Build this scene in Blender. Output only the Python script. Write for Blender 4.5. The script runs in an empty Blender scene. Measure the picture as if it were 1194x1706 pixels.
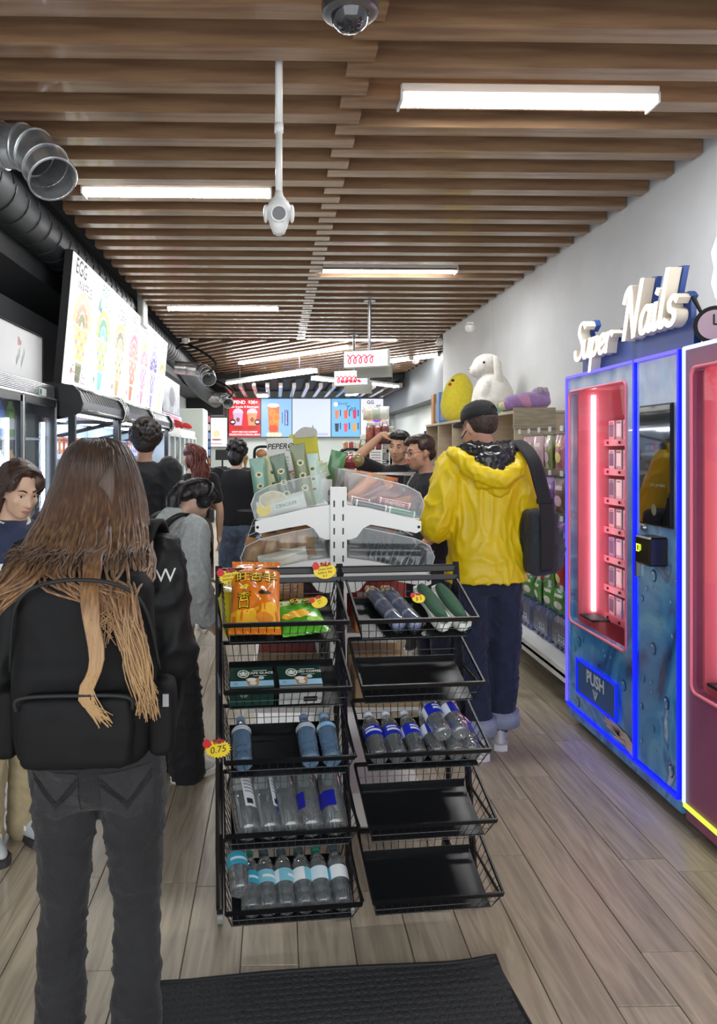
import bpy, bmesh, math, random
from mathutils import Vector, Matrix, noise, Euler
random.seed(7)
SC = bpy.context.scene
COL = SC.collection
PI = math.pi
def R(d): return math.radians(d)

# ------------------------------------------------------------------ camera
F, CAMH, YAW, VPX, VPY = 1230.0, 1.55, R(1.3), 460.0, 750.0
CX = VPX + F*math.tan(YAW)
cam = bpy.data.cameras.new('camera'); camo = bpy.data.objects.new('camera', cam); COL.objects.link(camo)
cam.sensor_fit = 'HORIZONTAL'; cam.sensor_width = 36; cam.lens = 36*F/1194
cam.shift_x = (597-CX)/1194; cam.shift_y = (VPY-853)/1194
cam.clip_start = .05; cam.clip_end = 100
camo.location = (0, 0, CAMH); camo.rotation_euler = (R(90), 0, -YAW)
SC.camera = camo
# daylight from the open shop front behind the camera
w = bpy.data.worlds.new('daylight'); SC.world = w; w.use_nodes = True
w.node_tree.nodes['Background'].inputs[0].default_value = (.93, .96, 1, 1)
w.node_tree.nodes['Background'].inputs[1].default_value = 1.9
SC.view_settings.view_transform = 'Standard'; SC.view_settings.look = 'None'
SC.view_settings.exposure = 0.5; SC.view_settings.gamma = 1; SC.view_settings.use_curve_mapping = False
LAMP = 46.0      # strength of the ceiling light diffusers

def ray(px, py):
    u = (px-CX)/F; v = (VPY-py)/F
    return Vector((math.cos(YAW)*u+math.sin(YAW), -math.sin(YAW)*u+math.cos(YAW), v))
def atY(px, py, Y): d = ray(px, py); return Vector((0, 0, CAMH))+d*(Y/d.y)
def atX(px, py, X): d = ray(px, py); return Vector((0, 0, CAMH))+d*(X/d.x)
def atZ(px, py, Z): d = ray(px, py); return Vector((0, 0, CAMH))+d*((Z-CAMH)/d.z)

# ------------------------------------------------------------------ materials
def lin(c):
    if isinstance(c, str):
        c = c.lstrip('#'); c = tuple(int(c[i:i+2], 16)/255 for i in (0, 2, 4))
    return tuple(((x+.055)/1.055)**2.4 if x > .04045 else x/12.92 for x in c[:3])+(1,)
MATS = {}
def mat(name, col='#808080', rough=.5, metal=0, emit=0, var=0, vscale=8, bump=0, bscale=60, spec=.5, stretch=None, col2=None, coat=0, trans=0, sheen=0, screen=False):
    if name in MATS: return MATS[name]
    m = bpy.data.materials.new(name); m.use_nodes = True; MATS[name] = m
    nt = m.node_tree; b = nt.nodes['Principled BSDF']
    c = lin(col); b.inputs['Base Color'].default_value = c
    b.inputs['Roughness'].default_value = rough; b.inputs['Metallic'].default_value = metal
    b.inputs['Specular IOR Level'].default_value = spec
    b.inputs['Coat Weight'].default_value = coat; b.inputs['Transmission Weight'].default_value = trans
    b.inputs['Sheen Weight'].default_value = sheen
    m.diffuse_color = c
    if emit:
        b.inputs['Emission Color'].default_value = c; b.inputs['Emission Strength'].default_value = emit
    if screen: b.inputs['Base Color'].default_value = tuple(x*.06 for x in c[:3])+(1,)
    if var or bump or col2:
        tc = nt.nodes.new('ShaderNodeTexCoord'); mp = nt.nodes.new('ShaderNodeMapping')
        nt.links.new(tc.outputs['Object'], mp.inputs[0])
        if stretch: mp.inputs['Scale'].default_value = stretch
    if var or col2:
        n = nt.nodes.new('ShaderNodeTexNoise'); n.inputs['Scale'].default_value = vscale; n.inputs['Detail'].default_value = 5
        nt.links.new(mp.outputs[0], n.inputs[0])
        r = nt.nodes.new('ShaderNodeValToRGB'); nt.links.new(n.outputs[0], r.inputs[0])
        if col2: lo, hi = c, lin(col2)
        else:
            lo = tuple(x*(1-var) for x in c[:3])+(1,); hi = tuple(min(1, x*(1+var)) for x in c[:3])+(1,)
        r.color_ramp.elements[0].color = lo; r.color_ramp.elements[1].color = hi
        r.color_ramp.elements[0].position = .35; r.color_ramp.elements[1].position = .65
        nt.links.new(r.outputs[0], b.inputs['Base Color'])
        if emit: nt.links.new(r.outputs[0], b.inputs['Emission Color'])
    if bump:
        n2 = nt.nodes.new('ShaderNodeTexNoise'); n2.inputs['Scale'].default_value = bscale; n2.inputs['Detail'].default_value = 4
        nt.links.new(mp.outputs[0], n2.inputs[0])
        bp = nt.nodes.new('ShaderNodeBump'); bp.inputs['Strength'].default_value = bump; bp.inputs['Distance'].default_value = .01
        nt.links.new(n2.outputs[0], bp.inputs['Height']); nt.links.new(bp.outputs[0], b.inputs['Normal'])
    return m
def clear(name, tint='#ffffff', rough=.04, refl=1.0, body=.06):
    """thin clear plastic or glass: transparent with fresnel reflection"""
    if name in MATS: return MATS[name]
    m = bpy.data.materials.new(name); m.use_nodes = True; MATS[name] = m
    nt = m.node_tree; nt.nodes.clear()
    out = nt.nodes.new('ShaderNodeOutputMaterial'); tr = nt.nodes.new('ShaderNodeBsdfTransparent')
    gl = nt.nodes.new('ShaderNodeBsdfGlossy'); df = nt.nodes.new('ShaderNodeBsdfDiffuse')
    fr = nt.nodes.new('ShaderNodeFresnel'); fr.inputs[0].default_value = 1.45
    mx = nt.nodes.new('ShaderNodeMixShader'); mx2 = nt.nodes.new('ShaderNodeMixShader')
    tr.inputs[0].default_value = lin(tint); df.inputs[0].default_value = lin(tint)
    gl.inputs['Roughness'].default_value = rough; mx2.inputs[0].default_value = body
    mul = nt.nodes.new('ShaderNodeMath'); mul.operation = 'MULTIPLY'; mul.inputs[1].default_value = refl; mul.use_clamp = True
    nt.links.new(fr.outputs[0], mul.inputs[0])
    nt.links.new(tr.outputs[0], mx2.inputs[1]); nt.links.new(df.outputs[0], mx2.inputs[2])
    nt.links.new(mul.outputs[0], mx.inputs[0]); nt.links.new(mx2.outputs[0], mx.inputs[1]); nt.links.new(gl.outputs[0], mx.inputs[2])
    nt.links.new(mx.outputs[0], out.inputs[0])
    return m

# ------------------------------------------------------------------ mesh builder
_TXT = {}
def text_geo(s, size=1, shear=0, offset=0, extrude=0, align='CENTER', space=1, bevel=0, res=3):
    k = (s, size, shear, offset, extrude, align, space, bevel)
    if k in _TXT: return _TXT[k]
    cu = bpy.data.curves.new('t', 'FONT'); cu.body = s; cu.size = size; cu.shear = shear; cu.offset = offset
    cu.extrude = extrude; cu.align_x = align; cu.align_y = 'CENTER'; cu.space_character = space; cu.resolution_u = res
    cu.bevel_depth = bevel
    o = bpy.data.objects.new('t', cu); COL.objects.link(o)
    dg = bpy.context.evaluated_depsgraph_get()
    me = bpy.data.meshes.new_from_object(o.evaluated_get(dg))
    g = ([v.co.copy() for v in me.vertices], [tuple(p.vertices) for p in me.polygons])
    bpy.data.objects.remove(o); bpy.data.curves.remove(cu); bpy.data.meshes.remove(me)
    _TXT[k] = g
    return g

class MB:
    def __init__(s): s.v = []; s.f = []; s.m = []; s.mats = []; s.M = Matrix()
    def mi(s, m):
        if m is None: return 0
        if m not in s.mats: s.mats.append(m)
        return s.mats.index(m)
    def add(s, vs, fs, m=None, M=None):
        n = len(s.v); T = s.M @ M if M is not None else s.M; i = s.mi(m)
        s.v += [T @ Vector(p) for p in vs]; s.f += [tuple(n+k for k in q) for q in fs]; s.m += [i]*len(fs); return s
    def box(s, c, d, m=None, rot=None, bev=0):
        x, y, z = (k/2 for k in d)
        M = Matrix.Translation(c)
        if rot: M = M @ Euler(rot).to_matrix().to_4x4()
        if bev:
            b = bev
            vs = []
            for (zz, k) in ((-z, b), (-z+b, 0), (z-b, 0), (z, b)):
                xx, yy = x-k, y-k
                e = b if k == 0 else b*.6
                vs += [(-xx+e, -yy, zz), (xx-e, -yy, zz), (xx, -yy+e, zz), (xx, yy-e, zz), (xx-e, yy, zz), (-xx+e, yy, zz), (-xx, yy-e, zz), (-xx, -yy+e, zz)]
            fs = [tuple(range(7, -1, -1)), tuple(range(24, 32))]
            for r in range(3):
                for k in range(8): fs.append((r*8+k, r*8+(k+1) % 8, (r+1)*8+(k+1) % 8, (r+1)*8+k))
            return s.add(vs, fs, m, M)
        vs = [(-x, -y, -z), (x, -y, -z), (x, y, -z), (-x, y, -z), (-x, -y, z), (x, -y, z), (x, y, z), (-x, y, z)]
        return s.add(vs, [(0, 3, 2, 1), (4, 5, 6, 7), (0, 1, 5, 4), (1, 2, 6, 5), (2, 3, 7, 6), (3, 0, 4, 7)], m, M)
    def tube(s, pts, r, n=8, m=None, closed=False, cap=True):
        pts = [Vector(p) for p in pts]; N = len(pts)
        rs = r if isinstance(r, (list, tuple)) else [r]*N
        vs = []; fs = []; up = None
        for i, p in enumerate(pts):
            if closed: t = pts[(i+1) % N]-pts[i-1]
            else: t = pts[min(i+1, N-1)]-pts[max(i-1, 0)]
            if t.length < 1e-9: t = Vector((0, 0, 1))
            t.normalize()
            if up is None: up = Vector((0, 0, 1)) if abs(t.z) < .9 else Vector((1, 0, 0))
            a = t.cross(up)
            if a.length < 1e-6: up = Vector((0, 1, 0)); a = t.cross(up)
            a.normalize(); b = a.cross(t).normalized(); up = b
            for k in range(n):
                q = 2*PI*k/n; vs.append(p+(a*math.cos(q)+b*math.sin(q))*rs[i])
        for i in range(N if closed else N-1):
            j = (i+1) % N
            for k in range(n): fs.append((i*n+k, j*n+k, j*n+(k+1) % n, i*n+(k+1) % n))
        if cap and not closed:
            fs.append(tuple(range(n-1, -1, -1))); fs.append(tuple((N-1)*n+k for k in range(n)))
            # orientation is fixed in build()
        return s.add(vs, fs, m)
    def cyl(s, p1, p2, r, n=12, m=None, r2=None): return s.tube([p1, p2], [r, r if r2 is None else r2], n, m)
    def lathe(s, prof, n=16, m=None, M=None, cap=True):
        vs = []; fs = []; N = len(prof)
        for (r, z) in prof:
            for k in range(n): vs.append((r*math.cos(2*PI*k/n), r*math.sin(2*PI*k/n), z))
        for i in range(N-1):
            for k in range(n): fs.append((i*n+k, i*n+(k+1) % n, (i+1)*n+(k+1) % n, (i+1)*n+k))
        if cap: fs.append(tuple(range(n-1, -1, -1))); fs.append(tuple((N-1)*n+k for k in range(n)))
        return s.add(vs, fs, m, M)
    def ell(s, c, r, m=None, nu=16, nv=10, rot=None):
        if not isinstance(r, (tuple, list)): r = (r, r, r)
        vs = [(0, 0, -r[2])]; fs = []
        for i in range(1, nv):
            a = -PI/2+PI*i/nv
            for k in range(nu): vs.append((r[0]*math.cos(a)*math.cos(2*PI*k/nu), r[1]*math.cos(a)*math.sin(2*PI*k/nu), r[2]*math.sin(a)))
        vs.append((0, 0, r[2])); e = len(vs)-1
        for k in range(nu):
            fs.append((0, 1+(k+1) % nu, 1+k)); fs.append((e, e-nu+k, e-nu+(k+1) % nu))
        for i in range(nv-2):
            for k in range(nu): fs.append((1+i*nu+k, 1+i*nu+(k+1) % nu, 1+(i+1)*nu+(k+1) % nu, 1+(i+1)*nu+k))
        M = Matrix.Translation(c)
        if rot: M = M @ Euler(rot).to_matrix().to_4x4()
        return s.add(vs, fs, m, M)
    def cap(s, p1, r1, p2, r2, n=12):          # tapered capsule
        p1, p2 = Vector(p1), Vector(p2); d = (p2-p1); L = d.length
        if L < 1e-6: return s.ell(p1, r1)
        d /= L; pts = []; rs = []
        for a in (-80, -55, -25): pts.append(p1+d*r1*math.sin(R(a))); rs.append(r1*math.cos(R(a)))
        for k in range(5): t = k/4; pts.append(p1.lerp(p2, t)); rs.append(r1+(r2-r1)*t)
        for a in (25, 55, 80): pts.append(p2+d*r2*math.sin(R(a))); rs.append(r2*math.cos(R(a)))
        return s.tube(pts, rs, n)
    def loft(s, rings, n=20, m=None, M=None):   # rings: (x,y,z,rx,ry[,tilt about x])
        vs = []; fs = []; N = len(rings)
        for q in rings:
            x, y, z, rx, ry = q[:5]; tl = q[5] if len(q) > 5 else 0
            for k in range(n):
                a = 2*PI*k/n; py = ry*math.sin(a)
                vs.append((x+rx*math.cos(a), y+py*math.cos(tl), z+py*math.sin(tl)))
        for i in range(N-1):
            for k in range(n): fs.append((i*n+k, i*n+(k+1) % n, (i+1)*n+(k+1) % n, (i+1)*n+k))
        fs.append(tuple(range(n-1, -1, -1))); fs.append(tuple((N-1)*n+k for k in range(n)))
        return s.add(vs, fs, m, M)
    def prism(s, pts, axis, a, b, m=None):      # 2-d outline extruded along an axis from a to b
        n = len(pts)
        def P(p, t):
            return {'x': (t, p[0], p[1]), 'y': (p[0], t, p[1]), 'z': (p[0], p[1], t)}[axis]
        vs = [P(p, a) for p in pts]+[P(p, b) for p in pts]
        fs = [tuple(range(n-1, -1, -1)), tuple(range(n, 2*n))]+[(k, (k+1) % n, n+(k+1) % n, n+k) for k in range(n)]
        return s.add(vs, fs, m)
    def poly(s, pts, m=None): return s.add(pts, [tuple(range(len(pts)))], m)
    # flat print in the local x-z plane, facing -y
    def rect(s, x0, z0, x1, z1, m, y=0): return s.poly([(x0, y, z0), (x1, y, z0), (x1, y, z1), (x0, y, z1)], m)
    def disc(s, x, z, rx, rz, m, y=0, n=20, a0=0): return s.poly([(x+rx*math.cos(2*PI*k/n+a0), y, z+rz*math.sin(2*PI*k/n+a0)) for k in range(n)], m)
    def shape(s, pts, m, y=0): return s.poly([(p[0], y, p[1]) for p in pts], m)
    def txt(s, t, x, z, size, m, y=0, rot=0, **k):
        v, f = text_geo(t, size, **k)
        M = Matrix.Translation((x, y, z)) @ Matrix.Rotation(rot, 4, 'Y') @ Matrix.Rotation(R(90), 4, 'X')
        return s.add(v, f, m, M)
    def build(s, name, m=None, parent=None, smooth=False, recalc=True):
        me = bpy.data.meshes.new(name); me.from_pydata([tuple(p) for p in s.v], [], s.f)
        mats = s.mats if s.mats else [m]
        for q in mats: me.materials.append(q)
        if len(mats) > 1: me.polygons.foreach_set('material_index', s.m)
        if recalc:
            bm = bmesh.new(); bm.from_mesh(me); bmesh.ops.recalc_face_normals(bm, faces=bm.faces); bm.to_mesh(me); bm.free()
        if smooth:
            me.polygons.foreach_set('use_smooth', [True]*len(me.polygons))
            if smooth != 'all':
                try: me.set_sharp_from_angle(angle=R(40))
                except Exception: pass
        me.update()
        return obj(name, me, parent)
def obj(name, me, parent=None):
    o = bpy.data.objects.new(name, me); COL.objects.link(o)
    if parent: o.parent = parent
    return o
def flat(mb, name, parent):     # prints: keep winding as given
    return mb.build(name, None, parent, recalc=False)
def tag(o, label, cat, group=None):
    o['label'] = label; o['category'] = cat
    if group: o['group'] = group
    return o
def thing(name, label, cat, loc=(0, 0, 0), rz=0, group=None, rx=0, ry=0):
    o = bpy.data.objects.new(name, None); COL.objects.link(o); o.empty_display_size = .1
    o.location = loc; o.rotation_euler = (rx, ry, rz)
    return tag(o, label, cat, group)
def struct(o): o['kind'] = 'structure'; return o
def copy_tree(o, parent=None):
    c = o.copy(); COL.objects.link(c); c.parent = parent
    for ch in o.children: copy_tree(ch, c)
    return c
def bez(p, n=12):
    """Catmull-Rom through points"""
    p = [Vector(q) for q in p]; out = []
    for i in range(len(p)-1):
        a, b, c, d = p[max(i-1, 0)], p[i], p[i+1], p[min(i+2, len(p)-1)]
        for k in range(n):
            t = k/n
            out.append(.5*((2*b)+(c-a)*t+(2*a-5*b+4*c-d)*t*t+(3*b-a-3*c+d)*t**3))
    out.append(p[-1]); return out
def skin(mb, name, m, parent, voxel=.012, smooth=6, fold=None, factor=.5):
    """voxel union of overlapping closed shapes, smoothed: one continuous surface"""
    me0 = bpy.data.meshes.new('tmp'); me0.from_pydata([tuple(p) for p in mb.v], [], mb.f)
    bm = bmesh.new(); bm.from_mesh(me0); bmesh.ops.recalc_face_normals(bm, faces=bm.faces); bm.to_mesh(me0); bm.free()
    o = bpy.data.objects.new('tmp', me0); COL.objects.link(o)
    md = o.modifiers.new('r', 'REMESH'); md.mode = 'VOXEL'; md.voxel_size = voxel
    if smooth: sm = o.modifiers.new('s', 'SMOOTH'); sm.iterations = smooth; sm.factor = factor
    dg = bpy.context.evaluated_depsgraph_get()
    me = bpy.data.meshes.new_from_object(o.evaluated_get(dg)); me.name = name
    bpy.data.objects.remove(o); bpy.data.meshes.remove(me0)
    if fold:
        co = [v.co.copy() for v in me.vertices]; no = [v.normal.copy() for v in me.vertices]
        for i, v in enumerate(me.vertices): v.co = co[i]+no[i]*fold(co[i])
    me.materials.clear(); me.materials.append(m)
    me.polygons.foreach_set('use_smooth', [True]*len(me.polygons)); me.update()
    return obj(name, me, parent)
# ------------------------------------------------------------------ the setting
XR, XL, YB, ZC = 2.45, -2.3, 20.0, 3.25
black = mat('black_paint', '#17181a', .6)
charcoal = mat('charcoal_paint', '#2b2d30', .6, var=.1)
wallm = mat('white_wall', '#dcdedf', .75, var=.03, vscale=3, bump=.05)
wallg = mat('pale_wall', '#c6cdc9', .75, var=.03, vscale=2)
white = mat('white_metal', '#e6e7e4', .35)
blackm = mat('black_metal', '#0d0e10', .38)
chrome = mat('chrome', '#d8dadc', .12, 1)
steel = mat('steel', '#9a9da0', .3, 1)
lamp = mat('lamp_white', '#ffffff', .5, emit=LAMP)

# floor with planks
def plank_mat(name, a, b):
    m = mat(name, a, .34, spec=.5); nt = m.node_tree; bs = nt.nodes['Principled BSDF']
    tc = nt.nodes.new('ShaderNodeTexCoord'); oi = nt.nodes.new('ShaderNodeObjectInfo')
    ad = nt.nodes.new('ShaderNodeVectorMath'); ad.operation = 'ADD'
    sc = nt.nodes.new('ShaderNodeVectorMath'); sc.operation = 'SCALE'; sc.inputs['Scale'].default_value = 1
    cb = nt.nodes.new('ShaderNodeCombineXYZ'); ml = nt.nodes.new('ShaderNodeMath'); ml.operation = 'MULTIPLY'; ml.inputs[1].default_value = 37
    nt.links.new(oi.outputs['Random'], ml.inputs[0]); nt.links.new(ml.outputs[0], cb.inputs[0]); nt.links.new(ml.outputs[0], cb.inputs[1])
    nt.links.new(tc.outputs['Object'], ad.inputs[0]); nt.links.new(cb.outputs[0], ad.inputs[1])
    mp = nt.nodes.new('ShaderNodeMapping'); mp.inputs['Scale'].default_value = (14, 1.1, 1); nt.links.new(ad.outputs[0], mp.inputs[0])
    n = nt.nodes.new('ShaderNodeTexNoise'); n.inputs['Scale'].default_value = 2.2; n.inputs['Detail'].default_value = 9; n.inputs['Distortion'].default_value = 1.2
    nt.links.new(mp.outputs[0], n.inputs[0])
    r = nt.nodes.new('ShaderNodeValToRGB'); r.color_ramp.elements[0].position = .3; r.color_ramp.elements[1].position = .72
    r.color_ramp.elements[0].color = lin(a); r.color_ramp.elements[1].color = lin(b)
    nt.links.new(n.outputs[0], r.inputs[0])
    hs = nt.nodes.new('ShaderNodeHueSaturation'); mr = nt.nodes.new('ShaderNodeMapRange')
    mr.inputs[3].default_value = .86; mr.inputs[4].default_value = 1.12
    nt.links.new(oi.outputs['Random'], mr.inputs[0]); nt.links.new(mr.outputs[0], hs.inputs['Value'])
    nt.links.new(r.outputs[0], hs.inputs['Color']); nt.links.new(hs.outputs[0], bs.inputs['Base Color'])
    bp = nt.nodes.new('ShaderNodeBump'); bp.inputs['Strength'].default_value = .12; bp.inputs['Distance'].default_value = .004
    nt.links.new(n.outputs[0], bp.inputs['Height']); nt.links.new(bp.outputs[0], bs.inputs['Normal'])
    return m
oak = plank_mat('grey_oak', '#8f8472', '#bbae98')
seam = mat('dark_seam', '#4b443b', .7)
mb = MB(); mb.box(((XL+3.2)/2, 9.5, -.06), (3.2-XL+.1, 21.2, .1), mat('subfloor_oak', '#9b917f', .4, var=.12, vscale=6, stretch=(6, .6, 1)))
floor = struct(mb.build('floor'))
PW, PL = .176, 1.22
mb = MB(); mb.box((0, 0, 0), (PW-.003, PL-.003, .012), bev=.0016); pm = mb.build('plank', oak, floor); pmesh = pm.data
x0 = XL+.1; first = True; rows = int((XR-x0)/PW)
for i in range(rows+1):
    y = .3-random.random()*PL; cnt = 0
    while y < 8.2 and cnt < 9:
        o = pm if first else obj('plank', pmesh, floor); first = False
        o.location = (x0+(i+.5)*PW-.02, y+PL/2, -.006+.0005); y += PL; cnt += 1
def slab(name, c, d, m):
    b = MB(); b.box(c, d, m); return struct(b.build(name))
slab('wall_right', (XR+.08, 5.4, 1.7), (.16, 10.8, 3.7), wallm)
slab('wall_corner', (2.905, 10.72, 1.7), (.59, .16, 3.7), wallm)
slab('wall_recess', (3.28, 15.4, 1.7), (.16, 9.4, 3.7), wallg)
slab('wall_left', (XL-.08, 9.9, 1.7), (.16, 20.4, 3.7), wallm)
slab('wall_back', (.5, YB+.08, 1.7), (5.8, .16, 3.7), wallg)
slab('soffit_left', (-2.06, 10, 3.2), (.48, 20, .68), charcoal)
slab('soffit_right', (3.04, 15.4, 2.95), (.32, 9.2, .9), mat('grey_duct_paint', '#55595c', .6, var=.08))
slab('soffit_back', (-1.82, 19.4, 2.85), (.94, 1.1, .8), black)
mb = MB(); mb.box((.45, 9.5, 3.72), (5.7, 21.2, .1), black); ceiling = struct(mb.build('ceiling'))
# black hanger rails above the slats
for x in (-1.1, .9, 2.1):
    mb = MB(); mb.box((x, 6.2, ZC+.2), (.04, 11, .04), black); mb.build('hanger_rail', None, ceiling)
slatm = mat('walnut_slat', '#80614a', .26, col2='#9d7e5f', vscale=3, stretch=(.6, 8, 8), bump=.03, bscale=20, coat=.25)
def shared(name, d, m):
    b = MB(); b.box((0, 0, 0), d, m); o = b.build(name, None, ceiling); return o
SH, SW, PITCH = .17, .105, .307
XM1, XM2, XE = .43, .315, -1.51
a = shared('slat', (XM1-XE, SW, SH), slatm); b_ = shared('slat', (XR-.01-XM2, SW, SH), slatm)
fa = fb = True
for k in range(-3, 28):
    y = 2.863+PITCH*k
    o = a if fa else obj('slat', a.data, ceiling); fa = False
    o.location = ((XM1+XE)/2, y, ZC+SH/2)
    y2 = y+.137
    o = b_ if fb else obj('slat', b_.data, ceiling); fb = False
    o.location = ((XR-.01+XM2)/2, y2, ZC+SH/2)
# angled slats over the rear zone, cut to the zone 11.35 < y < 17.6
ang = Vector((.64, -.77)).normalized(); nrm = Vector((.77, .64)).normalized()
X0, X1, Y0, Y1 = -1.5, 2.86, 11.45, 16.4
t = -2.0
while t < 18:
    # clip line p = nrm*t + ang*s to the rectangle
    lo, hi = -50, 50
    for (pv, dv, mn, mx) in ((nrm.x*t, ang.x, X0, X1), (nrm.y*t, ang.y, Y0, Y1)):
        s1, s2 = (mn-pv)/dv, (mx-pv)/dv
        lo = max(lo, min(s1, s2)); hi = min(hi, max(s1, s2))
    if hi-lo > .3:
        c = nrm*t+ang*((lo+hi)/2)
        mb = MB(); mb.box((0, 0, 0), (hi-lo, .09, .12), slatm); o = mb.build('slat', None, ceiling)
        o.location = (c.x, c.y, ZC+.06); o.rotation_euler.z = math.atan2(ang.y, ang.x)
    t += .27
pale = mat('pale_slat', '#b9aaa0', .25, coat=.5)
sl = None
for k in range(14):
    x = -1.1+.3*k
    if sl is None: mb = MB(); mb.box((0, 0, 0), (.085, 3.3, .1), pale); sl = mb.build('slat', None, ceiling); o = sl
    else: o = obj('slat', sl.data, ceiling)
    o.location = (x, 18.2, 3.01)
mb = MB(); mb.box((.7, 18.2, 3.24), (4.3, 3.4, .2), black); mb.build('bulkhead', None, ceiling)
# baseboards
slab('baseboard_right', (XR-.008, 7.5, .05), (.016, 6.4, .1), white)
slab('baseboard_left', (XL+.008, 9.9, .05), (.016, 20, .1), black)

# ------------------------------------------------------------------ ceiling lights
def light(p1, p2, z, label, w_=.13, k=1.0):
    p1, p2 = Vector(p1), Vector(p2); c = (p1+p2)/2; L = (p2-p1).length
    t = thing('ceiling_light', label, 'ceiling light', (c.x, c.y, z), math.atan2(p2.y-p1.y, p2.x-p1.x), 'linear ceiling lights')
    m = MB(); m.box((0, 0, .045), (L, w_, .05), white, bev=.006)
    for s in (-1, 1): m.box((s*(L/2-.005), 0, .01), (.012, w_, .05), white)
    m.build('housing', None, t)
    m = MB(); m.prism([(-w_/2+.006, .022), (-w_/2+.012, .002), (-w_/4, -.008), (w_/4, -.008), (w_/2-.012, .002), (w_/2-.006, .022)], 'x', -L/2+.012, L/2-.012, lamp)
    m.build('diffuser', None, t)
    for s in (-.35, .35):
        m = MB(); m.cyl((s*L, 0, .07), (s*L, 0, .46), .006, 6, steel); m.build('hanger', None, t)
    return t
def lz(a, b, z=ZC+.03):
    pa, pb = atZ(a[0], a[1], z), atZ(b[0], b[1], z); return pa, pb
light((.60, 3.6), (1.86, 3.6), ZC+.0, 'bright linear ceiling light nearest the blue vending machine sign')
light((-1.28, 4.93), (-.03, 4.93), ZC, 'bright linear ceiling light beside the pole mounted camera')
light((.43, 7.0), (1.72, 7.0), ZC, 'bright linear ceiling light between the pole camera and the hanging signs')
light((-1.31, 8.95), (.03, 8.95), ZC, 'bright linear ceiling light above the last glowing egg waffle panels')
light((.47, 11.35), (1.85, 11.35), ZC+.0, 'linear ceiling light at the end of the straight slats')
for (a, b, l) in (((402, 606), (586, 579), 'long slanted ceiling light behind the upper hanging sign'),
                  ((381, 639), (523, 620), 'long slanted ceiling light above the red menu screen'),
                  ((627, 606), (686, 599), 'slanted ceiling light right behind the hanging signs'),
                  ((693, 598), (734, 593), 'slanted ceiling light beside the corner of the white wall'),
                  ((612, 639.5), (660, 644.6), 'short slanted ceiling light above the last menu screen'),
                  ((523, 632), (572, 637), 'short slanted ceiling light above the middle menu screen')):
    zl = ZC-.03 if a[1] < 615 else 2.93; p, q = lz(a, b, zl); light(p.xy, q.xy, zl, l, .16)
for (px, py) in ((437, 659), (587, 656)):
    p = atZ(px, py, 2.93)
    t = thing('ceiling_panel_light', 'small square white ceiling light between the pale slats above '+('the orange drink screen' if px < 500 else 'the tea screen'), 'ceiling light', (p.x, p.y, 2.925))
    m = MB(); m.box((0, 0, .015), (.3, .9, .04), white); m.build('frame', None, t)
    m = MB(); m.box((0, 0, .0), (.26, .86, .02), lamp); m.build('diffuser', None, t)

# ------------------------------------------------------------------ ceiling gear
# PTZ camera on a white pole
t = thing('security_camera', 'white pan and tilt security camera on a long ceiling pole', 'camera', (.012, 3.28, 0))
camw = mat('camera_white', '#e9ebe8', .3)
dark = mat('lens_black', '#07080a', .08, coat=1)
m = MB(); m.tube([(0, 0, 3.42), (0, 0, 2.98)], .017, 12, camw); m.tube([(0, 0, 3.0), (0, 0, 2.96)], .02, 12, camw); m.tube([(0, 0, 2.97), (0, 0, 2.68)], .0155, 12, camw); m.build('pole', None, t, 'all')
m = MB()
m.lathe([(.016, .0), (.02, -.02), (.045, -.055), (.06, -.075), (.058, -.1)], 20, camw, Matrix.Translation((0, 0, 2.7)))
for s in (-1, 1): m.ell((s*.058, 0, 2.60), (.012, .035, .04), camw)
m.build('yoke', None, t, 'all')
m = MB(); m.loft([(0, 0, 2.505, .012, .014), (0, -.002, 2.512, .026, .028), (0, -.004, 2.54, .038, .036), (0, -.004, 2.58, .05, .05), (0, 0, 2.62, .055, .055), (0, 0, 2.65, .045, .05), (0, 0, 2.665, .02, .02)], 24, camw); m.build('head', None, t, 'all')
m = MB(); m.tube([(0, -.035, 2.585), (0, -.063, 2.582)], .036, 24, camw); m.build('lens_ring', None, t, True)
m = MB(); m.tube([(0, -.05, 2.585), (0, -.066, 2.582)], .029, 24, dark); m.build('lens', None, t, True)
# dome camera at the top
p = atY(583, 0, 2.55)
t = thing('dome_camera', 'silver dome camera hanging near the front ceiling slats', 'camera', (p.x, 2.55, 3.05))
m = MB(); m.lathe([(.075, 0), (.096, .01), (.1, .035), (.095, .08), (.04, .1), (.03, .199)], 28, steel); m.build('housing', None, t, True)
m = MB(); m.lathe([(.002, -.055), (.03, -.05), (.055, -.032), (.07, 0), (.072, .012)], 24, mat('smoke_dome', '#2a2c30', .06, coat=1)); m.build('dome', None, t, 'all')
def sensor(px, py, Y, r, label):
    p = atY(px, py, Y)
    t = thing('ceiling_sensor', label, 'sensor', p)
    m = MB(); m.lathe([(.2*r, -1.0*r), (.7*r, -.8*r), (r, -.3*r), (r, .3*r), (.7*r, .5*r)], 18, camw); m.build('dome', None, t, True)
    m = MB(); m.box((0, .02, .7*r), (1.2*r, 1.2*r, .5*r), camw); m.build('bracket', None, t)
sensor(309, 566, 11.2, .06, 'white dome sensor beside the black duct')
sensor(732, 570, 10.5, .055, 'white dome sensor at the corner of the white wall')
sensor(783, 545, 8.4, .06, 'white box sensor on the right wall above the plush rabbit')
sensor(692, 601, 13.4, .06, 'small white dome beside the slanted light by the wall')
# wall cable
m = MB(); m.box((0, 0, 0), (.012, .02, 1.3), wallm); o = m.build('cable_cover'); o.location = (XR-.007, 8.35, 2.6); tag(o, 'thin white cable cover running up the right wall', 'cable cover')

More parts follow.
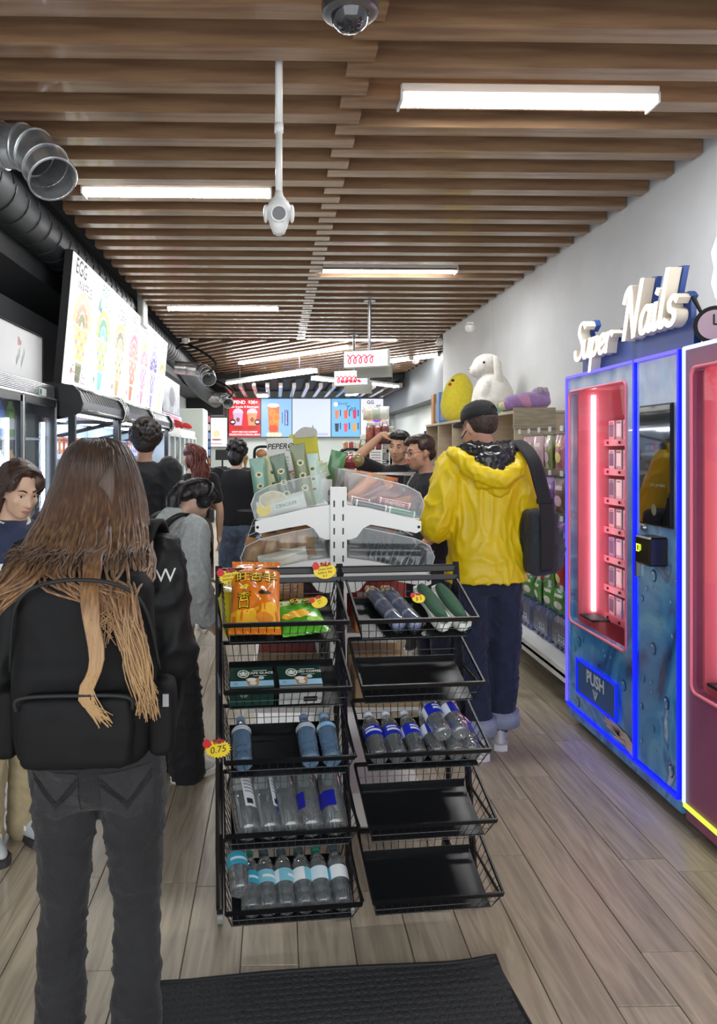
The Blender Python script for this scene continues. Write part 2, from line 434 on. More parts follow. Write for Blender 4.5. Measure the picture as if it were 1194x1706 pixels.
# black spiral duct
duct = mat('duct_grey', '#3c4043', .5, .2, var=.12)
t = thing('spiral_duct', 'large dark grey spiral air duct along the left ceiling', 'duct', (-1.76, 0, 3.17))
path = [(0, 1.5, 0)]+[(0, y, 0) for y in range(2, 13)]+bez([(0, 13, 0), (.06, 14.2, -.12), (.12, 15.2, -.25), (.2, 16.4, -.36), (.32, 17.6, -.44)], 6)[1:]
m = MB(); m.tube(path, .165, 28, duct); m.build('pipe', None, t, 'all')
for k in range(44):
    m = MB(); y = 2.6+k*.24
    m.tube([(.168*math.cos(2*PI*q/24), y+.05*q/24, .168*math.sin(2*PI*q/24)) for q in range(25)], .006, 4, duct); m.build('spiral_seam', None, t)
def elbow(label, pts, r, group=None, wires=False):
    o = Vector(pts[0]); t = thing('duct_elbow', label, 'duct', o)
    pts = [Vector(q)-o for q in pts]; P = bez(pts, 2)
    ch = mat('galvanised', '#c9cccd', .24, .75, var=.25, vscale=9)
    for i in range(len(P)-1):
        d = (P[i+1]-P[i]).normalized()
        m = MB(); m.tube([P[i]-d*.01, P[i+1]+d*.01], [r, r], 24, ch, cap=False); m.build('gore', None, t, True)
        m = MB(); c = P[i+1]; u = d.orthogonal().normalized(); v = d.cross(u)
        m.tube([c+(u*math.cos(2*PI*q/24)+v*math.sin(2*PI*q/24))*(r+.004) for q in range(24)], .007, 6, ch, closed=True); m.build('bead', None, t, 'all')
    if wires:
        m = MB(); m.tube(bez([P[-1]+Vector((0, 0, .1)), P[-1]+Vector((.1, -.1, .25)), P[0]+Vector((.2, 0, .35)), P[0]+Vector((0, .1, .3))], 5), .02, 6, black); m.build('cable', None, t)
    return t
e0 = atY(-115, 245, 3.8); e1 = atY(8, 243, 3.78); e2 = atY(58, 254, 3.7); e3 = atY(88, 298, 3.58)
elbow('shiny galvanised duct elbow beside the front of the black duct', [e0, e1, e2, e3], .11)
e0 = atY(292, 612, 11.4); e1 = atY(332, 616, 11.4); e2 = atY(344, 622, 11.2); e3 = atY(348, 632, 11.0)
elbow('small galvanised duct elbow with black cable near the rear slats', [e0, e1, e2, e3], .1, wires=True)
e0 = atY(348, 662, 16.4); e1 = atY(369, 662, 16.4); e2 = atY(377, 666, 16.2); e3 = atY(380, 672, 16.0)
elbow('galvanised duct elbow right beside the red menu screen', [e0, e1, e2, e3], .11, wires=True)
# white vertical box by the duct
m = MB(); m.box((0, 0, 0), (.07, .3, .42), mat('grey_box', '#c4c9c6', .5), bev=.01); o = m.build('junction_box'); o.location = (-1.55, 8.6, atY(250, 515, 8.6).z); tag(o, 'pale grey upright box beside the duct above the menu', 'box')

# hanging lightbox signs
def hang(px, ptop, py0, py1, pw, Y, label, txt2):
    p = atY(px, ptop, Y); zt = ZC+.06
    cb = atY(px-6, (py0+py1)/2, Y); h = (py1-py0)/F*Y*1.05; wd = pw/F*Y*1.25
    t = thing('hanging_sign', label, 'sign', (cb.x, Y, cb.z), 0, 'hanging lightbox signs')
    red = mat('sign_red', '#d0304a', .5, emit=.6); lit = mat('sign_lit', '#dbe7ee', .4, emit=.75); gr = mat('sign_grey', '#a8aaa2', .5)
    m = MB(); m.cyl((.03, 0, h/2), (.03, 0, zt-cb.z), .018, 10, steel); m.build('pole', None, t, True)
    m = MB(); m.lathe([(.07, 0), (.07, .015), (.03, .03)], 16, steel, Matrix.Translation((.03, 0, zt-cb.z-.06))); m.build('ceiling_plate', None, t)
    m = MB(); m.M = Matrix.Rotation(R(-26), 4, 'Z'); m.box((0, 0, 0), (wd, .1, h), white, bev=.008); m.build('case', None, t)
    m = MB(); m.M = Matrix.Rotation(R(-26), 4, 'Z'); m.box((0, -.052, 0), (wd-.02, .006, h-.02), lit); m.build('face', None, t)
    m = MB(); m.M = Matrix.Rotation(R(-26), 4, 'Z')
    pts = []
    for k in range(60):
        a = k/59*2*PI*5; pts.append((-wd*.42+wd*.62*k/59+.03*math.sin(a), -.058, .05*math.cos(a)*(1 if k % 12 < 9 else .5)+txt2*.02))
    m.tube(pts, .007, 4, red)
    if txt2 < 0: m.tube([(x+.06, y, -.05+.02*math.sin(i*1.9)) for i, (x, y, z) in enumerate(pts)], .008, 4, red)
    m.build('scribble', None, t)
    m = MB(); m.M = Matrix.Translation((.12, .25, -h*.55)) @ Matrix.Rotation(R(-26), 4, 'Z'); m.box((0, 0, 0), (wd*.8, .05, h*.8), gr); m.build('rear_panel', None, t)
hang(617, 497, 585, 612, 62, 8.4, 'upper white lightbox sign with red writing hanging on a grey pole', 0)
hang(592, 552, 618, 642, 48, 10.9, 'lower white lightbox sign with red writing hung behind the other sign', -1)
# ------------------------------------------------------------------ blue vending machine with the lit script sign
def water_mat(name):
    m = mat(name, '#2a72ad', .18, coat=.6); nt = m.node_tree; bs = nt.nodes['Principled BSDF']
    tc = nt.nodes.new('ShaderNodeTexCoord'); mp = nt.nodes.new('ShaderNodeMapping'); nt.links.new(tc.outputs['Object'], mp.inputs[0])
    mp.inputs['Scale'].default_value = (1, 1, .75)
    n = nt.nodes.new('ShaderNodeTexNoise'); n.inputs['Scale'].default_value = 3.2; n.inputs['Detail'].default_value = 6; n.inputs['Distortion'].default_value = 1.6
    nt.links.new(mp.outputs[0], n.inputs[0])
    r = nt.nodes.new('ShaderNodeValToRGB'); e = r.color_ramp.elements
    e[0].position = .3; e[0].color = lin('#163a6e'); e[1].position = .72; e[1].color = lin('#b9d4e4')
    for p, c in ((.40, '#2a78bb'), (.50, '#3a93cf'), (.58, '#62add8'), (.635, '#2c6bab')):
        q = e.new(p); q.color = lin(c)
    nt.links.new(n.outputs[0], r.inputs[0])
    # paler, bokeh-like print towards the top of the panel
    sp = nt.nodes.new('ShaderNodeSeparateXYZ'); nt.links.new(tc.outputs['Object'], sp.inputs[0])
    mr = nt.nodes.new('ShaderNodeMapRange'); mr.inputs[1].default_value = .75; mr.inputs[2].default_value = 1.6; mr.inputs[4].default_value = .85
    nt.links.new(sp.outputs[2], mr.inputs[0])
    v = nt.nodes.new('ShaderNodeTexNoise'); v.inputs['Scale'].default_value = 7; nt.links.new(mp.outputs[0], v.inputs[0])
    r2 = nt.nodes.new('ShaderNodeValToRGB'); r2.color_ramp.elements[0].position = .35; r2.color_ramp.elements[1].position = .7
    r2.color_ramp.elements[0].color = lin('#8fa6c9'); r2.color_ramp.elements[1].color = lin('#c9d0dc')
    nt.links.new(v.outputs[0], r2.inputs[0])
    mx = nt.nodes.new('ShaderNodeMix'); mx.data_type = 'RGBA'
    nt.links.new(mr.outputs[0], mx.inputs[0]); nt.links.new(r.outputs[0], mx.inputs[6]); nt.links.new(r2.outputs[0], mx.inputs[7])
    nt.links.new(mx.outputs[2], bs.inputs['Base Color'])
    return m
water = water_mat('water_print')
blueled = mat('blue_led', '#0714f5', .4, emit=1.5, screen=True)
violetled = mat('violet_led', '#6a5cff', .4, emit=.9, screen=True)
pink = mat('pink_panel', '#ee7f92', .4)
pinkled = mat('pink_light', '#ffe3ea', .4, emit=6)
glass = clear('window_glass', '#ffffff', .02, .7, .015)
rubber = mat('black_rubber', '#121315', .7)
navy = mat('navy_board', '#2a4a92', .4)
litw = mat('letter_white', '#fff8ec', .4, emit=1.3)
screenm = mat('screen_black', '#0a0c0e', .06, coat=1)
XV = 1.665; VY0, VY1 = 3.0, 4.19; W = VY1-VY0; VC = (VY0+VY1)/2; D_ = .74; ZV = 1.965
def lx(Y): return VC-Y          # world Y to the machine's local x
def machine(name, label, loc, w, front_m, led1, led2, winx, splitx, details):
    t = thing(name, label, 'vending machine', loc, R(-90))
    h0 = .11
    m = MB(); a, b = winx; z0, z1 = .585, 1.88; x0, x1 = -w/2, w/2; dp = .045
    # cabinet walls (hollow where the window looks in)
    m.box((0, D_/2+.02, ZV-.015), (w, D_-.04, .03), front_m); m.box((0, D_/2+.02, h0+.02), (w, D_-.04, .04), front_m)
    m.box((0, D_-.015, (ZV+h0)/2), (w, .03, ZV-h0), front_m)
    for s in (-1, 1): m.box((s*(w/2-.015), D_/2, (ZV+h0)/2), (.03, D_-.02, ZV-h0-.06), front_m)
    m.build('cabinet', None, t)
    # front panels round the window: rounded cut-out
    def rr(xa, za, xb, zb, r, n=5):
        out = []
        for (cx, cz, s0) in ((xb-r, zb-r, 0), (xa+r, zb-r, 90), (xa+r, za+r, 180), (xb-r, za+r, 270)):
            for k in range(n+1): q = R(s0+90*k/n); out.append((cx+r*math.cos(q), cz+r*math.sin(q)))
        return out
    inner = rr(a, z0, b, z1, .035); N = len(inner)
    ex0, ex1, ez0, ez1 = x0+.012, splitx-.008, h0+.01, ZV-.01
    outer = []
    cor = ((ex1, ez1), (ex0, ez1), (ex0, ez0), (ex1, ez0))
    for i, (x, z) in enumerate(inner):
        q, k = divmod(i, 6)
        if k in (2, 3): outer.append(cor[q]); continue
        vert = (k < 2) == (q in (0, 2))          # this end of the arc meets an upright edge
        outer.append((cor[q][0], z) if vert else (x, cor[q][1]))
    vs = []; fs = []
    for y in (0, dp):
        vs += [(p[0], y, p[1]) for p in inner]+[(p[0], y, p[1]) for p in outer]
    for k in range(N):
        j = (k+1) % N
        fs += [(k, j, N+j, N+k), (2*N+k, 3*N+k, 3*N+j, 2*N+j), (k, 2*N+k, 2*N+j, j), (N+k, N+j, 3*N+j, 3*N+k)]
    m = MB(); m.add(vs, fs, front_m); door = m.build('display_door', None, t)
    m = MB(); m.box(((splitx+.008+x1-.012)/2, dp/2, (ez0+ez1)/2), (x1-.02-splitx, dp, ez1-ez0), front_m, bev=.006); cp = m.build('control_door', None, t)
    # window rim and glass
    m = MB(); m.tube([(p[0], -.002, p[1]) for p in inner], .007, 6, pink, closed=True); m.build('window_rim', None, door, 'all')
    m = MB(); m.add([(p[0], .02, p[1]) for p in inner], [tuple(range(N))], glass); m.build('window_pane', None, door)
    # pink lining
    m = MB(); yb = .40
    m.box(((a+b)/2, yb+.01, .97), (b-a+.06, .02, 1.86), pink)
    m.box((a+.002, (dp+yb)/2, .97), (.02, yb-dp, 1.86), pink); m.box((b+.02, (dp+yb)/2, .97), (.02, yb-dp, 1.86), pink)
    m.box(((a+b)/2, (dp+yb)/2, 1.9), (b-a+.06, yb-dp, .02), pink); m.box(((a+b)/2, (dp+yb)/2, .42), (b-a+.06, yb-dp, .02), pink)
    m.build('lining', None, t)
    m = MB(); m.box((a+.018, .13, 1.25), (.012, .02, 1.22), pinkled); m.build('light_strip', None, t)
    m = MB(); m.box((b+.004, .13, 1.25), (.012, .02, 1.22), pinkled); m.build('light_strip', None, t)
    m = MB(); m.box((a+.1, .1, .62), (.16, .1, .012), rubber); m.build('drop_tray', None, t)
    # LED edge strips
    for (xa, xb, za, zb, mm) in ((x0+(.006 if led1 is not blueled else 0), x0+.012, h0+.01, ZV, led2), (splitx-.008, splitx+.008, h0+.01, ZV, led1), (x1-.014, x1, h0+.01, ZV, led1),
                                 (x0+.012, splitx-.008, ZV-.01, ZV+.004, led2), (splitx+.008, x1-.014, ZV-.01, ZV+.004, led2),
                                 (x0+.012, splitx-.008, h0-.004, h0+.01, led1), (splitx+.008, x1-.014, h0-.004, h0+.01, led1)):
        q = MB(); q.box(((xa+xb)/2, -.004, (za+zb)/2), (xb-xa, .016, zb-za), mm); q.build('led_strip', None, t)
    m = MB(); m.box((0, .03, .08), (w-.01, .05, .055), front_m); m.build('plinth', None, t); m = MB(); m.box((0, D_-.06, .08), (w-.05, .05, .055), front_m); m.build('plinth', None, t)
    for (cx, cy) in ((-.42*w, .08), (.42*w, .08), (-.42*w, D_-.1), (.42*w, D_-.1)):
        m = MB(); m.cyl((cx-.012, cy, .03), (cx+.012, cy, .03), .028, 12, rubber); c = m.build('caster', None, t, True)
        m = MB(); m.box((cx, cy, .06), (.04, .04, .02), steel); m.build('caster_plate', None, c)
    # product shelves
    for k in range(7):
        z = 1.60-.163*k
        m = MB(); m.box(((a+b)/2, .30, z), (b-a-.01, .2, .01), pink); m.box(((a+b)/2, .196, z-.008), (b-a-.01, .008, .036), pink); sh = m.build('shelf', None, t)
        for q in range(5):
            n_ = MB(); n_.box((a+.06+q*(b-a-.12)/4, .19, z-.008), (.014, .006, .014), rubber); n_.build('sensor_dot', None, sh)
    details(t, door, cp)
    return t
def nails(t, door, cp):
    # screen
    m = MB(); xa, xb = lx(3.325), lx(3.055); m.box(((xa+xb)/2, -.004, 1.485), (xb-xa, .014, .53), mat('bezel', '#050607', .3)); s = m.build('screen', None, cp)
    m = MB(); m.box(((xa+xb)/2, -.013, 1.485), (xb-xa-.012, .004, .515), screenm); m.build('screen_glass', None, s)
    m = MB(); m.disc((xa+xb)/2, 1.29, .022, .026, mat('screen_icon', '#6f7260', .4), y=-.016)
    m.txt('pick product', (xa+xb)/2+.03, 1.40, .024, mat('screen_text', '#9aa08c', .4), y=-.016); flat(m, 'screen_print', s)
    # card reader
    m = MB(); xc = lx(3.17); m.box((xc, -.035, 1.115), (.13, .09, .125), mat('reader_black', '#0b0b0c', .35), bev=.008); c = m.build('card_reader', None, cp)
    m = MB(); gm = mat('reader_led', '#d8ff3a', .4, emit=2.5); m.rect(xc-.045, 1.135, xc-.02, 1.14, gm, -.0815); m.rect(xc-.045, 1.11, xc-.04, 1.14, gm, -.0815); m.rect(xc-.025, 1.11, xc-.02, 1.14, gm, -.0815); m.rect(xc-.045, 1.108, xc-.02, 1.112, gm, -.0815); m.rect(xc-.01, 1.115, xc-.006, 1.14, gm, -.0815); flat(m, 'reader_symbol', c)
    m = MB(); m.lathe([(.012, 0), (.02, .008), (.012, .02)], 14, steel, Matrix.Translation((lx(3.29), 0, 1.2)) @ Matrix.Rotation(R(90), 4, 'X')); m.build('lock', None, cp)
    m = MB(); m.box((lx(3.35), -.008, 1.02), (.018, .02, .1), steel, bev=.003); m.build('door_handle', None, cp)
    # push flap
    xa, xb, za, zb = lx(4.03), lx(3.56), .225, .405
    m = MB(); m.box(((xa+xb)/2, -.004, (za+zb)/2), (xb-xa, .012, zb-za), mat('flap_blue', '#1d5b96', .3)); fl = m.build('push_flap', None, door)
    for (p, q) in (((xa, za), (xb, za)), ((xb, za), (xb, zb)), ((xb, zb), (xa, zb)), ((xa, zb), (xa, za))):
        m = MB(); m.box(((p[0]+q[0])/2, -.012, (p[1]+q[1])/2), (abs(p[0]-q[0])+.008, .008, abs(p[1]-q[1])+.008), blueled); m.build('led_strip', None, fl)
    wp = mat('print_white', '#d5e2ea', .4); xm = (xa+xb)/2
    m = MB(); m.txt('PUSH', xm, .345, .09, wp, -.0115, offset=.0035)
    m.shape([(xm-.035, .30), (xm-.022, .30), (xm, .268), (xm+.022, .30), (xm+.035, .30), (xm, .245)], wp, -.0115)
    m.shape([(xm-.016, .302), (xm-.008, .302), (xm, .290), (xm+.008, .302), (xm+.016, .302), (xm, .276)], wp, -.0115); flat(m, 'push_print', fl)
    # printed hand and drops
    sk = mat('print_hand', '#d9c3b5', .4); ol = mat('print_line', '#23314f', .4)
    m = MB(); X = lx(3.42)
    palm = [(X+.012, .118), (X+.012, .175), (X-.05, .2), (X-.11, .2), (X-.14, .18), (X-.125, .155), (X-.07, .13)]
    m.shape([(x-(.006 if x < X-.06 else 0), z+(.005 if z > .16 else -.004)) for (x, z) in palm], ol, -.0012); m.shape(palm, sk, -.002)
    for (x1, z1, x2, z2, r) in ((X-.09, .19, X-.235, .216, .0115), (X-.11, .18, X-.27, .2, .0115), (X-.12, .172, X-.275, .183, .011), (X-.12, .162, X-.25, .166, .010), (X-.06, .15, X-.17, .142, .011)):
        d = Vector((x2-x1, z2-z1)).normalized(); n = Vector((-d.y, d.x))
        for (k, mm, yy) in ((r+.003, ol, -.0026), (r, sk, -.0034)):
            m.shape([(x1+n.x*k, z1+n.y*k), (x1-n.x*k, z1-n.y*k), (x2-n.x*k*.6, z2-n.y*k*.6), (x2+d.x*.02, z2+d.y*.02), (x2+n.x*k*.6, z2+n.y*k*.6)], mm, yy)
    dr = mat('print_drop', '#9fc4dd', .3); dk = mat('print_drop_dark', '#173c70', .3)
    random.seed(5)
    for k in range(46):
        xx = random.uniform(lx(3.33), lx(3.03)) if k % 2 else random.uniform(lx(4.15), lx(3.46)); zz = random.uniform(.18, 1.12) if k % 2 else random.uniform(.14, .55)
        if k % 2 == 0 and xa-.05 < xx < xb+.05 and za-.04 < zz < zb+.04: continue
        if k % 2 == 0 and xx > X-.3 and zz < .4: continue
        if abs(xx-xc) < .09 and abs(zz-1.115) < .09: continue
        r = random.choice((.006, .008, .012, .022))
        m.disc(xx, zz, r*1.1, r*1.3, dk, -.001, 14); m.disc(xx-.15*r, zz-.1*r, r*.8, r, dr if r < .01 else water, -.0016, 14); m.disc(xx-.4*r, zz+.5*r, r*.25, r*.3, wp, -.0022, 8)
    o = flat(m, 'water_drops', cp); o['kind'] = 'stuff'
V1 = machine('vending_machine', 'blue water print vending machine with glowing blue edges and script sign', (XV, VC, 0), W, water, blueled, violetled, (lx(4.155), lx(3.475)), lx(3.385), nails)
# lit sign board on top
t = thing('lit_sign', 'navy sign board with glowing white raised script letters on the blue vending machine', 'sign', (XV+.03, VC, ZV+.001), R(-90))
m = MB(); xa, xb = lx(4.06), lx(2.97); m.box(((xa+xb)/2, .02, .062), (xb-xa, .03, .124), navy)
mid = (xa+xb)/2
GL_ = {'S': ([[(1.05, 1.7), (.8, 1.95), (.42, 1.85), (.34, 1.45), (.65, 1.08), (.92, .7), (.84, .25), (.45, .02), (.08, .18), (-.02, .5)]], 1.05),
 'u': ([[(0, .95), (-.02, .4), (.1, .08), (.34, .06), (.58, .35), (.66, .95)], [(.66, .95), (.64, .3), (.74, .05), (.95, .2)]], .92),
 'p': ([[(.02, .95), (.0, .2), (-.02, -.75)], [(.0, .5), (.2, .88), (.48, .9), (.62, .5), (.46, .1), (.2, .04), (.02, .3)]], .8),
 'e': ([[(.02, .42), (.35, .5), (.56, .7), (.42, .95), (.16, .88), (.0, .5), (.1, .12), (.36, .03), (.68, .25)]], .74),
 'r': ([[(.02, .95), (.02, .02)], [(.02, .5), (.16, .84), (.4, .95), (.58, .8)]], .62),
 'N': ([[(-.3, 1.45), (-.18, 1.8), (.12, 1.9), (.06, 1.0), (-.02, 0)], [(.12, 1.9), (.4, 1.0), (.78, .02)], [(.78, .02), (.86, 1.0), (1.0, 2.05)]], 1.16),
 'a': ([[(.6, .8), (.32, .96), (.03, .62), (.06, .16), (.3, .03), (.56, .35), (.66, .94)], [(.66, .94), (.62, .28), (.72, .04), (.94, .2)]], .9),
 'i': ([[(.02, .95), (.0, .22), (.12, .03), (.34, .2)], [(.02, 1.32), (.06, 1.4)]], .36),
 'l': ([[(.14, 2.0), (.04, 1.2), (.0, .3), (.12, .03), (.34, .2)]], .36),
 's': ([[(.54, .82), (.32, .96), (.08, .8), (.16, .55), (.46, .4), (.5, .16), (.26, .0), (-.04, .14)]], .6)}
def script(word, x0, z0, u, pen, y0, y1, m_):
    """bold slanted script drawn as flat pen strokes with depth"""
    out = []; cx = 0
    for ch in word:
        strokes, adv = GL_[ch]; b = MB()
        for st_ in strokes:
            P_ = bez([(x, 0, z) for (x, z) in st_], 5); N = len(P_); L_ = []; R_2 = []
            for i, p in enumerate(P_):
                d = P_[min(i+1, N-1)]-P_[max(i-1, 0)]; d.normalize(); n = Vector((-d.z, 0, d.x))
                wd = pen*(.62+.38*abs(d.z))
                if i == 0: p = p-d*pen*.25
                if i == N-1: p = p+d*pen*.25
                L_.append(p+n*wd/2); R_2.append(p-n*wd/2)
            T = lambda q: (x0+u*(cx+q.x+.24*q.z), z0+u*q.z)
            A_ = [T(q) for q in L_]; B_ = [T(q) for q in R_2]; k = len(b.v) if False else 0
            vs = [(a[0], y0, a[1]) for a in A_]+[(a[0], y0, a[1]) for a in B_]+[(a[0], y1, a[1]) for a in A_]+[(a[0], y1, a[1]) for a in B_]
            fs = []
            for i in range(N-1):
                fs += [(i, i+1, N+i+1, N+i), (2*N+i, 3*N+i, 3*N+i+1, 2*N+i+1), (i, 2*N+i, 2*N+i+1, i+1), (N+i, N+i+1, 3*N+i+1, 3*N+i)]
            fs += [(0, N, 3*N, 2*N), (N-1, 3*N-1, 4*N-1, 2*N-1)]
            b.add(vs, fs, m_)
        out.append(b); cx += adv+.1
    return out
words = (('Super', -.535, .075, .098), ('Nails', .045, .11, .118))
for (s_, x, z, u) in words:
    for b in script(s_, mid+x, z, u, .48, .008, .03, navy): m.v += b.v; n0 = len(m.v)-len(b.v); m.f += [tuple(n0+k for k in f_) for f_ in b.f]; m.m += [0]*len(b.f)
m.box((mid+.27, .02, .15), (.5, .022, .1), navy); m.build('board', None, t)
lside = mat('letter_side', '#e6dccb', .5)
for (s_, x, z, u) in words:
    for b, b2 in zip(script(s_, mid+x, z, u, .27, -.045, .006, lside), script(s_, mid+x, z, u, .25, -.0475, -.0455, litw)):
        lo = b.build('letter', None, t); b2.build('lit_face', None, lo)
# boxes on the shelves
bcols = [('lilac', '#c9b8dc'), ('white', '#e9e6ea'), ('silver', '#b9b7c2'), ('pale pink', '#f0ccd4'), ('grey', '#a8a4b0')]
random.seed(11)
rown = ['top', 'second', 'third', 'fourth', 'fifth', 'sixth', 'lowest']
for k in range(7):
    z = 1.60-.163*k+.005
    for q in range(7):
        Y = 4.10-q*.088
        cn, cc = random.choice(bcols)
        o = thing('nail_box', '%s boxed nail set on the %s pink shelf of the blue vending machine' % (cn, rown[k]), 'box', (XV+.225, Y, z), R(-90), 'boxed nail sets in the blue vending machine')
        m = MB(); m.box((0, 0, .055), (.07, .022, .11), mat('box_'+cn, cc, .3), bev=.002); m.build('carton', None, o)
        m = MB(); m.rect(-.026, .02, .026, .09, mat('box_print_'+str(q % 3), ('#7d6f92', '#f7f4f8', '#d97f9c')[q % 3], .4), -.0116); m.rect(-.02, .095, .02, .1, mat('box_ink', '#4a4458', .5), -.0116); flat(m, 'label', o)
# second machine, magenta
magenta = mat('magenta_panel', '#8a4a6c', .35, var=.05); limeled = mat('lime_led', '#d9f04a', .4, emit=.9, screen=True); whiteled = mat('cool_led', '#c9dcff', .4, emit=1.0, screen=True)
W2 = 1.16; VC2 = VY0-.03-W2/2
def plain(t, door, cp):
    m = MB(); m.box((.42, -.004, 1.4), (.25, .014, .5), screenm); m.build('screen', None, cp)
machine('vending_machine', 'magenta vending machine with lime glowing edges beside the blue one', (XV-.005, VC2, 0), W2, magenta, limeled, whiteled, (-W2/2+.055, .2), .27, plain)
for k in range(7):
    for q in range(6):
        cn, cc = random.choice(bcols)
        o = thing('nail_box', '%s boxed nail set on the %s shelf of the magenta vending machine' % (cn, rown[k]), 'box', (XV+.22, VC2+W2/2-.14-q*.09, 1.605-.163*k), R(-90), 'boxed nail sets in the magenta vending machine')
        m = MB(); m.box((0, 0, .055), (.07, .022, .11), mat('box_'+cn, cc, .3), bev=.002); m.build('carton', None, o)
        m = MB(); m.rect(-.026, .02, .026, .09, mat('box_print_'+str(q % 3)), -.0116); flat(m, 'label', o)
# things on top of the second machine
p = atY(1192, 560, 2.86)
t = thing('round_clock', 'round black clock with arms standing on the magenta vending machine', 'clock', (1.745, 2.895, ZV+.005), R(-40))
m = MB(); m.tube([(0, -.03, .075), (0, .07, .075)], .075, 28, rubber); m.build('drum', None, t, True)
m = MB(); m.tube([(0, -.034, .075), (0, -.03, .075)], .058, 28, mat('clock_face', '#c9a9b9', .3)); m.build('dial', None, t, True)
m = MB(); m.tube([(0, -.037, .075), (0, -.037, .115)], .003, 6, rubber); m.build('hand', None, t)
m = MB(); m.tube([(0, -.038, .075), (.028, -.038, .075)], .003, 6, rubber); m.build('hand', None, t)
m = MB(); m.tube([(-.05, .0, .13), (-.08, -.01, .2)], [.006, .01], 8, rubber); m.build('arm', None, t)
t = thing('glow_lamp', 'tall white glowing lamp hanging above the magenta vending machine', 'lamp', (1.775, 2.84, 2.15))
m = MB(); m.lathe([(.03, -.02), (.055, .0), (.07, .06), (.06, .12), (.07, .18), (.058, .22), (.045, .25)], 20, mat('lamp_shade', '#fffdf6', .5, emit=2.2)); m.build('shade', None, t, 'all')
m = MB(); m.cyl((0, 0, -.175), (0, 0, .02), .006, 8, rubber); m.lathe([(.05, -.185), (.05, -.175), (.01, -.165)], 16, rubber); m.build('stem', None, t)

# ------------------------------------------------------------------ wooden cubby unit and plush toys
woodp = mat('pale_wood', '#b9a98f', .5, col2='#c9baa0', vscale=4, stretch=(1, 1, 8))
XC0, XC1 = 1.93, 2.40; YC0, YC1 = 5.95, 9.5; ZT = 1.875
t = thing('cubby_shelf', 'pale wood cubby shelf unit along the right wall', 'shelf', (XC0, YC0, 0))
dx = XC1-XC0; L = YC1-YC0
for (n, c, d) in (('top_board', (dx/2, L/2, ZT-.0125), (dx, L, .025)), ('bottom_board', (dx/2, L/2, .1), (dx, L, .03)), ('shelf_board', (dx/2, L/2, 1.33), (dx-.02, L, .022)), ('shelf_board', (dx/2, L/2, .75), (dx-.02, L, .022)), ('back_panel', (dx-.006, L/2, .98), (.012, L, 1.77))):
    m = MB(); m.box(c, d, woodp); m.build(n, None, t)
for k in range(6):
    m = MB(); m.box((dx/2, min(max(k*L/5, .011), L-.011), .93), (dx-.01, .022, 1.85), woodp); m.build('divider', None, t)
m = MB(); m.box((dx/2, L/2, .045), (dx-.04, L-.04, .09), white); m.build('plinth', None, t)
m = MB(); m.box((.16, -.012, 1.81), (.34, .02, .17), mat('wood_grey', '#a3967f', .5, var=.15, stretch=(1, 1, 6))); m.build('header_board', None, t)
plush = lambda n, c="#ffffff": mat(n, c, .95, var=.06, vscale=30, bump=.5, bscale=90, sheen=.4)
# yellow oval plush
p = atX(757, 700, 2.14); Yc = 8.6
t = thing('plush_toy', 'big yellow egg shaped plush pillow on the cubby shelf', 'plush toy', (2.12, Yc, ZT), R(0), 'plush toys')
yel = plush('plush_yellow', '#e4d23a')
m = MB(); m.loft([(0, 0, .006, .06, .05), (0, 0, .02, .12, .09), (0, 0, .08, .18, .13), (.005, 0, .2, .205, .15), (.01, 0, .33, .19, .14), (.02, 0, .45, .15, .12), (.03, 0, .53, .1, .09), (.035, 0, .57, .05, .05), (.035, 0, .58, .01, .01)], 28, yel); m.build('pillow', None, t, 'all')
m = MB(); m.ell((-.075, -.085, .485), (.02, .016, .014), mat('eye_black', '#101010', .3)); m.build('eye', None, t, 'all')
m = MB(); m.ell((-.105, -.075, .44), (.022, .02, .018), mat('cheek_red', '#cc4a2c', .8)); m.build('cheek', None, t, 'all')
# white lop rabbit
t = thing('plush_toy', 'large white lop eared rabbit plush sitting on the cubby shelf', 'plush toy', (2.14, 7.25, ZT), R(90), 'plush toys')
wp_ = plush('plush_white', '#e3dfd6')
m = MB(); m.loft([(0, 0, .006, .12, .12), (0, 0, .04, .2, .19), (0, 0, .15, .23, .21), (0, 0, .27, .2, .19), (0, .01, .38, .14, .14), (0, .03, .45, .08, .09)], 28); m.ell((0, .06, .5), (.125, .15, .13)); m.ell((0, .16, .46), (.075, .08, .07)); m.ell((.13, .1, .06), (.07, .12, .06)); m.ell((-.13, .1, .06), (.07, .12, .06)); m.ell((.14, .1, .24), (.05, .06, .12)); m.ell((-.14, .1, .24), (.05, .06, .12))
skin(m, 'body', wp_, t, .012, 4)
for s in (-1, 1):
    m = MB(); m.loft([(s*.12, -.03, .16, .012, .03), (s*.135, -.03, .18, .022, .045), (s*.14, -.02, .3, .024, .05), (s*.135, -.01, .45, .022, .04), (s*.1, .0, .56, .02, .03), (s*.07, 0, .6, .012, .02)], 14, wp_); m.build('ear', None, t, 'all')
    m = MB(); m.ell((s*.108, .12, .53), (.01, .012, .012), mat('eye_black')); m.build('eye', None, t, 'all')
m = MB(); m.ell((0, .238, .475), (.014, .01, .01), mat('nose_pink', '#c9a29a', .7)); m.build('nose', None, t, 'all')
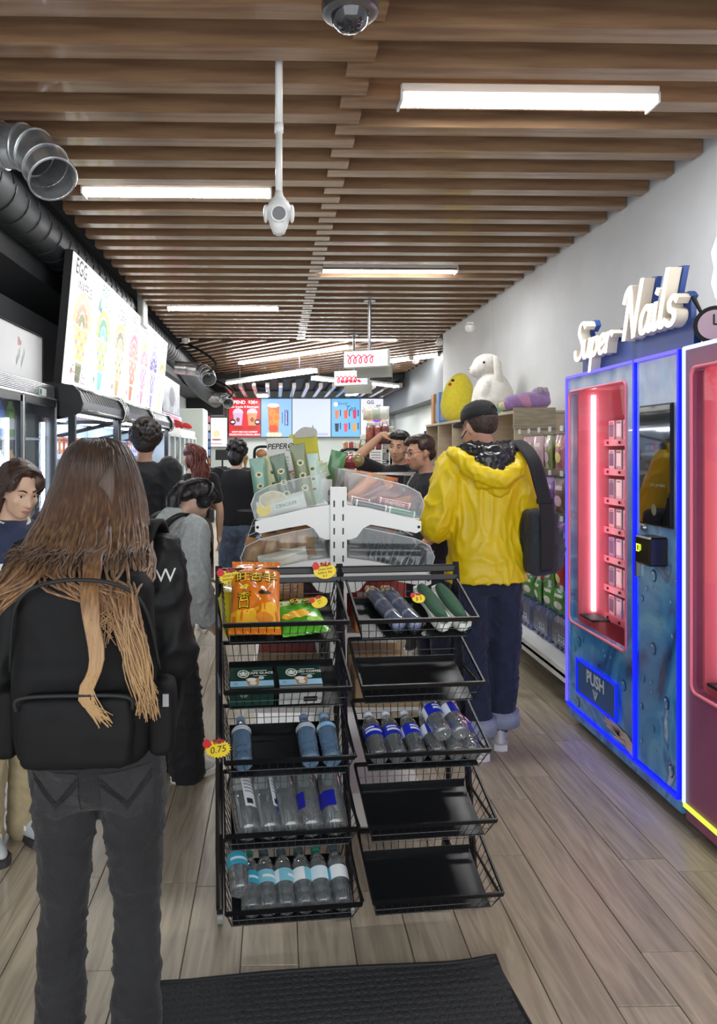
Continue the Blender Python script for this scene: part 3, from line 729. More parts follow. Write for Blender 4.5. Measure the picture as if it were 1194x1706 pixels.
# purple plush lying on the board
t = thing('plush_toy', 'purple and pink plush lying above the hanging candy bags', 'plush toy', (2.11, 6.16, ZT), R(10), 'plush toys'); t.scale = (1.15, 1.25, 1.5)
m = MB(); m.ell((.02, 0, .055), (.16, .1, .055)); m.ell((-.09, -.01, .05), (.1, .08, .045)); m.ell((.1, 0, .09), (.07, .07, .05)); m.ell((-.17, -.02, .03), (.06, .05, .028)); skin(m, 'body', plush('plush_purple', '#a884bd'), t, .008, 4)
m = MB(); m.ell((-.06, -.075, .055), (.06, .02, .032), plush('plush_pink', '#d69bc0'), rot=(0, .3, 0)); m.build('belly', None, t, 'all')
m = MB(); m.ell((.05, -.07, .115), (.022, .012, .02), plush('plush_grey', '#b7b2b4')); m.ell((.11, -.06, .118), (.018, .012, .016), plush('plush_grey')); m.build('ear', None, t, 'all')
m = MB(); m.ell((-.2, -.02, .028), (.035, .035, .024), plush('plush_cream', '#e2d3a6')); m.build('foot', None, t, 'all')
# green box, picture boxes
m = MB(); m.prism([(-.09, 0), (.09, 0), (.11, .09), (-.11, .09)], 'y', -.07, .07, mat('green_plastic', '#1f8a4c', .35)); o = m.build('storage_box'); o.location = (2.12, 6.62, ZT); tag(o, 'small green plastic box between the rabbit and the purple plush', 'box')
for (Y, X, c, c2, l) in ((9.28, 2.08, '#c98a3a', '#e9d6b8', 'orange brown picture box standing at the end of the cubby top'), (8.98, 2.08, '#6b9ad8', '#b9c6ee', 'light blue picture box standing beside the yellow plush')):
    t = thing('picture_box', l, 'box', (X, Y, ZT)); m = MB(); m.box((0, 0, .19), (.22, .14, .38), mat('pb'+c, c, .4), bev=.004); m.build('carton', None, t)
    m = MB(); m.rect(-.09, .04, .09, .26, mat('pb'+c2, c2, .4), -.0712); m.disc(0, .3, .05, .03, mat('pbx', '#f2f2ee', .4), -.0712); flat(m, 'print', t)
t = thing('picture_box', 'small deep blue box hanging in front of the cubby end', 'box', (2.02, 9.62, 1.56)); m = MB(); m.box((0, 0, .12), (.17, .05, .24), mat('deep_blue', '#2140a8', .4), bev=.003); m.build('carton', None, t)
m = MB(); m.rect(-.06, .13, .06, .2, mat('pb_sky', '#7f9ce8', .4), -.0262); m.disc(0, .07, .04, .04, mat('pb_sky'), -.0262); flat(m, 'print', t)
m = MB(); m.box((0, 0, 0), (.13, .02, 1.54), white); o = m.build('hook_post', None, t); o.location = (.02, .04, -.78)
# yellow duck plush in the cubby
t = thing('plush_toy', 'small yellow duck plush with orange beak in a cubby compartment', 'plush toy', (2.08, 8.98, 1.341), R(150), 'plush toys')
m = MB(); m.ell((0, 0, .12), (.11, .11, .12)); m.ell((0, .03, .29), (.1, .1, .1)); m.ell((.07, .08, .05), (.05, .08, .045)); m.ell((-.07, .08, .05), (.05, .08, .045)); skin(m, 'body', plush('plush_yellow2', '#ead84a'), t, .01, 4)
m = MB(); m.ell((0, .14, .27), (.05, .05, .02), plush('plush_orange', '#d98a2e')); m.build('beak', None, t, 'all')
m = MB(); m.ell((-.09, .03, .14), (.03, .06, .07), plush('plush_orange')); m.build('wing', None, t, 'all')
# white plush in a lower cubby
t = thing('plush_toy', 'white plush leaning in the cubby compartment below the rabbit', 'plush toy', (2.1, 7.7, 1.341), R(150), 'plush toys')
m = MB(); m.ell((0, 0, .12), (.12, .1, .12)); m.ell((0, .03, .29), (.1, .1, .09)); m.ell((.08, 0, .4), (.03, .02, .06)); m.ell((-.08, 0, .4), (.03, .02, .06)); skin(m, 'body', wp_, t, .012, 4)

# ------------------------------------------------------------------ candy display with hooks
def conform(b, ob):
    """press a flat print onto a soft packet: subdivide it and cast along +y"""
    from mathutils.bvhtree import BVHTree
    bv = BVHTree.FromPolygons([v.co for v in ob.data.vertices], [tuple(p.vertices) for p in ob.data.polygons])
    bm = bmesh.new(); vv = [bm.verts.new(p) for p in b.v]
    for f_, mi in zip(b.f, b.m):
        try: q = bm.faces.new([vv[k] for k in f_]); q.material_index = mi
        except ValueError: pass
    bmesh.ops.triangulate(bm, faces=bm.faces[:])
    for _ in range(3):
        L = [e for e in bm.edges if e.calc_length() > .011]
        if not L: break
        bmesh.ops.subdivide_edges(bm, edges=L, cuts=1, use_grid_fill=False); bmesh.ops.triangulate(bm, faces=bm.faces[:])
    y0 = max(v.co.y for v in bm.verts)
    bm.verts.index_update()
    out = []
    for v in bm.verts:
        hit = bv.ray_cast(Vector((v.co.x, -1, v.co.z)), Vector((0, 1, 0)))
        y = hit[0].y if hit[0] is not None else 0
        out.append(Vector((v.co.x, y-.0012+(v.co.y-y0)*.6, v.co.z)))
    b.v = out; b.f = [tuple(v.index for v in f_.verts) for f_ in bm.faces]; b.m = [f_.material_index for f_ in bm.faces]; bm.free()
def packet(name, w_, h, d, m, label, cat, group, M, parent=None, print_=None, crimp=True, seal=None, wr=.25, N=8, K=10):
    """soft packet standing in local x-z, faces -y, base at z=0"""
    t = thing(name, label, cat, (0, 0, 0), 0, group); t.matrix_world = M
    vs = []; fs = []
    rnd = random.random()*9
    for s in (-1, 1):
        for j in range(K+1):
            v_ = j/K; z = h*v_
            for i in range(N+1):
                u = i/N*2-1
                e = (1-u*u)**.55*max(0, math.sin(PI*min(1, max(0, (v_-.05)/.9))))**.6
                nn = noise.noise(Vector((u*2.2+rnd, v_*3+rnd, s*2)))+wr*(1-3*abs(noise.noise(Vector((u*3+v_*2+rnd, v_*5-u*1.5, s*3+rnd)))))
                vs.append((u*w_/2*(1-.05*math.sin(PI*v_)), s*(d/2*e*(1+.35*nn)+.0006), z))
    A = (N+1)*(K+1)
    for s in (0, 1):
        for j in range(K):
            for i in range(N):
                q = (s*A+j*(N+1)+i, s*A+j*(N+1)+i+1, s*A+(j+1)*(N+1)+i+1, s*A+(j+1)*(N+1)+i); fs.append(q if s == 0 else q[::-1])
    b = MB(); b.add(vs, fs, m); o = b.build('bag', None, t, 'all', recalc=False)
    if crimp:
        for z in (0, h*.955):
            b = MB(); sm = seal or m
            n = 12
            pts = [(-w_/2+w_*k/n, .0016*(1 if k % 2 else -1)) for k in range(n+1)]
            b.prism([(x, y-.0006) for (x, y) in pts]+[(x, y+.0006) for (x, y) in reversed(pts)], 'z', z, z+h*.045, sm); b.build('crimped_seal', None, t)
    if print_:
        b = MB(); print_(b, w_, h, d); conform(b, o); flat(b, 'print', t)
    return t
foil = lambda n, c='#ffffff', r=.28: mat(n, c, r, .0, coat=.7, bump=.25, bscale=25, var=.08, vscale=15)
t = thing('hook_display', 'white slotted wall display with hooks and bottom shelf beside the blue vending machine', 'display rack', (1.72, 4.28, 0))
m = MB(); m.box((.68, .82, 1.02), (.04, 1.66, 1.62), white); m.build('back_panel', None, t)
for k in range(7):
    m = MB(); m.box((.658, .82, .45+.19*k), (.006, 1.66, .012), mat('slot_grey', '#8f9294', .5)); m.build('slot', None, t)
for s in (0, 1.64):
    m = MB(); m.box((.65, s, .95), (.05, .03, 1.76), white); m.build('upright', None, t)
m = MB(); m.box((.33, .82, .20), (.66, 1.66, .02), white); m.prism([(0, .16), (.012, .16), (.012, .24), (0, .24)], 'y', -.01, 1.65, white); m.build('bottom_shelf', None, t)
m = MB(); m.prism([(.02, .17), (.66, .17), (.66, .19), (.03, .19)], 'y', 1.62, 1.64, white); m.prism([(.005, .2), (.012, .2), (.3, .62), (.3, .64), (.0, .24)], 'y', 1.645, 1.65, white); m.build('side_wing', None, t)
for (cx, cy) in ((.08, .1), (.08, 1.5), (.6, .1), (.6, 1.5)):
    m = MB(); m.cyl((cx, cy-.012, .03), (cx, cy+.012, .03), .03, 12, rubber); m.box((cx, cy, .1), (.04, .04, .13), steel); m.build('caster', None, t)
hk = mat('hook_plastic', '#cfd6d6', .3)
cd = [('pink and white', '#c9a3a6'), ('olive', '#7f8a4a'), ('rose', '#b9707c'), ('yellow', '#d9c23a'), ('violet', '#7a4a9c'), ('deep purple', '#4a1f5c'), ('blue', '#4a6fb0'), ('brown', '#6b5340'), ('red', '#b3322e'), ('green', '#4f8f3c')]
rowsd = [(1.66, .24, [5, 4, 3, 2, 1, 0, 0]), (1.36, .24, [3, 4, 7, 7, 4, 7, 2]), (1.06, .22, [6, 6, 6, 4, 6, 6, 3]), (.80, .20, [8, 8, 9, 8, 9, 8, 3]), (.60, .18, [9, 9, 7, 9, 9, 9, 9])]
rn = ['top', 'second', 'third', 'fourth', 'lowest']
random.seed(3)
for r_, (zh, h, cs) in enumerate(rowsd):
    for i, ci in enumerate(cs):
        Y = 4.42+.21*i
        m = MB(); m.tube([(.65, Y-4.28, zh), (.2, Y-4.28, zh), (.17, Y-4.28, zh+.03)], .003, 6, steel); m.box((.165, Y-4.28, zh+.035), (.004, .05, .035), hk); hook = m.build('hook', None, t)
        cn, cc = cd[ci]
        for q in range(3):
            M = Matrix.Translation((1.96+.07*q, Y, zh-h-.004)) @ Matrix.Rotation(R(-90+random.uniform(-12, 12)), 4, 'Z')
            def pr(b, w_, hh, d, cc=cc, q=q):
                pc = mat('candy_print%d' % (q+ci % 3), ('#e9e2d6', '#d9b7c9', '#efe08a', '#c9d9e9', '#e9a0a0')[(q+ci % 3) % 5], .35)
                b.disc(0, hh*.35, w_*.3, hh*.16, pc, -d*.62); b.rect(-w_*.3, hh*.66, w_*.3, hh*.78, pc, -d*.55)
            packet('candy_bag', .17, h, .045, foil('candy_'+cn, cc), '%s candy bag on the %s hook row of the white wall display' % (cn, rn[r_]), 'candy bag', 'candy bags on the wall hooks', M, print_=pr if q == 0 else None, crimp=(q == 0))
# water packs on the bottom shelf
wb = mat('wrap_blue', '#1d2f8a', .2, coat=1, var=.3, vscale=20); wl = mat('wrap_print', '#c9d3e6', .4)
for k in range(4):
    t = thing('water_pack', 'shrink wrapped pack of dark blue bottles on the low white shelf', 'water pack', (1.98, 4.5+.36*k, .211), R(-90), 'blue bottle packs on the low shelf')
    m = MB(); m.box((0, 0, .115), (.33, .2, .2), clear('shrink_wrap', '#dfe6f2', .1, 1.5, .12), bev=.03); m.build('wrap', None, t)
    for i in range(4):
        for j in range(2):
            m = MB(); m.lathe([(.03, 0), (.036, .01), (.036, .14), (.02, .19), (.013, .2), (.013, .22)], 12, wb, Matrix.Translation((-.115+.077*i, -.05+.09*j, .002))); m.build('bottle', None, t, True)
    m = MB(); m.txt('ssa', .04, .1, .1, wl, -.104); flat(m, 'wrap_print', t)
# ------------------------------------------------------------------ black wire snack rack
RA = R(5.5); RW = .867; SW_ = .408
RX = Matrix.Translation((-.195, 2.53, 0)) @ Matrix.Rotation(RA, 4, 'Z')
rack = thing('wire_rack', 'two column black wire rack with ten slanted trays in the aisle', 'display rack', (-.195, 2.53, 0), RA)
m = MB(); m.box((RW/2, .09, 1.118), (RW, .016, .026), blackm, bev=.004); m.build('top_bar', None, rack)
m = MB(); m.box((RW/2, .075, 1.088), (RW, .01, .016), blackm); m.build('back_bar', None, rack)
for x in (0, RW/2, RW):
    m = MB(); m.tube([(x, .09, 1.14), (x, -.11, .045)], .012, 4, blackm); m.build('post', None, rack)
    m = MB(); m.tube([(x, .09, 1.10), (x, .2, .045)], .01, 4, blackm); m.build('rear_leg', None, rack)
    m = MB(); m.box((x, .045, .05), (.02, .34, .02), blackm); m.build('foot_bar', None, rack)
    for y in (-.11, .2):
        m = MB(); m.cyl((x-.009, y, .022), (x+.009, y, .022), .022, 14, mat('caster_clear', '#8b8f90', .2)); m.build('caster', None, rack, True)
    for k in range(5):
        m = MB(); z = .985-.2*k; m.tube([(x, .09-.2*(1.14-z)/1.095, z), (x, -.1-.052*k, z-.02)], .005, 6, blackm); m.build('tray_bracket', None, rack)
TA = R(23); TD, TH = .25, .085
plate = mat('tray_plate', '#131517', .32)
def tray_parts():
    # rim
    m = MB(); w_, d = SW_, TD
    m.box((w_/2, 0, 0), (w_, .006, .016), blackm); m.box((w_/2, d, 0), (w_, .006, .014), blackm)
    for x in (0, w_): m.box((x, d/2, 0), (.006, d, .012), blackm)
    rim = m
    q = MB(); ins = .02; zb = -TH; r = .0013
    n = 15
    for k in range(n+1):
        x = .006+(w_-.012)*k/n; xi = ins+(w_-2*ins)*k/n
        q.tube([(x, 0, 0), (xi, ins, zb)], r, 4, blackm); q.tube([(x, d, 0), (xi, d-ins, zb)], r, 4, blackm)
    for k in range(9):
        y = d*k/8; yi = ins+(d-2*ins)*k/8
        q.tube([(0, y, 0), (ins, yi, zb)], r, 4, blackm); q.tube([(w_, y, 0), (w_-ins, yi, zb)], r, 4, blackm)
    for f_ in (.55, 1):
        i2 = ins*f_; z2 = zb*f_
        q.tube([(i2, i2, z2), (w_-i2, i2, z2), (w_-i2, d-i2, z2), (i2, d-i2, z2)], r*1.2, 4, blackm, closed=True)
    p = MB(); p.box((w_/2, d/2, zb+.003), (w_-2*ins-.004, d-2*ins-.002, .004), plate); 
    p.box((w_/2, d-ins-.003, zb+.012), (w_-2*ins-.004, .002, .02), plate)
    return rim, q, p
rimb, wireb, plateb = tray_parts()
proto = None; TRAY = {}
for c_ in (0, 1):
    for k in range(5):
        M = Matrix.Translation((.012+c_*(RW/2+.01), -.15-.052*k, .985-.2*k)) @ Matrix.Rotation(TA, 4, 'X')
        if proto is None:
            o = rimb.build('tray', None, rack); wi = wireb.build('wire_mesh', None, o); wi['kind'] = 'stuff'; pl = plateb.build('tray_floor', None, o); proto = (o, wi, pl)
        else:
            o = obj('tray', proto[0].data, rack); wi = obj('wire_mesh', proto[1].data, o); wi['kind'] = 'stuff'; obj('tray_floor', proto[2].data, o)
        o.matrix_local = M; TRAY[(c_, k)] = RX @ M
LIE = Matrix.Rotation(R(-90), 4, 'X')
def on_tray(c_, k, x, y, z=0, rz=0, roll=0): return TRAY[(c_, k)] @ Matrix.Translation((x, y, -TH+.006+z)) @ Matrix.Rotation(rz, 4, 'Z') @ LIE @ Matrix.Rotation(roll, 4, 'Z')

# bottles
pet = clear('pet_clear', '#f6fafb', .06, 3.2, .11); petb = clear('pet_blue', '#a3cdf2', .08, 2.6, .3)
water_in = clear('water_clear', '#e9f1f3', .02, 1.8, .045); water_b = clear('water_blue', '#7ab4e6', .02, 1.4, .16)
BOT = {}
def bottle(kind, label, group, M):
    key = kind
    if key not in BOT:
        t = thing('water_bottle', label, 'bottle', (0, 0, 0), 0, group)
        if kind == 'litre':
            prof = [(.02, 0), (.036, .004), (.041, .015), (.041, .19), (.039, .215), (.028, .245), (.015, .265), (.0135, .285)]; capz, lab = .283, (.075, .175)
        else:
            prof = [(.014, .004), (.024, 0), (.031, .006), (.0325, .015), (.0325, .03), (.031, .036), (.0325, .042), (.0325, .056), (.031, .062), (.0325, .068), (.0325, .125), (.031, .14), (.024, .162), (.0145, .178), (.0125, .19)]; capz, lab = .188, (.075, .118)
            if kind in ('blue', 'bluew'): lab = (.125, .142)
        n = 18
        m = MB(); m.lathe(prof, n, petb if kind in ('blue', 'bluew') else pet); m.build('shell', None, t, 'all')
        m = MB(); m.lathe([(r*.93, z+.002) for (r, z) in prof[:-1]], n, water_b if kind in ('blue', 'bluew') else water_in); m.build('water', None, t, 'all')
        cc = {'teal': '#1f6f5a', 'teal2': '#3a4a4c', 'royal': '#e3e8ee', 'royal2': '#e3e8ee', 'blue': '#9fc0dd', 'bluew': '#7a8fa8', 'litre': '#c9d0d4', 'litre2': '#c9d0d4'}[kind]
        m = MB(); m.lathe([(.0145, 0), (.0155, .002), (.0155, .014), (.013, .017)], 14, mat('cap_'+kind, cc, .4)); o = m.build('cap', None, t, True); o.location.z = capz
        lc, l2 = {'teal': ('#3aa0b8', '#cfe3ea'), 'teal2': ('#7fc0d0', '#e3eaec'), 'royal': ('#1f2fb8', '#e8ecf4'), 'royal2': ('#2433a8', '#dfe4ee'), 'blue': ('#8fc4ee', '#d9ecf8'), 'bluew': ('#d5dade', '#9fb3c4'), 'litre': ('#e1e4e8', '#8f97a0')}[kind]
        r = .0418 if kind == 'litre' else .0331
        # label wraps three quarters; barcode or wave panel on the rest
        def band(a0, a1, z0, z1, mm, rr):
            b = MB(); vs = []; N = 14
            for i in range(N+1):
                a = a0+(a1-a0)*i/N
                for z in (z0, z1): vs.append((rr*math.cos(a), rr*math.sin(a), z))
            b.add(vs, [(2*i, 2*i+2, 2*i+3, 2*i+1) for i in range(N)], mm); return b
        if kind == 'litre':
            b = band(R(-100), R(-20), lab[0], lab[1]+.03, mat('lab_'+kind, lc, .35), r); lo = b.build('label', None, t, 'all', recalc=False)
            b = band(R(20), R(150), .06, .12, mat('lab_deep', '#23279a', .3), r); b.build('label', None, t, 'all', recalc=False)
            b = band(R(-90), R(-60), .085, .105, mat('ink', '#2b2d33', .5), r+.0004); b.build('print', None, lo, recalc=False)
            for q in range(4):
                b = band(R(-92), R(-30), .13+.014*q, .136+.014*q, mat('ink_grey', '#9298a3', .5), r+.0004); b.build('print', None, lo, recalc=False)
        else:
            b = band(R(-200), R(20), lab[0], lab[1], mat('lab_'+kind, lc, .35), r); lo = b.build('label', None, t, 'all', recalc=False)
            b = band(R(20), R(160), lab[0], lab[1], mat('lab2_'+kind, l2, .35), r); b.build('label', None, t, 'all', recalc=False)
            zm = (lab[0]+lab[1])/2; hh = lab[1]-lab[0]
            b = band(R(-150), R(-40), zm-.12*hh, zm+.08*hh, mat('lab2_'+kind), r+.0004); b.build('print', None, lo, recalc=False)
            if kind in ('royal', 'royal2'):
                b = band(R(-150), R(-90), zm+.2*hh, zm+.34*hh, mat('lab2_'+kind), r+.0004); b.build('print', None, lo, recalc=False)
        BOT[key] = t
    else:
        t = copy_tree(BOT[key]); t['label'] = label; t['group'] = group
    t.matrix_world = M
    return t
g = 'teal label bottles on the lowest tray'
for i, x in enumerate((.075, .125, .182, .24, .295, .355)):
    bottle('teal' if i in (0, 4) else 'teal2', 'small clear water bottle with teal label on the lowest left tray' if i in (0, 4) else 'small clear water bottle with pale teal and white label on the lowest left tray', g, on_tray(0, 4, x+.005, .03, .034, roll=R(40*i)))
bottle('teal', 'green capped water bottle lying on top of the others in the lowest left tray', g, on_tray(0, 4, .045, .055, .09, roll=R(20), rz=R(3)))
for i, x in enumerate((.075, .14, .205, .27, .345)):
    bottle('litre', 'tall clear litre water bottle lying in the second lowest left tray', 'litre bottles on the fourth tray', on_tray(0, 3, x, .03, .043, roll=R(30*i+10), rz=R(6-2*i)))
bottle('bluew', 'blue tinted water bottle beside the lower sale tag', 'blue bottles on the third tray', on_tray(0, 2, .06, .03, .034, roll=R(30)))
bottle('bluew', 'blue tinted water bottle with white label in the third left tray', 'blue bottles on the third tray', on_tray(0, 2, .275, .03, .034, roll=R(0)))
bottle('blue', 'blue tinted water bottle with light blue label at the end of the third left tray', 'blue bottles on the third tray', on_tray(0, 2, .345, .03, .034, roll=R(60)))
for i, x in enumerate((.06, .122, .188, .255, .32, .372)):
    bottle('royal' if i % 2 == 0 else 'royal2', 'small water bottle with royal blue label lying in the third right tray', 'royal blue label bottles', on_tray(1, 2, x-.004, .03, .034, roll=R(25*i)))
for i, x in enumerate((.275, .335)):
    bottle('royal' if i == 0 else 'royal2', 'royal blue label water bottle lying on top of the row in the third right tray', 'royal blue label bottles', on_tray(1, 2, x-.004, .06, .09, roll=R(50+40*i), rz=R(5)))

# chip bags
orange = foil('chips_orange', '#e07a1c'); yelf = foil('chips_yellow', '#e8b82c'); lime = foil('chips_green', '#5cb52e'); cream = foil('chips_cream', '#e6dfb0')
inkb = mat('print_black', '#20170c', .5); ylw = mat('print_yellow', '#f3d21f', .45); redp = mat('print_red', '#d21f26', .45); whp = mat('print_plain_white', '#f2efe6', .5)
def pr(b, w_, h, d):
    y = -.05
    b.rect(-w_*.47, h*.06, w_*.47, h*.26, mat('chip_gold', '#f0b428', .4), y)
    b.shape([(-w_*.2, h*.26), (w_*.47, h*.26), (w_*.47, h*.4)], mat('chip_gold'), y)
    for i, s in enumerate('旺杏手'):
        b.txt(s, -.046+.046*i, h*.70, .054, inkb, y-.001, offset=.0022); b.txt(s, -.046+.046*i, h*.70, .051, ylw, y-.003)
    for (s, z) in (('杏', h*.42), ('口', h*.325)):
        b.txt(s, -.04, z, .044, inkb, y-.001, offset=.002); b.txt(s, -.04, z, .041, ylw, y-.003)
    b.shape([(-.06, h*.62), (-.056, h*.62), (-.03, h*.52), (-.034, h*.52)], whp, y-.001); b.shape([(.055, h*.62), (.059, h*.62), (.042, h*.53), (.038, h*.53)], whp, y-.001)
    b.disc(.03, h*.17, .03, .02, mat('chip_deep', '#e0861c', .45), y-.001); b.disc(.03, h*.48, .022, .008, inkb, y-.001); b.disc(-.04, h*.56, .016, .01, ylw, y-.001)
packet('chips_bag', .172, .325, .055, orange, 'orange snack bag with yellow characters leaning in the top left tray', 'snack bag', None, on_tray(0, 0, .102, .005, .038, R(-4)) @ Matrix.Rotation(R(14), 4, 'X'), print_=pr, wr=.7, N=22, K=30)
packet('chips_bag', .13, .27, .05, foil('chips_olive', '#c9b92c'), 'yellow snack bag tucked behind the orange bag', 'snack bag', None, on_tray(0, 0, .066, .03, .02, R(6)) @ Matrix.Rotation(R(6), 4, 'X'))
def pr(b, w_, h, d):
    y = -d*.62
    b.rect(-w_*.46, h*.72, w_*.46, h*.95, mat('print_cream', '#e9e2b4', .5), y*.55)
    for i, s in enumerate('旺手'): b.txt(s, .0+.045*i, h*.72, .045, inkb, y-.0005, offset=.002); b.txt(s, .0+.045*i, h*.72, .042, ylw, y-.0016)
    b.disc(-.02, h*.36, .05, .018, mat('chip_gold'), y); b.disc(.04, h*.22, .03, .012, mat('print_leaf', '#a7dc5a', .5), y)
packet('chips_bag', .165, .2, .05, lime, 'green snack bag lying flat in the top left tray', 'snack bag', None, on_tray(0, 0, .275, .01, .028, R(9)), print_=pr, wr=.6, N=20, K=24)

# coffee boxes
def coffee(c_, k, x, label, words, fm):
    t = thing('coffee_box', label, 'box', (0, 0, 0), 0, 'coffee boxes on the second tray')
    t.matrix_world = TRAY[(c_, k)] @ Matrix.Translation((x, .024, -TH+.006))
    m = MB(); m.box((0, .05, .0385), (.142, .10, .075), mat('coffee_green', '#173a30', .4), bev=.002); m.build('carton', None, t)
    def art(b):
        b.rect(-.07, .004, .07, .03, mat('coffee_sky', '#9fcbe6', .45), -.0006); g_ = mat('logo_green', '#1d5c45', .45)
        b.disc(-.026, .064, .019, .019, whp, -.0008, 24); b.disc(-.026, .064, .0155, .0155, g_, -.0012, 24); b.disc(-.026, .067, .006, .0075, whp, -.0016); b.shape([(-.038, .054), (-.014, .054), (-.02, .061), (-.032, .061)], whp, -.0016)
        for s in (-1, 1): b.shape([(-.026+s*.006, .057), (-.026+s*.0135, .063), (-.026+s*.010, .073), (-.026+s*.0075, .067)], whp, -.0016)
        b.txt(words, .03, .066, .0145, whp, -.001, offset=.0004); b.rect(.004, .077, .052, .0795, whp, -.001); b.rect(.006, .052, .05, .054, whp, -.001)
        b.shape([(-.012, .006), (.02, .006), (.027, .042), (-.02, .042)], mat('coffee_cup', '#b98e68', .5), -.0012); b.disc(.0, .034, .015, .009, whp, -.0016); b.disc(.004, .018, .011, .009, mat('ice_cream', '#efe3d3', .5), -.0016); b.disc(.032, .042, .009, .008, mat('coffee_mint', '#bfdcd2', .5), -.0014)
        b.txt('10', -.054, .017, .014, mat('print_blue', '#2a6aa8', .5), -.001)
    b = MB(); b.M = Matrix.Translation((0, 0, .0768)) @ LIE; art(b); flat(b, 'print', t)
    b = MB(); b.rect(-.07, .002, .07, .075, fm, -.0006)
    if fm is not MATS.get('grey_card'): b.disc(-.026, .05, .014, .014, mat('dim_white', '#6f7f78', .5), -.001); b.txt('ICED COFFEE', .03, .055, .012, mat('dim_white'), -.001)
    else: b.rect(.01, .012, .055, .032, inkb, -.001); b.disc(-.05, .06, .006, .006, inkb, -.001)
    flat(b, 'front_print', t)
grey_card = mat('grey_card', '#a9aaa6', .6)
coffee(0, 1, .09, 'dark green and sky blue coffee box reading cafe glace', 'CAFE GLACE', mat('coffee_green', '#173a30', .4))
coffee(0, 1, .248, 'dark green and sky blue coffee box reading iced coffee', 'ICED COFFEE', grey_card)

# umbrellas and slippers in the top right tray
plaid = mat('plaid', '#3a4a7c', .6, col2='#8a98bd', vscale=40, stretch=(3, 1, .5))
for i in range(2):
    t = thing('folding_umbrella', 'blue checked folding umbrella in clear wrap in the top right tray', 'umbrella', (0, 0, 0), 0, 'folded umbrellas'); t.matrix_world = on_tray(1, 0, .185+.058*i-.03, .03, .03, R(16))
    m = MB(); m.lathe([(.01, 0), (.022, .01), (.027, .05), (.026, .15), (.021, .2), (.014, .21)], 16, plaid); m.build('folded_cloth', None, t, 'all')
    m = MB(); m.lathe([(.013, .205), (.015, .212), (.015, .24), (.009, .252)], 14, mat('wood_handle', '#b98f55', .45)); m.build('handle', None, t, True)
    m = MB(); m.tube([(.012*math.cos(a)+.012, .012*math.sin(a), .245+.008*math.sin(a)) for a in [k*PI/6 for k in range(12)]], .002, 5, mat('cord', '#c9b07a', .7), closed=True); m.build('loop', None, t)
    for z in (.06, .13):
        m = MB(); m.lathe([(.0275, z), (.0275, z+.012)], 16, mat('band_white', '#c3cad9', .5), cap=False); m.build('strap', None, t)
    m = MB(); m.lathe([(.03, -.004), (.032, .02), (.031, .2), (.024, .22)], 12, clear('cello', '#ffffff', .12, 2.0, .05)); m.build('wrapper', None, t, 'all')
for i in range(2):
    t = thing('slipper', 'dark green slipper with white sole lying sole up in the top right tray', 'slipper', (0, 0, 0), 0, 'pair of green slippers'); t.matrix_world = TRAY[(1, 0)] @ Matrix.Translation((.305+.068*i, .008, -TH+.012)) @ Matrix.Rotation(R(8), 4, 'Z')
    out = [(.0, 0), (.022, .006), (.031, .03), (.031, .07), (.027, .12), (.03, .17), (.032, .205), (.024, .235), (.0, .245), (-.024, .235), (-.032, .205), (-.03, .17), (-.027, .12), (-.031, .07), (-.031, .03), (-.022, .006)]
    m = MB(); m.prism(out, 'z', .03, .046, mat('slipper_white', '#d9ddd4', .5)); m.build('sole', None, t)
    m = MB(); m.loft([(0, .122, .05+.0, .029, .118)]+[(0, .122, .05+.006*k, .028-.003*k, .117-.006*k) for k in range(1, 4)], 24, mat('slipper_green', '#3c6048', .8, bump=.2)); m.build('insole', None, t, 'all')
    m = MB(); m.loft([(0, .06, .0, .02, .04), (0, .06, .015, .03, .055), (0, .06, .031, .031, .058)], 20, mat('slipper_white')); m.build('upper', None, t, 'all')

# sale tags
def sale(M, label, l2, spiky=True, sz=1.0, word='Sale'):
    t = thing('sale_tag', label, 'price tag', (0, 0, 0), 0, 'yellow sale tags'); t.matrix_world = M @ Matrix.Scale(sz, 4)
    n = 44; pts = []
    for k in range(n):
        r = 1 if (k % 2 or not spiky) else .82
        a = 2*PI*k/n; pts.append((.046*r*math.cos(a), .032*r*math.sin(a)))
    m = MB(); m.prism(pts, 'y', 0, .0015, ylw); m.build('card', None, t)
    b = MB(); b.shape([(-.05, .012), (-.052, .022), (-.044, .035), (-.034, .036), (-.026, .028), (-.02, .016), (-.03, .006), (-.042, .004)], redp, -.0006)
    b.txt(word, .002, .026, .022, redp, -.0012, rot=R(-8), offset=.0022); b.txt(word, .002, .026, .022, inkb, -.0018, rot=R(-8), offset=.0002)
    for i, s in enumerate(l2): b.txt(s, .0, .008-.014*i if len(l2) > 1 else -.002, .0135 if len(l2) > 1 else .032, inkb, -.0012, rot=R(-8), shear=.15)
    flat(b, 'print', t)
def at_px(px, py, Y, tilt=0): return Matrix.Translation(atY(px, py, Y)) @ Matrix.Rotation(RA, 4, 'Z') @ Matrix.Rotation(tilt, 4, 'X')
sale(at_px(383, 962, 2.60), 'spiky sale tag on the top bar behind the orange snack bag', ['Great best', 'before day', '$ 3'], sz=.9)
sale(at_px(541, 951, 2.61), 'round sale tag clipped to the middle of the top bar', ['Great best', 'before day', '$ 2'], False, .88, 'SaLe')
sale(at_px(363, 1248, 2.265), 'sale tag reading 0.75 clipped to the third left tray', ['0.75'], sz=.9)
sale(TRAY[(0, 0)] @ Matrix.Translation((.33, .125, -.005)) @ Matrix.Rotation(R(-45), 4, 'X') @ Matrix.Rotation(R(-14), 4, 'Y'), 'round yellow sale tag on the green snack bag', ['best', '$ 3'], False, .62)
sale(TRAY[(1, 0)] @ Matrix.Translation((.235, .125, .0)) @ Matrix.Rotation(R(-45), 4, 'X'), 'spiky sale tag on the umbrella wrap', ['$ 5'], True, .55)

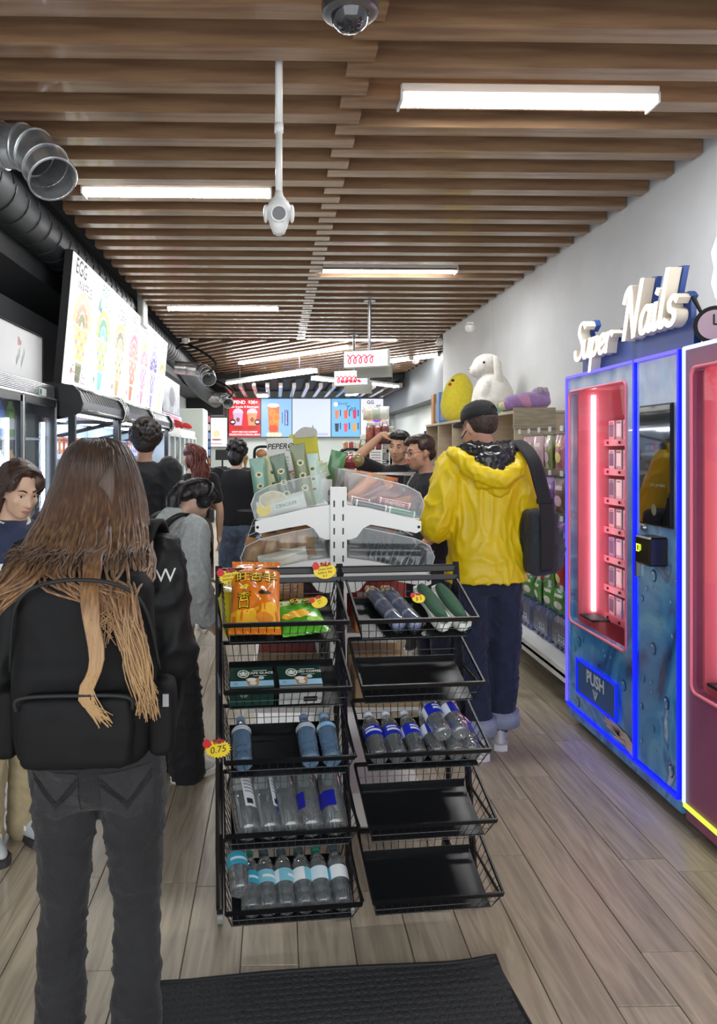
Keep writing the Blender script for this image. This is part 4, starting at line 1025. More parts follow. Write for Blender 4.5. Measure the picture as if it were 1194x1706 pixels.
# ------------------------------------------------------------------ white gondola with clear bins behind the rack
GX, GY, GL = .25, 2.98, 1.56
gond = thing('gondola_shelf', 'white double sided gondola with clear acrylic bins behind the wire rack', 'display shelf', (GX, GY, 0))
for y in (0, GL/2, GL):
    m = MB(); m.box((0, y, .70), (.066, .05, 1.4), white); u = m.build('upright', None, gond)
    for k in range(18):
        for s in (-1, 1):
            q = MB(); q.box((s*.018, y-.0252, .4+.055*k), (.006, .002, .026), inkb); q.build('slot', None, u)
m = MB(); m.box((0, GL/2, .66), (.012, GL, 1.2), mat('panel_grey', '#c4c7c4', .5)); m.build('centre_panel', None, gond)
m = MB(); m.box((0, GL/2, .09), (.7, GL, .14), white, bev=.006); m.build('base', None, gond)
arm = [(-.03, 1.33), (-.12, 1.318), (-.31, 1.272), (-.335, 1.262), (-.335, 1.225), (-.315, 1.215), (-.2, 1.238), (-.13, 1.25), (-.1, 1.235), (-.075, 1.2), (-.05, 1.19), (-.03, 1.19)]
acr = clear('acrylic', '#fafcfc', .03, 1.1, .035)
def side(s, dz, ext):
    for y in (.0, GL/2, GL):
        m = MB(); m.prism([(s*x*ext, z+dz) for (x, z) in arm], 'y', y-.012, y+.012, white); m.build('bracket', None, gond)
        q = MB(); q.cyl((s*-.325*ext, y-.014, 1.24+dz), (s*-.325*ext, y-.012, 1.24+dz), .006, 10, rubber); q.build('bolt', None, gond)
    m = MB(); m.prism([(s*-.03, 1.318+dz), (s*-.33*ext, 1.268+dz), (s*-.33*ext, 1.272+dz), (s*-.03, 1.322+dz)], 'y', .0, GL, white); m.build('shelf', None, gond)
    prof = [(-.04, 1.335), (-.335, 1.268), (-.352, 1.33), (-.335, 1.375), (-.28, 1.405), (-.2, 1.425), (-.09, 1.45), (-.045, 1.46)]
    prof = [(s*x*ext, z+dz) for (x, z) in prof]
    nb = 4; L = GL/nb
    for b in range(nb):
        y0, y1 = b*L+.012, (b+1)*L-.012
        m = MB(); m.prism(prof, 'y', y0, y0+.003, acr); bb = m.build('bin', None, gond)
        m = MB(); m.prism(prof, 'y', y1-.003, y1, acr); m.build('end_wall', None, bb)
        m = MB(); m.prism(prof, 'y', (y0+y1)/2, (y0+y1)/2+.003, acr); m.build('divider', None, bb)
        fp = prof[1:5]; vs = []
        for (x, z) in fp: vs += [(x, y0, z), (x, y1, z)]
        m = MB(); m.add(vs, [(2*i, 2*i+1, 2*i+3, 2*i+2) for i in range(len(fp)-1)], acr); m.build('front_wall', None, bb)
        m = MB()
        m.tube([(x, y0+.0015, z) for (x, z) in prof[1:]], .0028, 6, clear('acrylic_edge', '#ffffff', .1, 2.5, .45)); m.build('rim', None, bb, 'all')
for s in (1, -1):
    side(s, 0, 1.0); side(s, -.215, 1.12); 
    for dz in (-.5, -.8):
        m = MB(); m.box((s*-.19, GL/2, 1.3+dz), (.34, GL, .02), white); m.build('shelf', None, gond)
def gbin(s, x, y, z, lean=0, yaw=0): return Matrix.Translation((GX+s*x, GY+y, z)) @ Matrix.Rotation(yaw, 4, 'Z') @ Matrix.Rotation(lean, 4, 'Y')
# left upper bins: tall bags
tall = [('sea green', '#6f9a86', -.30, .10, .27, -14), ('pale yellow', '#d3d0a0', -.25, .14, .27, -10), ('dark green', '#4f6b50', -.19, .08, .27, -26), ('olive green', '#6e7a4e', -.115, .10, .30, -20), ('mint', '#b7d3c3', -.08, .16, .25, -12)]
for (cn, cc, x, y, h, le) in tall:
    def pr(b, w_, hh, d, cc=cc):
        pc = mat('pr_cream', '#d9d4a8', .4)
        for q in range(3): b.disc(0, hh*(.3+.2*q), w_*.22, hh*.05, pc, -d*.6, 14); b.disc(0, hh*(.3+.2*q), w_*.12, hh*.028, mat('pr_dk', '#4d5a3c', .5), -d*.6-.0008, 12)
    packet('seaweed_snack', .066, h-.035, .03, foil('tall_'+cn, cc), 'tall %s snack bag standing in the upper left acrylic bin' % cn, 'snack bag', 'tall bags in the upper left bin', gbin(1, x, y, 1.285+.05*(x+.3)/.3, R(le*.55)), print_=pr)
packet('seaweed_snack', .075, .2, .045, foil('cracker_white', '#cdd0c6'), 'white and yellow snack stick lying at the front of the upper left bin', 'snack bag', None, Matrix.Translation((GX-.325, GY+.045, 1.30)) @ Matrix.Rotation(R(-14), 4, 'Y') @ Matrix.Rotation(R(90), 4, 'Y'), print_=lambda b, w_, h, d: (b.disc(0, h*.12, .025, .03, ylw, -d*.55), b.txt('CRACKER', 0, h*.6, .02, mat('pr_dk'), -d*.66, rot=R(-90))))
# round cracker pack
t = thing('cracker_pack', 'round cream cracker pack behind the clear front of the upper left bin', 'snack pack', (GX-.262, GY+.035, 1.345)); m = MB(); m.ell((0, 0, 0), (.055, .008, .036), mat('cracker', '#c9bd92', .6, var=.2, vscale=40)); m.build('cracker', None, t, 'all'); m = MB(); m.tube([(.056*math.cos(a), -.001, .037*math.sin(a)) for a in [k*PI/12 for k in range(24)]], .003, 6, mat('pack_rim', '#e5e0cc', .4), closed=True); m.build('rim', None, t)
# long stick boxes
def dbox(label, M, w_, d, h, c, fn, nm='display_box', cat='box'):
    t = thing(nm, label, cat, (0, 0, 0)); t.matrix_world = M
    m = MB(); m.box((0, d/2, h/2), (w_, d, h), c, bev=.002); m.build('carton', None, t)
    b = MB(); fn(b); flat(b, 'print', t); return t
cardw = mat('card_white', '#dfe2dc', .5)
def pep(b):
    b.txt('PEPERO', 0, .255, .042, inkb, -.0008, shear=.25, offset=.0006); b.tube([(.03, -.0008, .235), (.055, -.0008, .232)], .0015, 4, inkb)
    for q in range(7): b.rect(-.04, .19-.018*q, .045, .2-.018*q, mat('ink_pale', '#b5bab8', .5), -.0008)
    b.rect(-.065, .2, -.05, .205, inkb, -.0008); b.rect(-.02, .03, .04, .06, mat('pr_rose', '#c98a9a', .5), -.0008)
dbox('white stick snack display box with slanted black lettering on the bins', Matrix.Translation((.03, 4.02, 1.315)) @ Matrix.Rotation(R(-2), 4, 'Y'), .145, .07, .30, cardw, pep)
def yb(b):
    b.rect(-.075, .22, .075, .33, mat('card_yellow', '#c9c32a', .5), -.0008); b.rect(-.06, .25, -.03, .254, inkb, -.0012)
    for q in range(8): b.rect(-.055, .08+.016*q, .05, .086+.016*q, mat('ink_pale'), -.0008)
dbox('yellow and white leaning snack display box with torn top', Matrix.Translation((.185, 4.03, 1.315)) @ Matrix.Rotation(R(-7), 4, 'Y'), .15, .07, .33, mat('card_yellow2', '#c2bc3c', .5), yb)
m = MB(); m.prism([(-.06, 0), (.05, .01), (.06, .03), (.052, .05), (.04, .055), (.035, .075), (.028, .058), (-.01, .062), (-.03, .055), (-.05, .04), (-.068, .02)], 'y', 0, .006, mat('card_grey', '#b9bab2', .6)); o = m.build('torn_card'); o.location = (.165, 4.015, 1.615); tag(o, 'torn grey card standing on top of the yellow display box', 'card')
packet('snack_pouch', .09, .22, .03, foil('pouch_green', '#4d8a52'), 'green snack pouch leaning beside the yellow display box', 'snack bag', None, Matrix.Translation((.29, 4.0, 1.33)) @ Matrix.Rotation(R(14), 4, 'Y'))
packet('snack_pouch', .11, .16, .03, foil('pouch_cream', '#c9bfa0'), 'cream snack pouch in front of the yellow display box', 'snack bag', None, Matrix.Translation((.22, 3.85, 1.33)) @ Matrix.Rotation(R(-12), 4, 'Y'))
packet('snack_pouch', .17, .07, .03, foil('pouch_pale', '#b4c4a0'), 'pale green flat snack pouch lying over the bins', 'snack bag', None, Matrix.Translation((.19, 3.72, 1.405)) @ Matrix.Rotation(R(-12), 4, 'Y'))
# back arch rack standing in the left bins
t = thing('candy_rack', 'small black arched rack of red and brown candy behind the green bags', 'rack', (-.055, 4.25, 1.30)); m = MB(); m.tube([(-.07, 0, 0), (-.07, 0, .24)]+[(-.07+.03*(1-math.cos(a)), 0, .24+.03*math.sin(a)) for a in (.5, 1, 1.57)]+[(.07-.03*(1-math.cos(a)), 0, .24+.03*math.sin(a)) for a in (1.57, 1, .5)]+[(.07, 0, .24), (.07, 0, 0)], .008, 8, rubber); m.build('arch', None, t, 'all')
for q, c in enumerate(('#a0522d', '#c9b9a9', '#7a3b2a', '#8a2f28', '#c98a5a')):
    m = MB(); m.ell((-.03+.06*(q % 2), .0, .03+.05*q), (.032, .02, .026), foil('cand%d' % q, c)); m.build('candy', None, t, 'all')
# right upper bins: mint rolls and wrapped sticks
stick = [('dark green', '#1f5a40', .10, 1.298), ('red', '#a8443c', .055, 1.30), ('pink', '#c98f94', .02, 1.318)]
def stickpack(label, c, M, L=.15, w_=.035, txt=None, group=None):
    t = thing('candy_roll', label, 'candy roll', (0, 0, 0), 0, group); t.matrix_world = M
    m = MB(); m.lathe([(.006, 0), (w_/2, .006), (w_/2, L-.006), (.006, L)], 12, c); m.build('roll', None, t, True)
    for z in (.012, L-.016):
        m = MB(); m.lathe([(w_/2+.0004, z), (w_/2+.0004, z+.006)], 12, whp, cap=False); m.build('end_band', None, t)
    if txt:
        b = MB(); b.txt(txt, 0, L/2, .028, whp, -w_/2-.001, rot=R(-90)); flat(b, 'print', t)
    return t
def rollM(x, y, z, tilt=12, yaw=0): return Matrix.Translation((GX+x, GY+y, z)) @ Matrix.Rotation(yaw, 4, 'Z') @ Matrix.Rotation(R(90+tilt), 4, 'Y')
stickpack('green mint roll lying at the front of the upper right bin', foil('roll_green', '#2f7a5a'), rollM(.20, .05, 1.305), .13, .036, None)
stickpack('red and white mint roll with lettering in the upper right bin', foil('roll_red', '#b5484a'), rollM(.17, .095, 1.345), .15, .026, 'mentos')
stickpack('black candy roll in the upper right bin beside the green roll', foil('roll_black', '#22262a'), rollM(.065, .055, 1.335), .15, .034, None)
stickpack('small red candy roll beside the black roll', foil('roll_red2', '#a23a3a'), rollM(.05, .09, 1.35), .1, .028, None)
random.seed(21)
for q in range(9):
    packet('wrapped_sweet', .05, .14, .018, clear('cell_pink', '#d9a3a3', .12, 2, .35) if q % 3 else foil('sweet_orange', '#d98a5a'), 'pink cellophane sweet packet piled in the upper right bin' if q % 3 else 'orange sweet packet piled in the upper right bin', 'sweet packet', 'sweet packets in the upper right bin', Matrix.Translation((GX+.06+.022*q, GY+.12+.008*q, 1.345-.006*q)) @ Matrix.Rotation(R(60+random.uniform(-20, 20)), 4, 'Y') @ Matrix.Rotation(R(random.uniform(-20, 20)), 4, 'Z'))
# lower left: pastries, lower right: foil sachets
for q in range(4):
    def pr(b, w_, h, d): b.rect(-w_*.3, h*.2, w_*.3, h*.3, mat('pastry_dark', '#7a4f2a', .5), -d*.6)
    packet('pastry_pack', .085, .13, .05, mat('pastry', '#b98a55', .35, col2='#8a5c34', vscale=14, coat=.6), 'brown pastry in clear wrap in the lower left acrylic bin', 'pastry', 'pastries in the lower left bin', Matrix.Translation((GX-.35+.075*q, GY+.06+.02*(q % 2), 1.06+.016*q)) @ Matrix.Rotation(R(8-6*q), 4, 'Y'), print_=pr)
packet('pastry_pack', .07, .2, .04, foil('twist_white', '#d3cdbd'), 'long white and brown twist pack lying in front of the pastries', 'snack bag', None, Matrix.Translation((GX-.32, GY+.03, 1.085)) @ Matrix.Rotation(R(78), 4, 'Y'))
for q in range(12):
    packet('foil_sachet', .10, .12, .014, mat('sachet_blue', '#3f5f72', .22, .3, coat=.5, var=.3, vscale=20), 'slate blue foil sachet standing in the lower right acrylic bin', 'sachet', 'blue foil sachets in the lower right bin', Matrix.Translation((GX+.13+.02*q, GY+.09, 1.085-.006*q)) @ Matrix.Rotation(R(72), 4, 'Z') @ Matrix.Rotation(R(10+1.5*q), 4, 'X'))
# bins further back
random.seed(9)
gc = [('red', '#a83a34'), ('tan', '#b9a27a'), ('silver', '#b5b9bd'), ('plum', '#7a4a6c'), ('orange', '#cf7a34'), ('white', '#d9dad4')]
for s, sd in ((-1, 'left'), (1, 'right')):
    for lv, z in (('upper', 1.30), ('lower', 1.09)):
        for b in (1, 2, 3):
            for q in range(4):
                cn, cc = random.choice(gc)
                packet('snack_pack', .1, .14, .03, foil('gp_'+cn, cc), '%s snack pack in the %s %s bins behind the first bin' % (cn, lv, sd), 'snack bag', 'packs in the rear acrylic bins', Matrix.Translation((GX+s*(.1+.055*q), GY+GL/4*b+.1+.05*(q % 2), z+.01-.008*q)) @ Matrix.Rotation(R(s*10), 4, 'Y') @ Matrix.Rotation(R(random.uniform(-20, 20)), 4, 'Z'), crimp=False)
# red gift ball
t = thing('gift_parcel', 'crumpled red foil gift parcel behind the upper right bins', 'gift', (.445, 4.36, 1.42)); m = MB(); m.ell((0, 0, .06), (.06, .05, .05)); m.ell((-.05, 0, .06), (.05, .04, .045)); skin(m, 'parcel', foil('gift_red', '#8f2a38'), t, .008, 2, lambda p: .012*noise.noise(p*40))
m = MB(); m.ell((.03, -.02, .07), (.045, .04, .04), foil('gift_gold', '#8a7a4a')); m.build('gold_side', None, t, 'all')
# things on the lower shelves, seen through the wire trays
random.seed(31)
for s, sd in ((-1, 'left'), (1, 'right')):
    for z, nm in ((.811, 'middle'), (.511, 'low')):
        for q in range(5):
            cn, cc = random.choice(gc); h = random.uniform(.1, .17)
            t = thing('snack_carton', '%s snack carton on the %s %s gondola shelf behind the wire trays' % (cn, nm, sd), 'box', (GX+s*.2, GY+.1+.3*q, z), 0, 'cartons on the lower gondola shelves')
            m = MB(); m.box((0, 0, h/2), (.26, .2, h), mat('carton_'+cn, cc, .5), bev=.003); m.build('carton', None, t)
            m = MB(); m.rect(-.09, h*.3, .09, h*.7, whp if cn != 'white' else redp, -.1008); flat(m, 'print', t)
for q in range(3):
    packet('bread_pack', .09, .24, .05, mat('bread', '#a87a48', .4, col2='#7f5632', vscale=12, coat=.6), 'long wrapped bread lying on the shelf behind the second left tray', 'bread', 'wrapped breads behind the trays', Matrix.Translation((GX-.38, GY-.0+.09*q, .99)) @ Matrix.Rotation(R(90), 4, 'Y'))

# ------------------------------------------------------------------ door mat
c1 = atZ(822, 1600, 0); c2 = atZ(258, 1645, 0)
mt = mat('mat_rubber', '#2b2d2e', .8); nt = mt.node_tree
tc = nt.nodes.new('ShaderNodeTexCoord'); vo = nt.nodes.new('ShaderNodeTexVoronoi'); vo.inputs['Scale'].default_value = 42; vo.inputs['Randomness'].default_value = .25
nt.links.new(tc.outputs['Object'], vo.inputs[0]); rp = nt.nodes.new('ShaderNodeValToRGB'); rp.color_ramp.elements[0].position = .32; rp.color_ramp.elements[1].position = .5
rp.color_ramp.elements[0].color = (1, 1, 1, 1); rp.color_ramp.elements[1].color = (0, 0, 0, 1); nt.links.new(vo.outputs[0], rp.inputs[0])
bp = nt.nodes.new('ShaderNodeBump'); bp.inputs['Strength'].default_value = 1; bp.inputs['Distance'].default_value = .004; nt.links.new(rp.outputs[0], bp.inputs['Height']); nt.links.new(bp.outputs[0], nt.nodes['Principled BSDF'].inputs['Normal'])
t = thing('door_mat', 'black rubber door mat with raised dots and curled corner', 'mat', (c2.x, c2.y, 0), math.atan2(c1.y-c2.y, c1.x-c2.x))
L = (c1-c2).length; NX, NYY = 40, 16; vs = []; fs = []
for j in range(NYY+1):
    for i in range(NX+1):
        x = L*i/NX*(1+.0*j)+.02*0; y = -.9*j/NYY
        y += .012*math.sin(PI*i/NX*1.4)*(1-j/NYY)
        z = .007+.016*max(0, (i-33)/7)**2*max(0, 1-j/3)+.006*max(0, 1-i/4)*max(0, 1-j/3)
        vs.append((x, y, z))
n0 = len(vs); vs += [(x, y, z-.006) for (x, y, z) in vs]
for j in range(NYY):
    for i in range(NX):
        a = j*(NX+1)+i; fs += [(a, a+NX+1, a+NX+2, a+1), (n0+a, n0+a+1, n0+a+NX+2, n0+a+NX+1)]
m = MB(); m.add(vs, fs, mt); m.build('pad', None, t, 'all')
ed = [(L*i/NX, .012*math.sin(PI*i/NX*1.4), .007+.016*max(0, (i-33)/7)**2+.006*max(0, 1-i/4)) for i in range(NX+1)]+[(L, -.9*j/NYY, .006) for j in range(1, NYY+1)]
m = MB(); m.tube(ed, .006, 6, rubber); m.build('border', None, t, 'all')
# ------------------------------------------------------------------ left side: fridges, chillers, menu boards
XF = -1.62
silver = mat('silver_trim', '#c9ccce', .25, .9); blk = mat('fridge_black', '#0f1113', .35)
inside = mat('fridge_inside', '#c3cde0', .5); coolw = mat('cool_light', '#e6f0ff', .5, emit=16)
fglass = clear('fridge_glass', '#f2f6fa', .03, .3, .01)
F0, F1 = 3.3, 5.42
t = thing('glass_fridge', 'tall black glass door drinks fridge under the whiteboard', 'fridge', (XF, F0, 0)); L = F1-F0
for (n, c, d, mm) in (('back_panel', (-.6, L/2, .95), (.03, L, 1.8), inside), ('base', (-.31, L/2, .08), (.6, L, .14), blk), ('top', (-.31, L/2, 1.965), (.6, L, .11), blk), ('side_panel', (-.31, .015, 1.02), (.6, .03, 1.78), blk), ('side_panel', (-.31, L-.015, 1.02), (.6, .03, 1.78), blk)):
    m = MB(); m.box(c, d, mm); m.build(n, None, t)
for k in range(9):
    m = MB(); m.box((.004, L/2, 1.925+.0105*k), (.01, L-.02, .005), silver); m.build('louvre', None, t)
m = MB(); m.box((.012, 1.82, 1.95), (.01, .14, .05), mat('display_case', '#c9d3cf', .4)); dd = m.build('thermostat', None, t); m = MB(); m.box((.018, 1.77, 1.95), (.004, .03, .035), mat('display_green', '#1f5a3a', .4, emit=.3)); m.build('display', None, dd)
for k in range(3):
    y0 = k*L/3; y1 = (k+1)*L/3
    m = MB()
    m.box((0, (y0+y1)/2, 1.885), (.035, y1-y0-.008, .05), blk); m.box((0, (y0+y1)/2, .18), (.035, y1-y0-.008, .06), blk)
    for y in (y0+.025, y1-.025): m.box((0, y, 1.03), (.035, .04, 1.74), blk)
    d_ = m.build('door', None, t)
    m = MB(); m.box((0, (y0+y1)/2, 1.03), (.008, y1-y0-.09, 1.66), fglass); m.build('pane', None, d_)
    for y in (y0+.006, y1-.006):
        m = MB(); m.box((.02, y, 1.03), (.006, .012, 1.74), silver); m.build('edge_trim', None, d_)
    m = MB(); m.box((.02, (y0+y1)/2, 1.915), (.006, y1-y0-.004, .01), silver); m.build('edge_trim', None, d_)
    m = MB(); m.box((.03, y0+.06, 1.05), (.02, .02, .35), silver); m.build('handle', None, d_)
m = MB(); m.box((-.05, L-.09, 1.0), (.02, .02, 1.5), coolw); m.build('light_or_fill_tube', None, t)
m = MB(); m.box((-.05, L-.8, 1.0), (.02, .02, 1.5), coolw); m.build('light_or_fill_tube', None, t)  # extra fill tube, added to brighten the drinks behind the glass
for k in range(5):
    m = MB(); m.box((-.3, L/2, .35+.32*k), (.5, L-.08, .012), mat('shelf_wire', '#c3cad0', .4)); m.build('shelf', None, t)
dc = [('green', '#7fae3f'), ('red', '#c04a3c'), ('white', '#dfe3df'), ('orange', '#d98a3c'), ('blue', '#5f7fc8')]
random.seed(13)
for k in (3, 4):
    for q in range(9):
        cn, cc = dc[(q+2*k) % 5] if q < 8 else dc[0]
        o = thing('drink_can', '%s drink on the %s shelf of the black glass door fridge' % (cn, 'upper' if k == 4 else 'middle'), 'drink', (XF-.14, F0+.3+.19*q, .357+.32*k), 0, 'drinks in the black fridge')
        m = MB(); m.lathe([(.03, 0), (.036, .008), (.036, .15), (.026, .19), (.015, .215), (.015, .235)], 14, mat('drink_'+cn, cc, .3)); m.build('bottle', None, o, True)
        m = MB(); m.lathe([(.0365, .05), (.0365, .12)], 14, whp if cn != 'white' else redp, cap=False); m.build('label', None, o)
# whiteboard on the fridge
t = thing('whiteboard', 'whiteboard with faint red and grey notes standing on the black fridge', 'whiteboard', (XF-.12, F0+.1, 2.021))
m = MB(); m.box((0, 1.05, .18), (.02, 2.1, .36), mat('board_white', '#aeb2b2', .35)); m.build('panel', None, t)
for (c, d) in (((.004, 1.05, .003), (.03, 2.1, .006)), ((.004, 1.05, .362), (.03, 2.1, .008)), ((.004, 2.1, .18), (.03, .008, .36)), ((.004, 0, .18), (.03, .008, .36))):
    m = MB(); m.box(c, d, rubber); m.build('frame', None, t)
m = MB(); m.M = Matrix.Translation((.0115, 1.62, .2)) @ Matrix.Rotation(R(90), 4, 'Z'); m.txt('Bv', 0, .06, .08, mat('marker_red', '#d06a72', .5))
for q in range(6): m.rect(-.06+.03*q, -.1+.03*(q % 3), -.045+.03*q, -.04+.03*(q % 3), mat('marker_grey', '#c3c8ca', .5))
flat(m, 'writing', t)

# open chillers
XO = -1.434; C0 = 5.46; CL = 1.585
order = ['first', 'second', 'third']
PC = [('green', '#6fae6a'), ('pink', '#d98aa8'), ('orange', '#d98f4a'), ('lilac', '#b5a0d0'), ('red', '#c0574f'), ('sky blue', '#8fb8dd'), ('white', '#dfe2e6'), ('yellow', '#d9c85a')]
PACK = {}
for u in range(3):
    near = ['next to the black fridge', 'in the middle of the row', 'at the end of the row'][u]
    t = thing('open_chiller', 'open front chiller with lit canopy %s' % near, 'chiller', (XO, C0+u*CL, 0), 0, 'open chillers'); y0, y1 = .0, CL-.02
    m = MB(); prof = [(-.75, 2.0), (-.17, 2.03), (-.06, 2.0), (-.012, 1.92), (-.012, 1.86), (-.03, 1.845), (-.75, 1.845)]
    m.prism(prof, 'y', y0+.03, y1-.03, mat('canopy_grey', '#3b3f44', .35, .4)); m.build('canopy', None, t)
    for k in range(16):
        yy = y0+.06+k*(y1-y0-.12)/15
        m = MB(); m.prism([(-.062, 2.003), (-.014, 1.923), (-.011, 1.925), (-.058, 2.006)], 'y', yy, yy+.05, mat('louvre_grey', '#62686c', .3, .6)); m.build('louvre', None, t)
    for z_, x_ in ((1.853, -.02), (2.015, -.06)):
        m = MB(); m.tube([(x_, y0+.03, z_), (x_, y1-.03, z_)], .012, 8, silver); m.build('edge_tube', None, t, 'all')
    ends = [(-.75, 2.02), (-.15, 2.05), (-.04, 2.025), (.012, 1.95), (.02, 1.88), (.0, 1.83), (-.06, 1.815), (-.75, 1.815)]
    if u == 0: ends = [(-.75, 2.03), (-.22, 2.05), (-.06, 2.03), (-.01, 1.98), (.015, 1.9), (.0, 1.83), (-.06, 1.8), (-.75, 1.79)]
    for yy, mm in ((y0, blk if u == 0 else blk), (y1-.03, blk)):
        m = MB(); m.prism(ends, 'y', yy, yy+.03, mm); e_ = m.build('end_cap', None, t)
        if not (u == 0 and yy == y0):
            m = MB(); m.tube([(x, yy+.015, z) for (x, z) in ends[1:7]], .018, 8, silver); m.build('end_trim', None, e_, 'all')
    m = MB(); m.box((-.3, (y0+y1)/2, 1.835), (.45, y1-y0-.1, .012), mat('canopy_white', '#dfe8f4', .4)); m.build('canopy_lining', None, t)
    m = MB(); m.box((-.12, (y0+y1)/2, 1.826), (.05, y1-y0-.2, .016), coolw); m.build('light_or_fill_tube', None, t)
    m = MB(); m.box((-.55, (y0+y1)/2, 1.822), (.05, y1-y0-.2, .016), coolw); m.build('light_or_fill_tube', None, t)  # rear tube is added fill, brightening the dark chiller interior
    m = MB(); m.box((-.77, (y0+y1)/2, 1.2), (.03, y1-y0, 1.5), mat('chiller_back', '#c3d0e6', .5)); m.build('back_panel', None, t)
    m = MB(); m.box((-.38, (y0+y1)/2, .32), (.78, y1-y0, .58), blk, bev=.01); m.build('base', None, t)
    m = MB(); m.box((0, (y0+y1)/2, .66), (.03, y1-y0, .12), silver); m.build('bumper', None, t)
    for yy in (y0+.025, y1-.045):
        m = MB(); m.box((-.07, yy, 1.23), (.05, .045, 1.2), blk); m.build('post', None, t)
        m = MB(); m.tube([(-.05, yy, 1.82), (-.72, yy, 1.66)], .014, 8, blk); m.build('stay', None, t)
        m = MB(); m.add([(-.06, yy, .64), (-.74, yy, .64), (-.74, yy, 1.65), (-.06, yy, 1.81)], [(0, 1, 2, 3)], fglass); m.build('side_glass', None, t)
    for sz in (.95, 1.25, 1.5):
        m = MB(); m.box((-.5, (y0+y1)/2, sz), (.42, y1-y0-.06, .02), mat('shelf_white', '#d5deec', .4)); sh = m.build('shelf', None, t)
        m = MB(); m.box((-.285, (y0+y1)/2, sz), (.006, y1-y0-.06, .04), mat('price_rail', '#e3ecf4', .4)); m.build('price_rail', None, sh)
    random.seed(40+u)
    for lv, sz in enumerate((.96, 1.26, 1.51)):
        for q in range(11):
            cn, cc = random.choice(PC); h = (.17, .14, .13)[lv]
            o = thing('chilled_pack', '%s food pack on the %s shelf of the %s chiller' % (cn, ('lower', 'middle', 'upper')[lv], ('fridge side', 'middle', 'farthest')[u]), 'food pack', (XO-.36, C0+u*CL+.12+.128*q, sz+.001), R(90), 'food packs in the open chillers')
            if cn not in PACK:
                m = MB(); m.box((0, .06, .075), (.105, .12, .15), mat('pk_'+cn, cc, .35), bev=.012); a_ = m.build('carton', None, o)
                m = MB(); m.disc(0, .07, .035, .03, whp if cn != 'white' else mat('pk_sky blue'), -.0008); m.rect(-.04, .115, .04, .13, mat('pk_ink', '#5a4f5c', .5), -.0008); b_2 = flat(m, 'print', o); PACK[cn] = (a_.data, b_2.data)
            else: obj('carton', PACK[cn][0], o); obj('print', PACK[cn][1], o)

# glowing menu boards
lit2 = mat('menu_lit', '#fbfcf6', .4, emit=1.15, screen=True)
def mm_(n, c, e=.8): return mat('menu_'+n, c, .4, emit=e, screen=True)
Yb_ = [5.67, 6.42, 7.13, 7.88, 8.55, 9.19, 9.88, 10.57]
what = ['mango egg waffle picture', 'pineapple drink picture', 'brown soft serve picture', 'red berry cone picture', 'peach and pink cone picture', 'purple cone picture', 'pale cream cone picture']
pal = [('#f2d21f', '#b06a2a', '#7a7a1f'), ('#f0e23a', '#2f9a6a', '#6fc8c0'), ('#d9c35a', '#6a5a3a', '#c9a05a'), ('#e0437a', '#b03a3a', '#c96a3a'), ('#e0a83a', '#d0559a', '#c98fb0'), ('#6a4ac8', '#4a3a9a', '#9a8ac8'), ('#e9e2a8', '#c9c08a', '#d9d3a8')]
ink2 = mat('menu_ink', '#6a6670', .5, emit=.55, screen=True); ink3 = mat('menu_teal', '#2f8f86', .5, emit=.4)
tiltm = math.atan2(.09, 1.01)
for i in range(7):
    ya, yb_ = Yb_[i], Yb_[i+1]; wd = yb_-ya-.012; hh = 1.02
    t = thing('menu_board', 'glowing white menu panel with %s' % what[i], 'menu board', (-1.64, (ya+yb_)/2, 2.06), R(90), 'row of glowing menu panels')
    t.rotation_euler = Euler((-tiltm*-1, 0, R(90)))
    m = MB(); m.box((0, .03, hh/2), (wd+.01, .06, hh+.01), rubber); m.build('case', None, t)
    m = MB(); m.box((0, -.002, hh/2), (wd-.01, .008, hh-.01), lit2); m.build('lit_face', None, t)
    c1_, c2_, c3_ = (mm_(str(i)+k, c) for k, c in zip('abc', pal[i]))
    b = MB(); y = -.0075
    # picture: fan of waffle bubbles over a cone or cup
    for (r_, n_, cc) in ((.2, 11, c1_), (.13, 8, c2_), (.06, 5, c3_)):
        for k in range(n_):
            a_ = PI*(k+.5)/n_; b.disc(.02+math.cos(a_)*r_*1.15, .5+math.sin(a_)*r_*1.2, .046, .036, cc, y-.0004*r_*10, 10)
    b.shape([(-.2, .48), (.24, .48), (.12, .22), (-.08, .22)], c1_ if i < 3 else c3_, y-.001)
    for q in range(3):
        for k in range(4): b.disc(-.13+.1*k+.012*q*(1.5-k), .43-.07*q, .034, .02, c2_ if (q+k) % 2 else lit2, y-.0016, 8)
    b.shape([(-.08, .2), (.12, .2), (.08, .04), (-.04, .04)], c3_, y-.001)
    if i == 0: b.txt('EGG', -.12, .93, .17, ink2, y-.001, offset=.003); b.txt('WAFFLE', .03, .8, .12, ink2, y-.001, offset=.002); b.txt('CLASSIC', .0, .14, .09, ink2, y-.002, offset=.001); b.txt('MANGO', .1, .07, .09, ink2, y-.002, offset=.001)
    elif i == 1: b.txt('EGG', 0, .93, .13, ink3, y-.001, offset=.002); b.shape([(-.24, .74), (-.16, .88), (-.13, .76), (-.06, .84), (-.1, .72)], ink3, y-.001); b.txt('PINE', .12, .8, .11, ink3, y-.001, offset=.002)
    else: b.txt('EGG', -.03, .93, .13, ink2 if i != 5 else mm_('v', '#6a5ac0', .4), y-.001, offset=.002); b.txt('WAFFLE', 0, .81, .11, ink2 if i not in (3, 4) else mm_('p', '#c96aa0', .5), y-.001, offset=.002)
    b.disc(-.18, .12, .03, .03, c2_, y-.001, 8)
    flat(b, 'print', t)
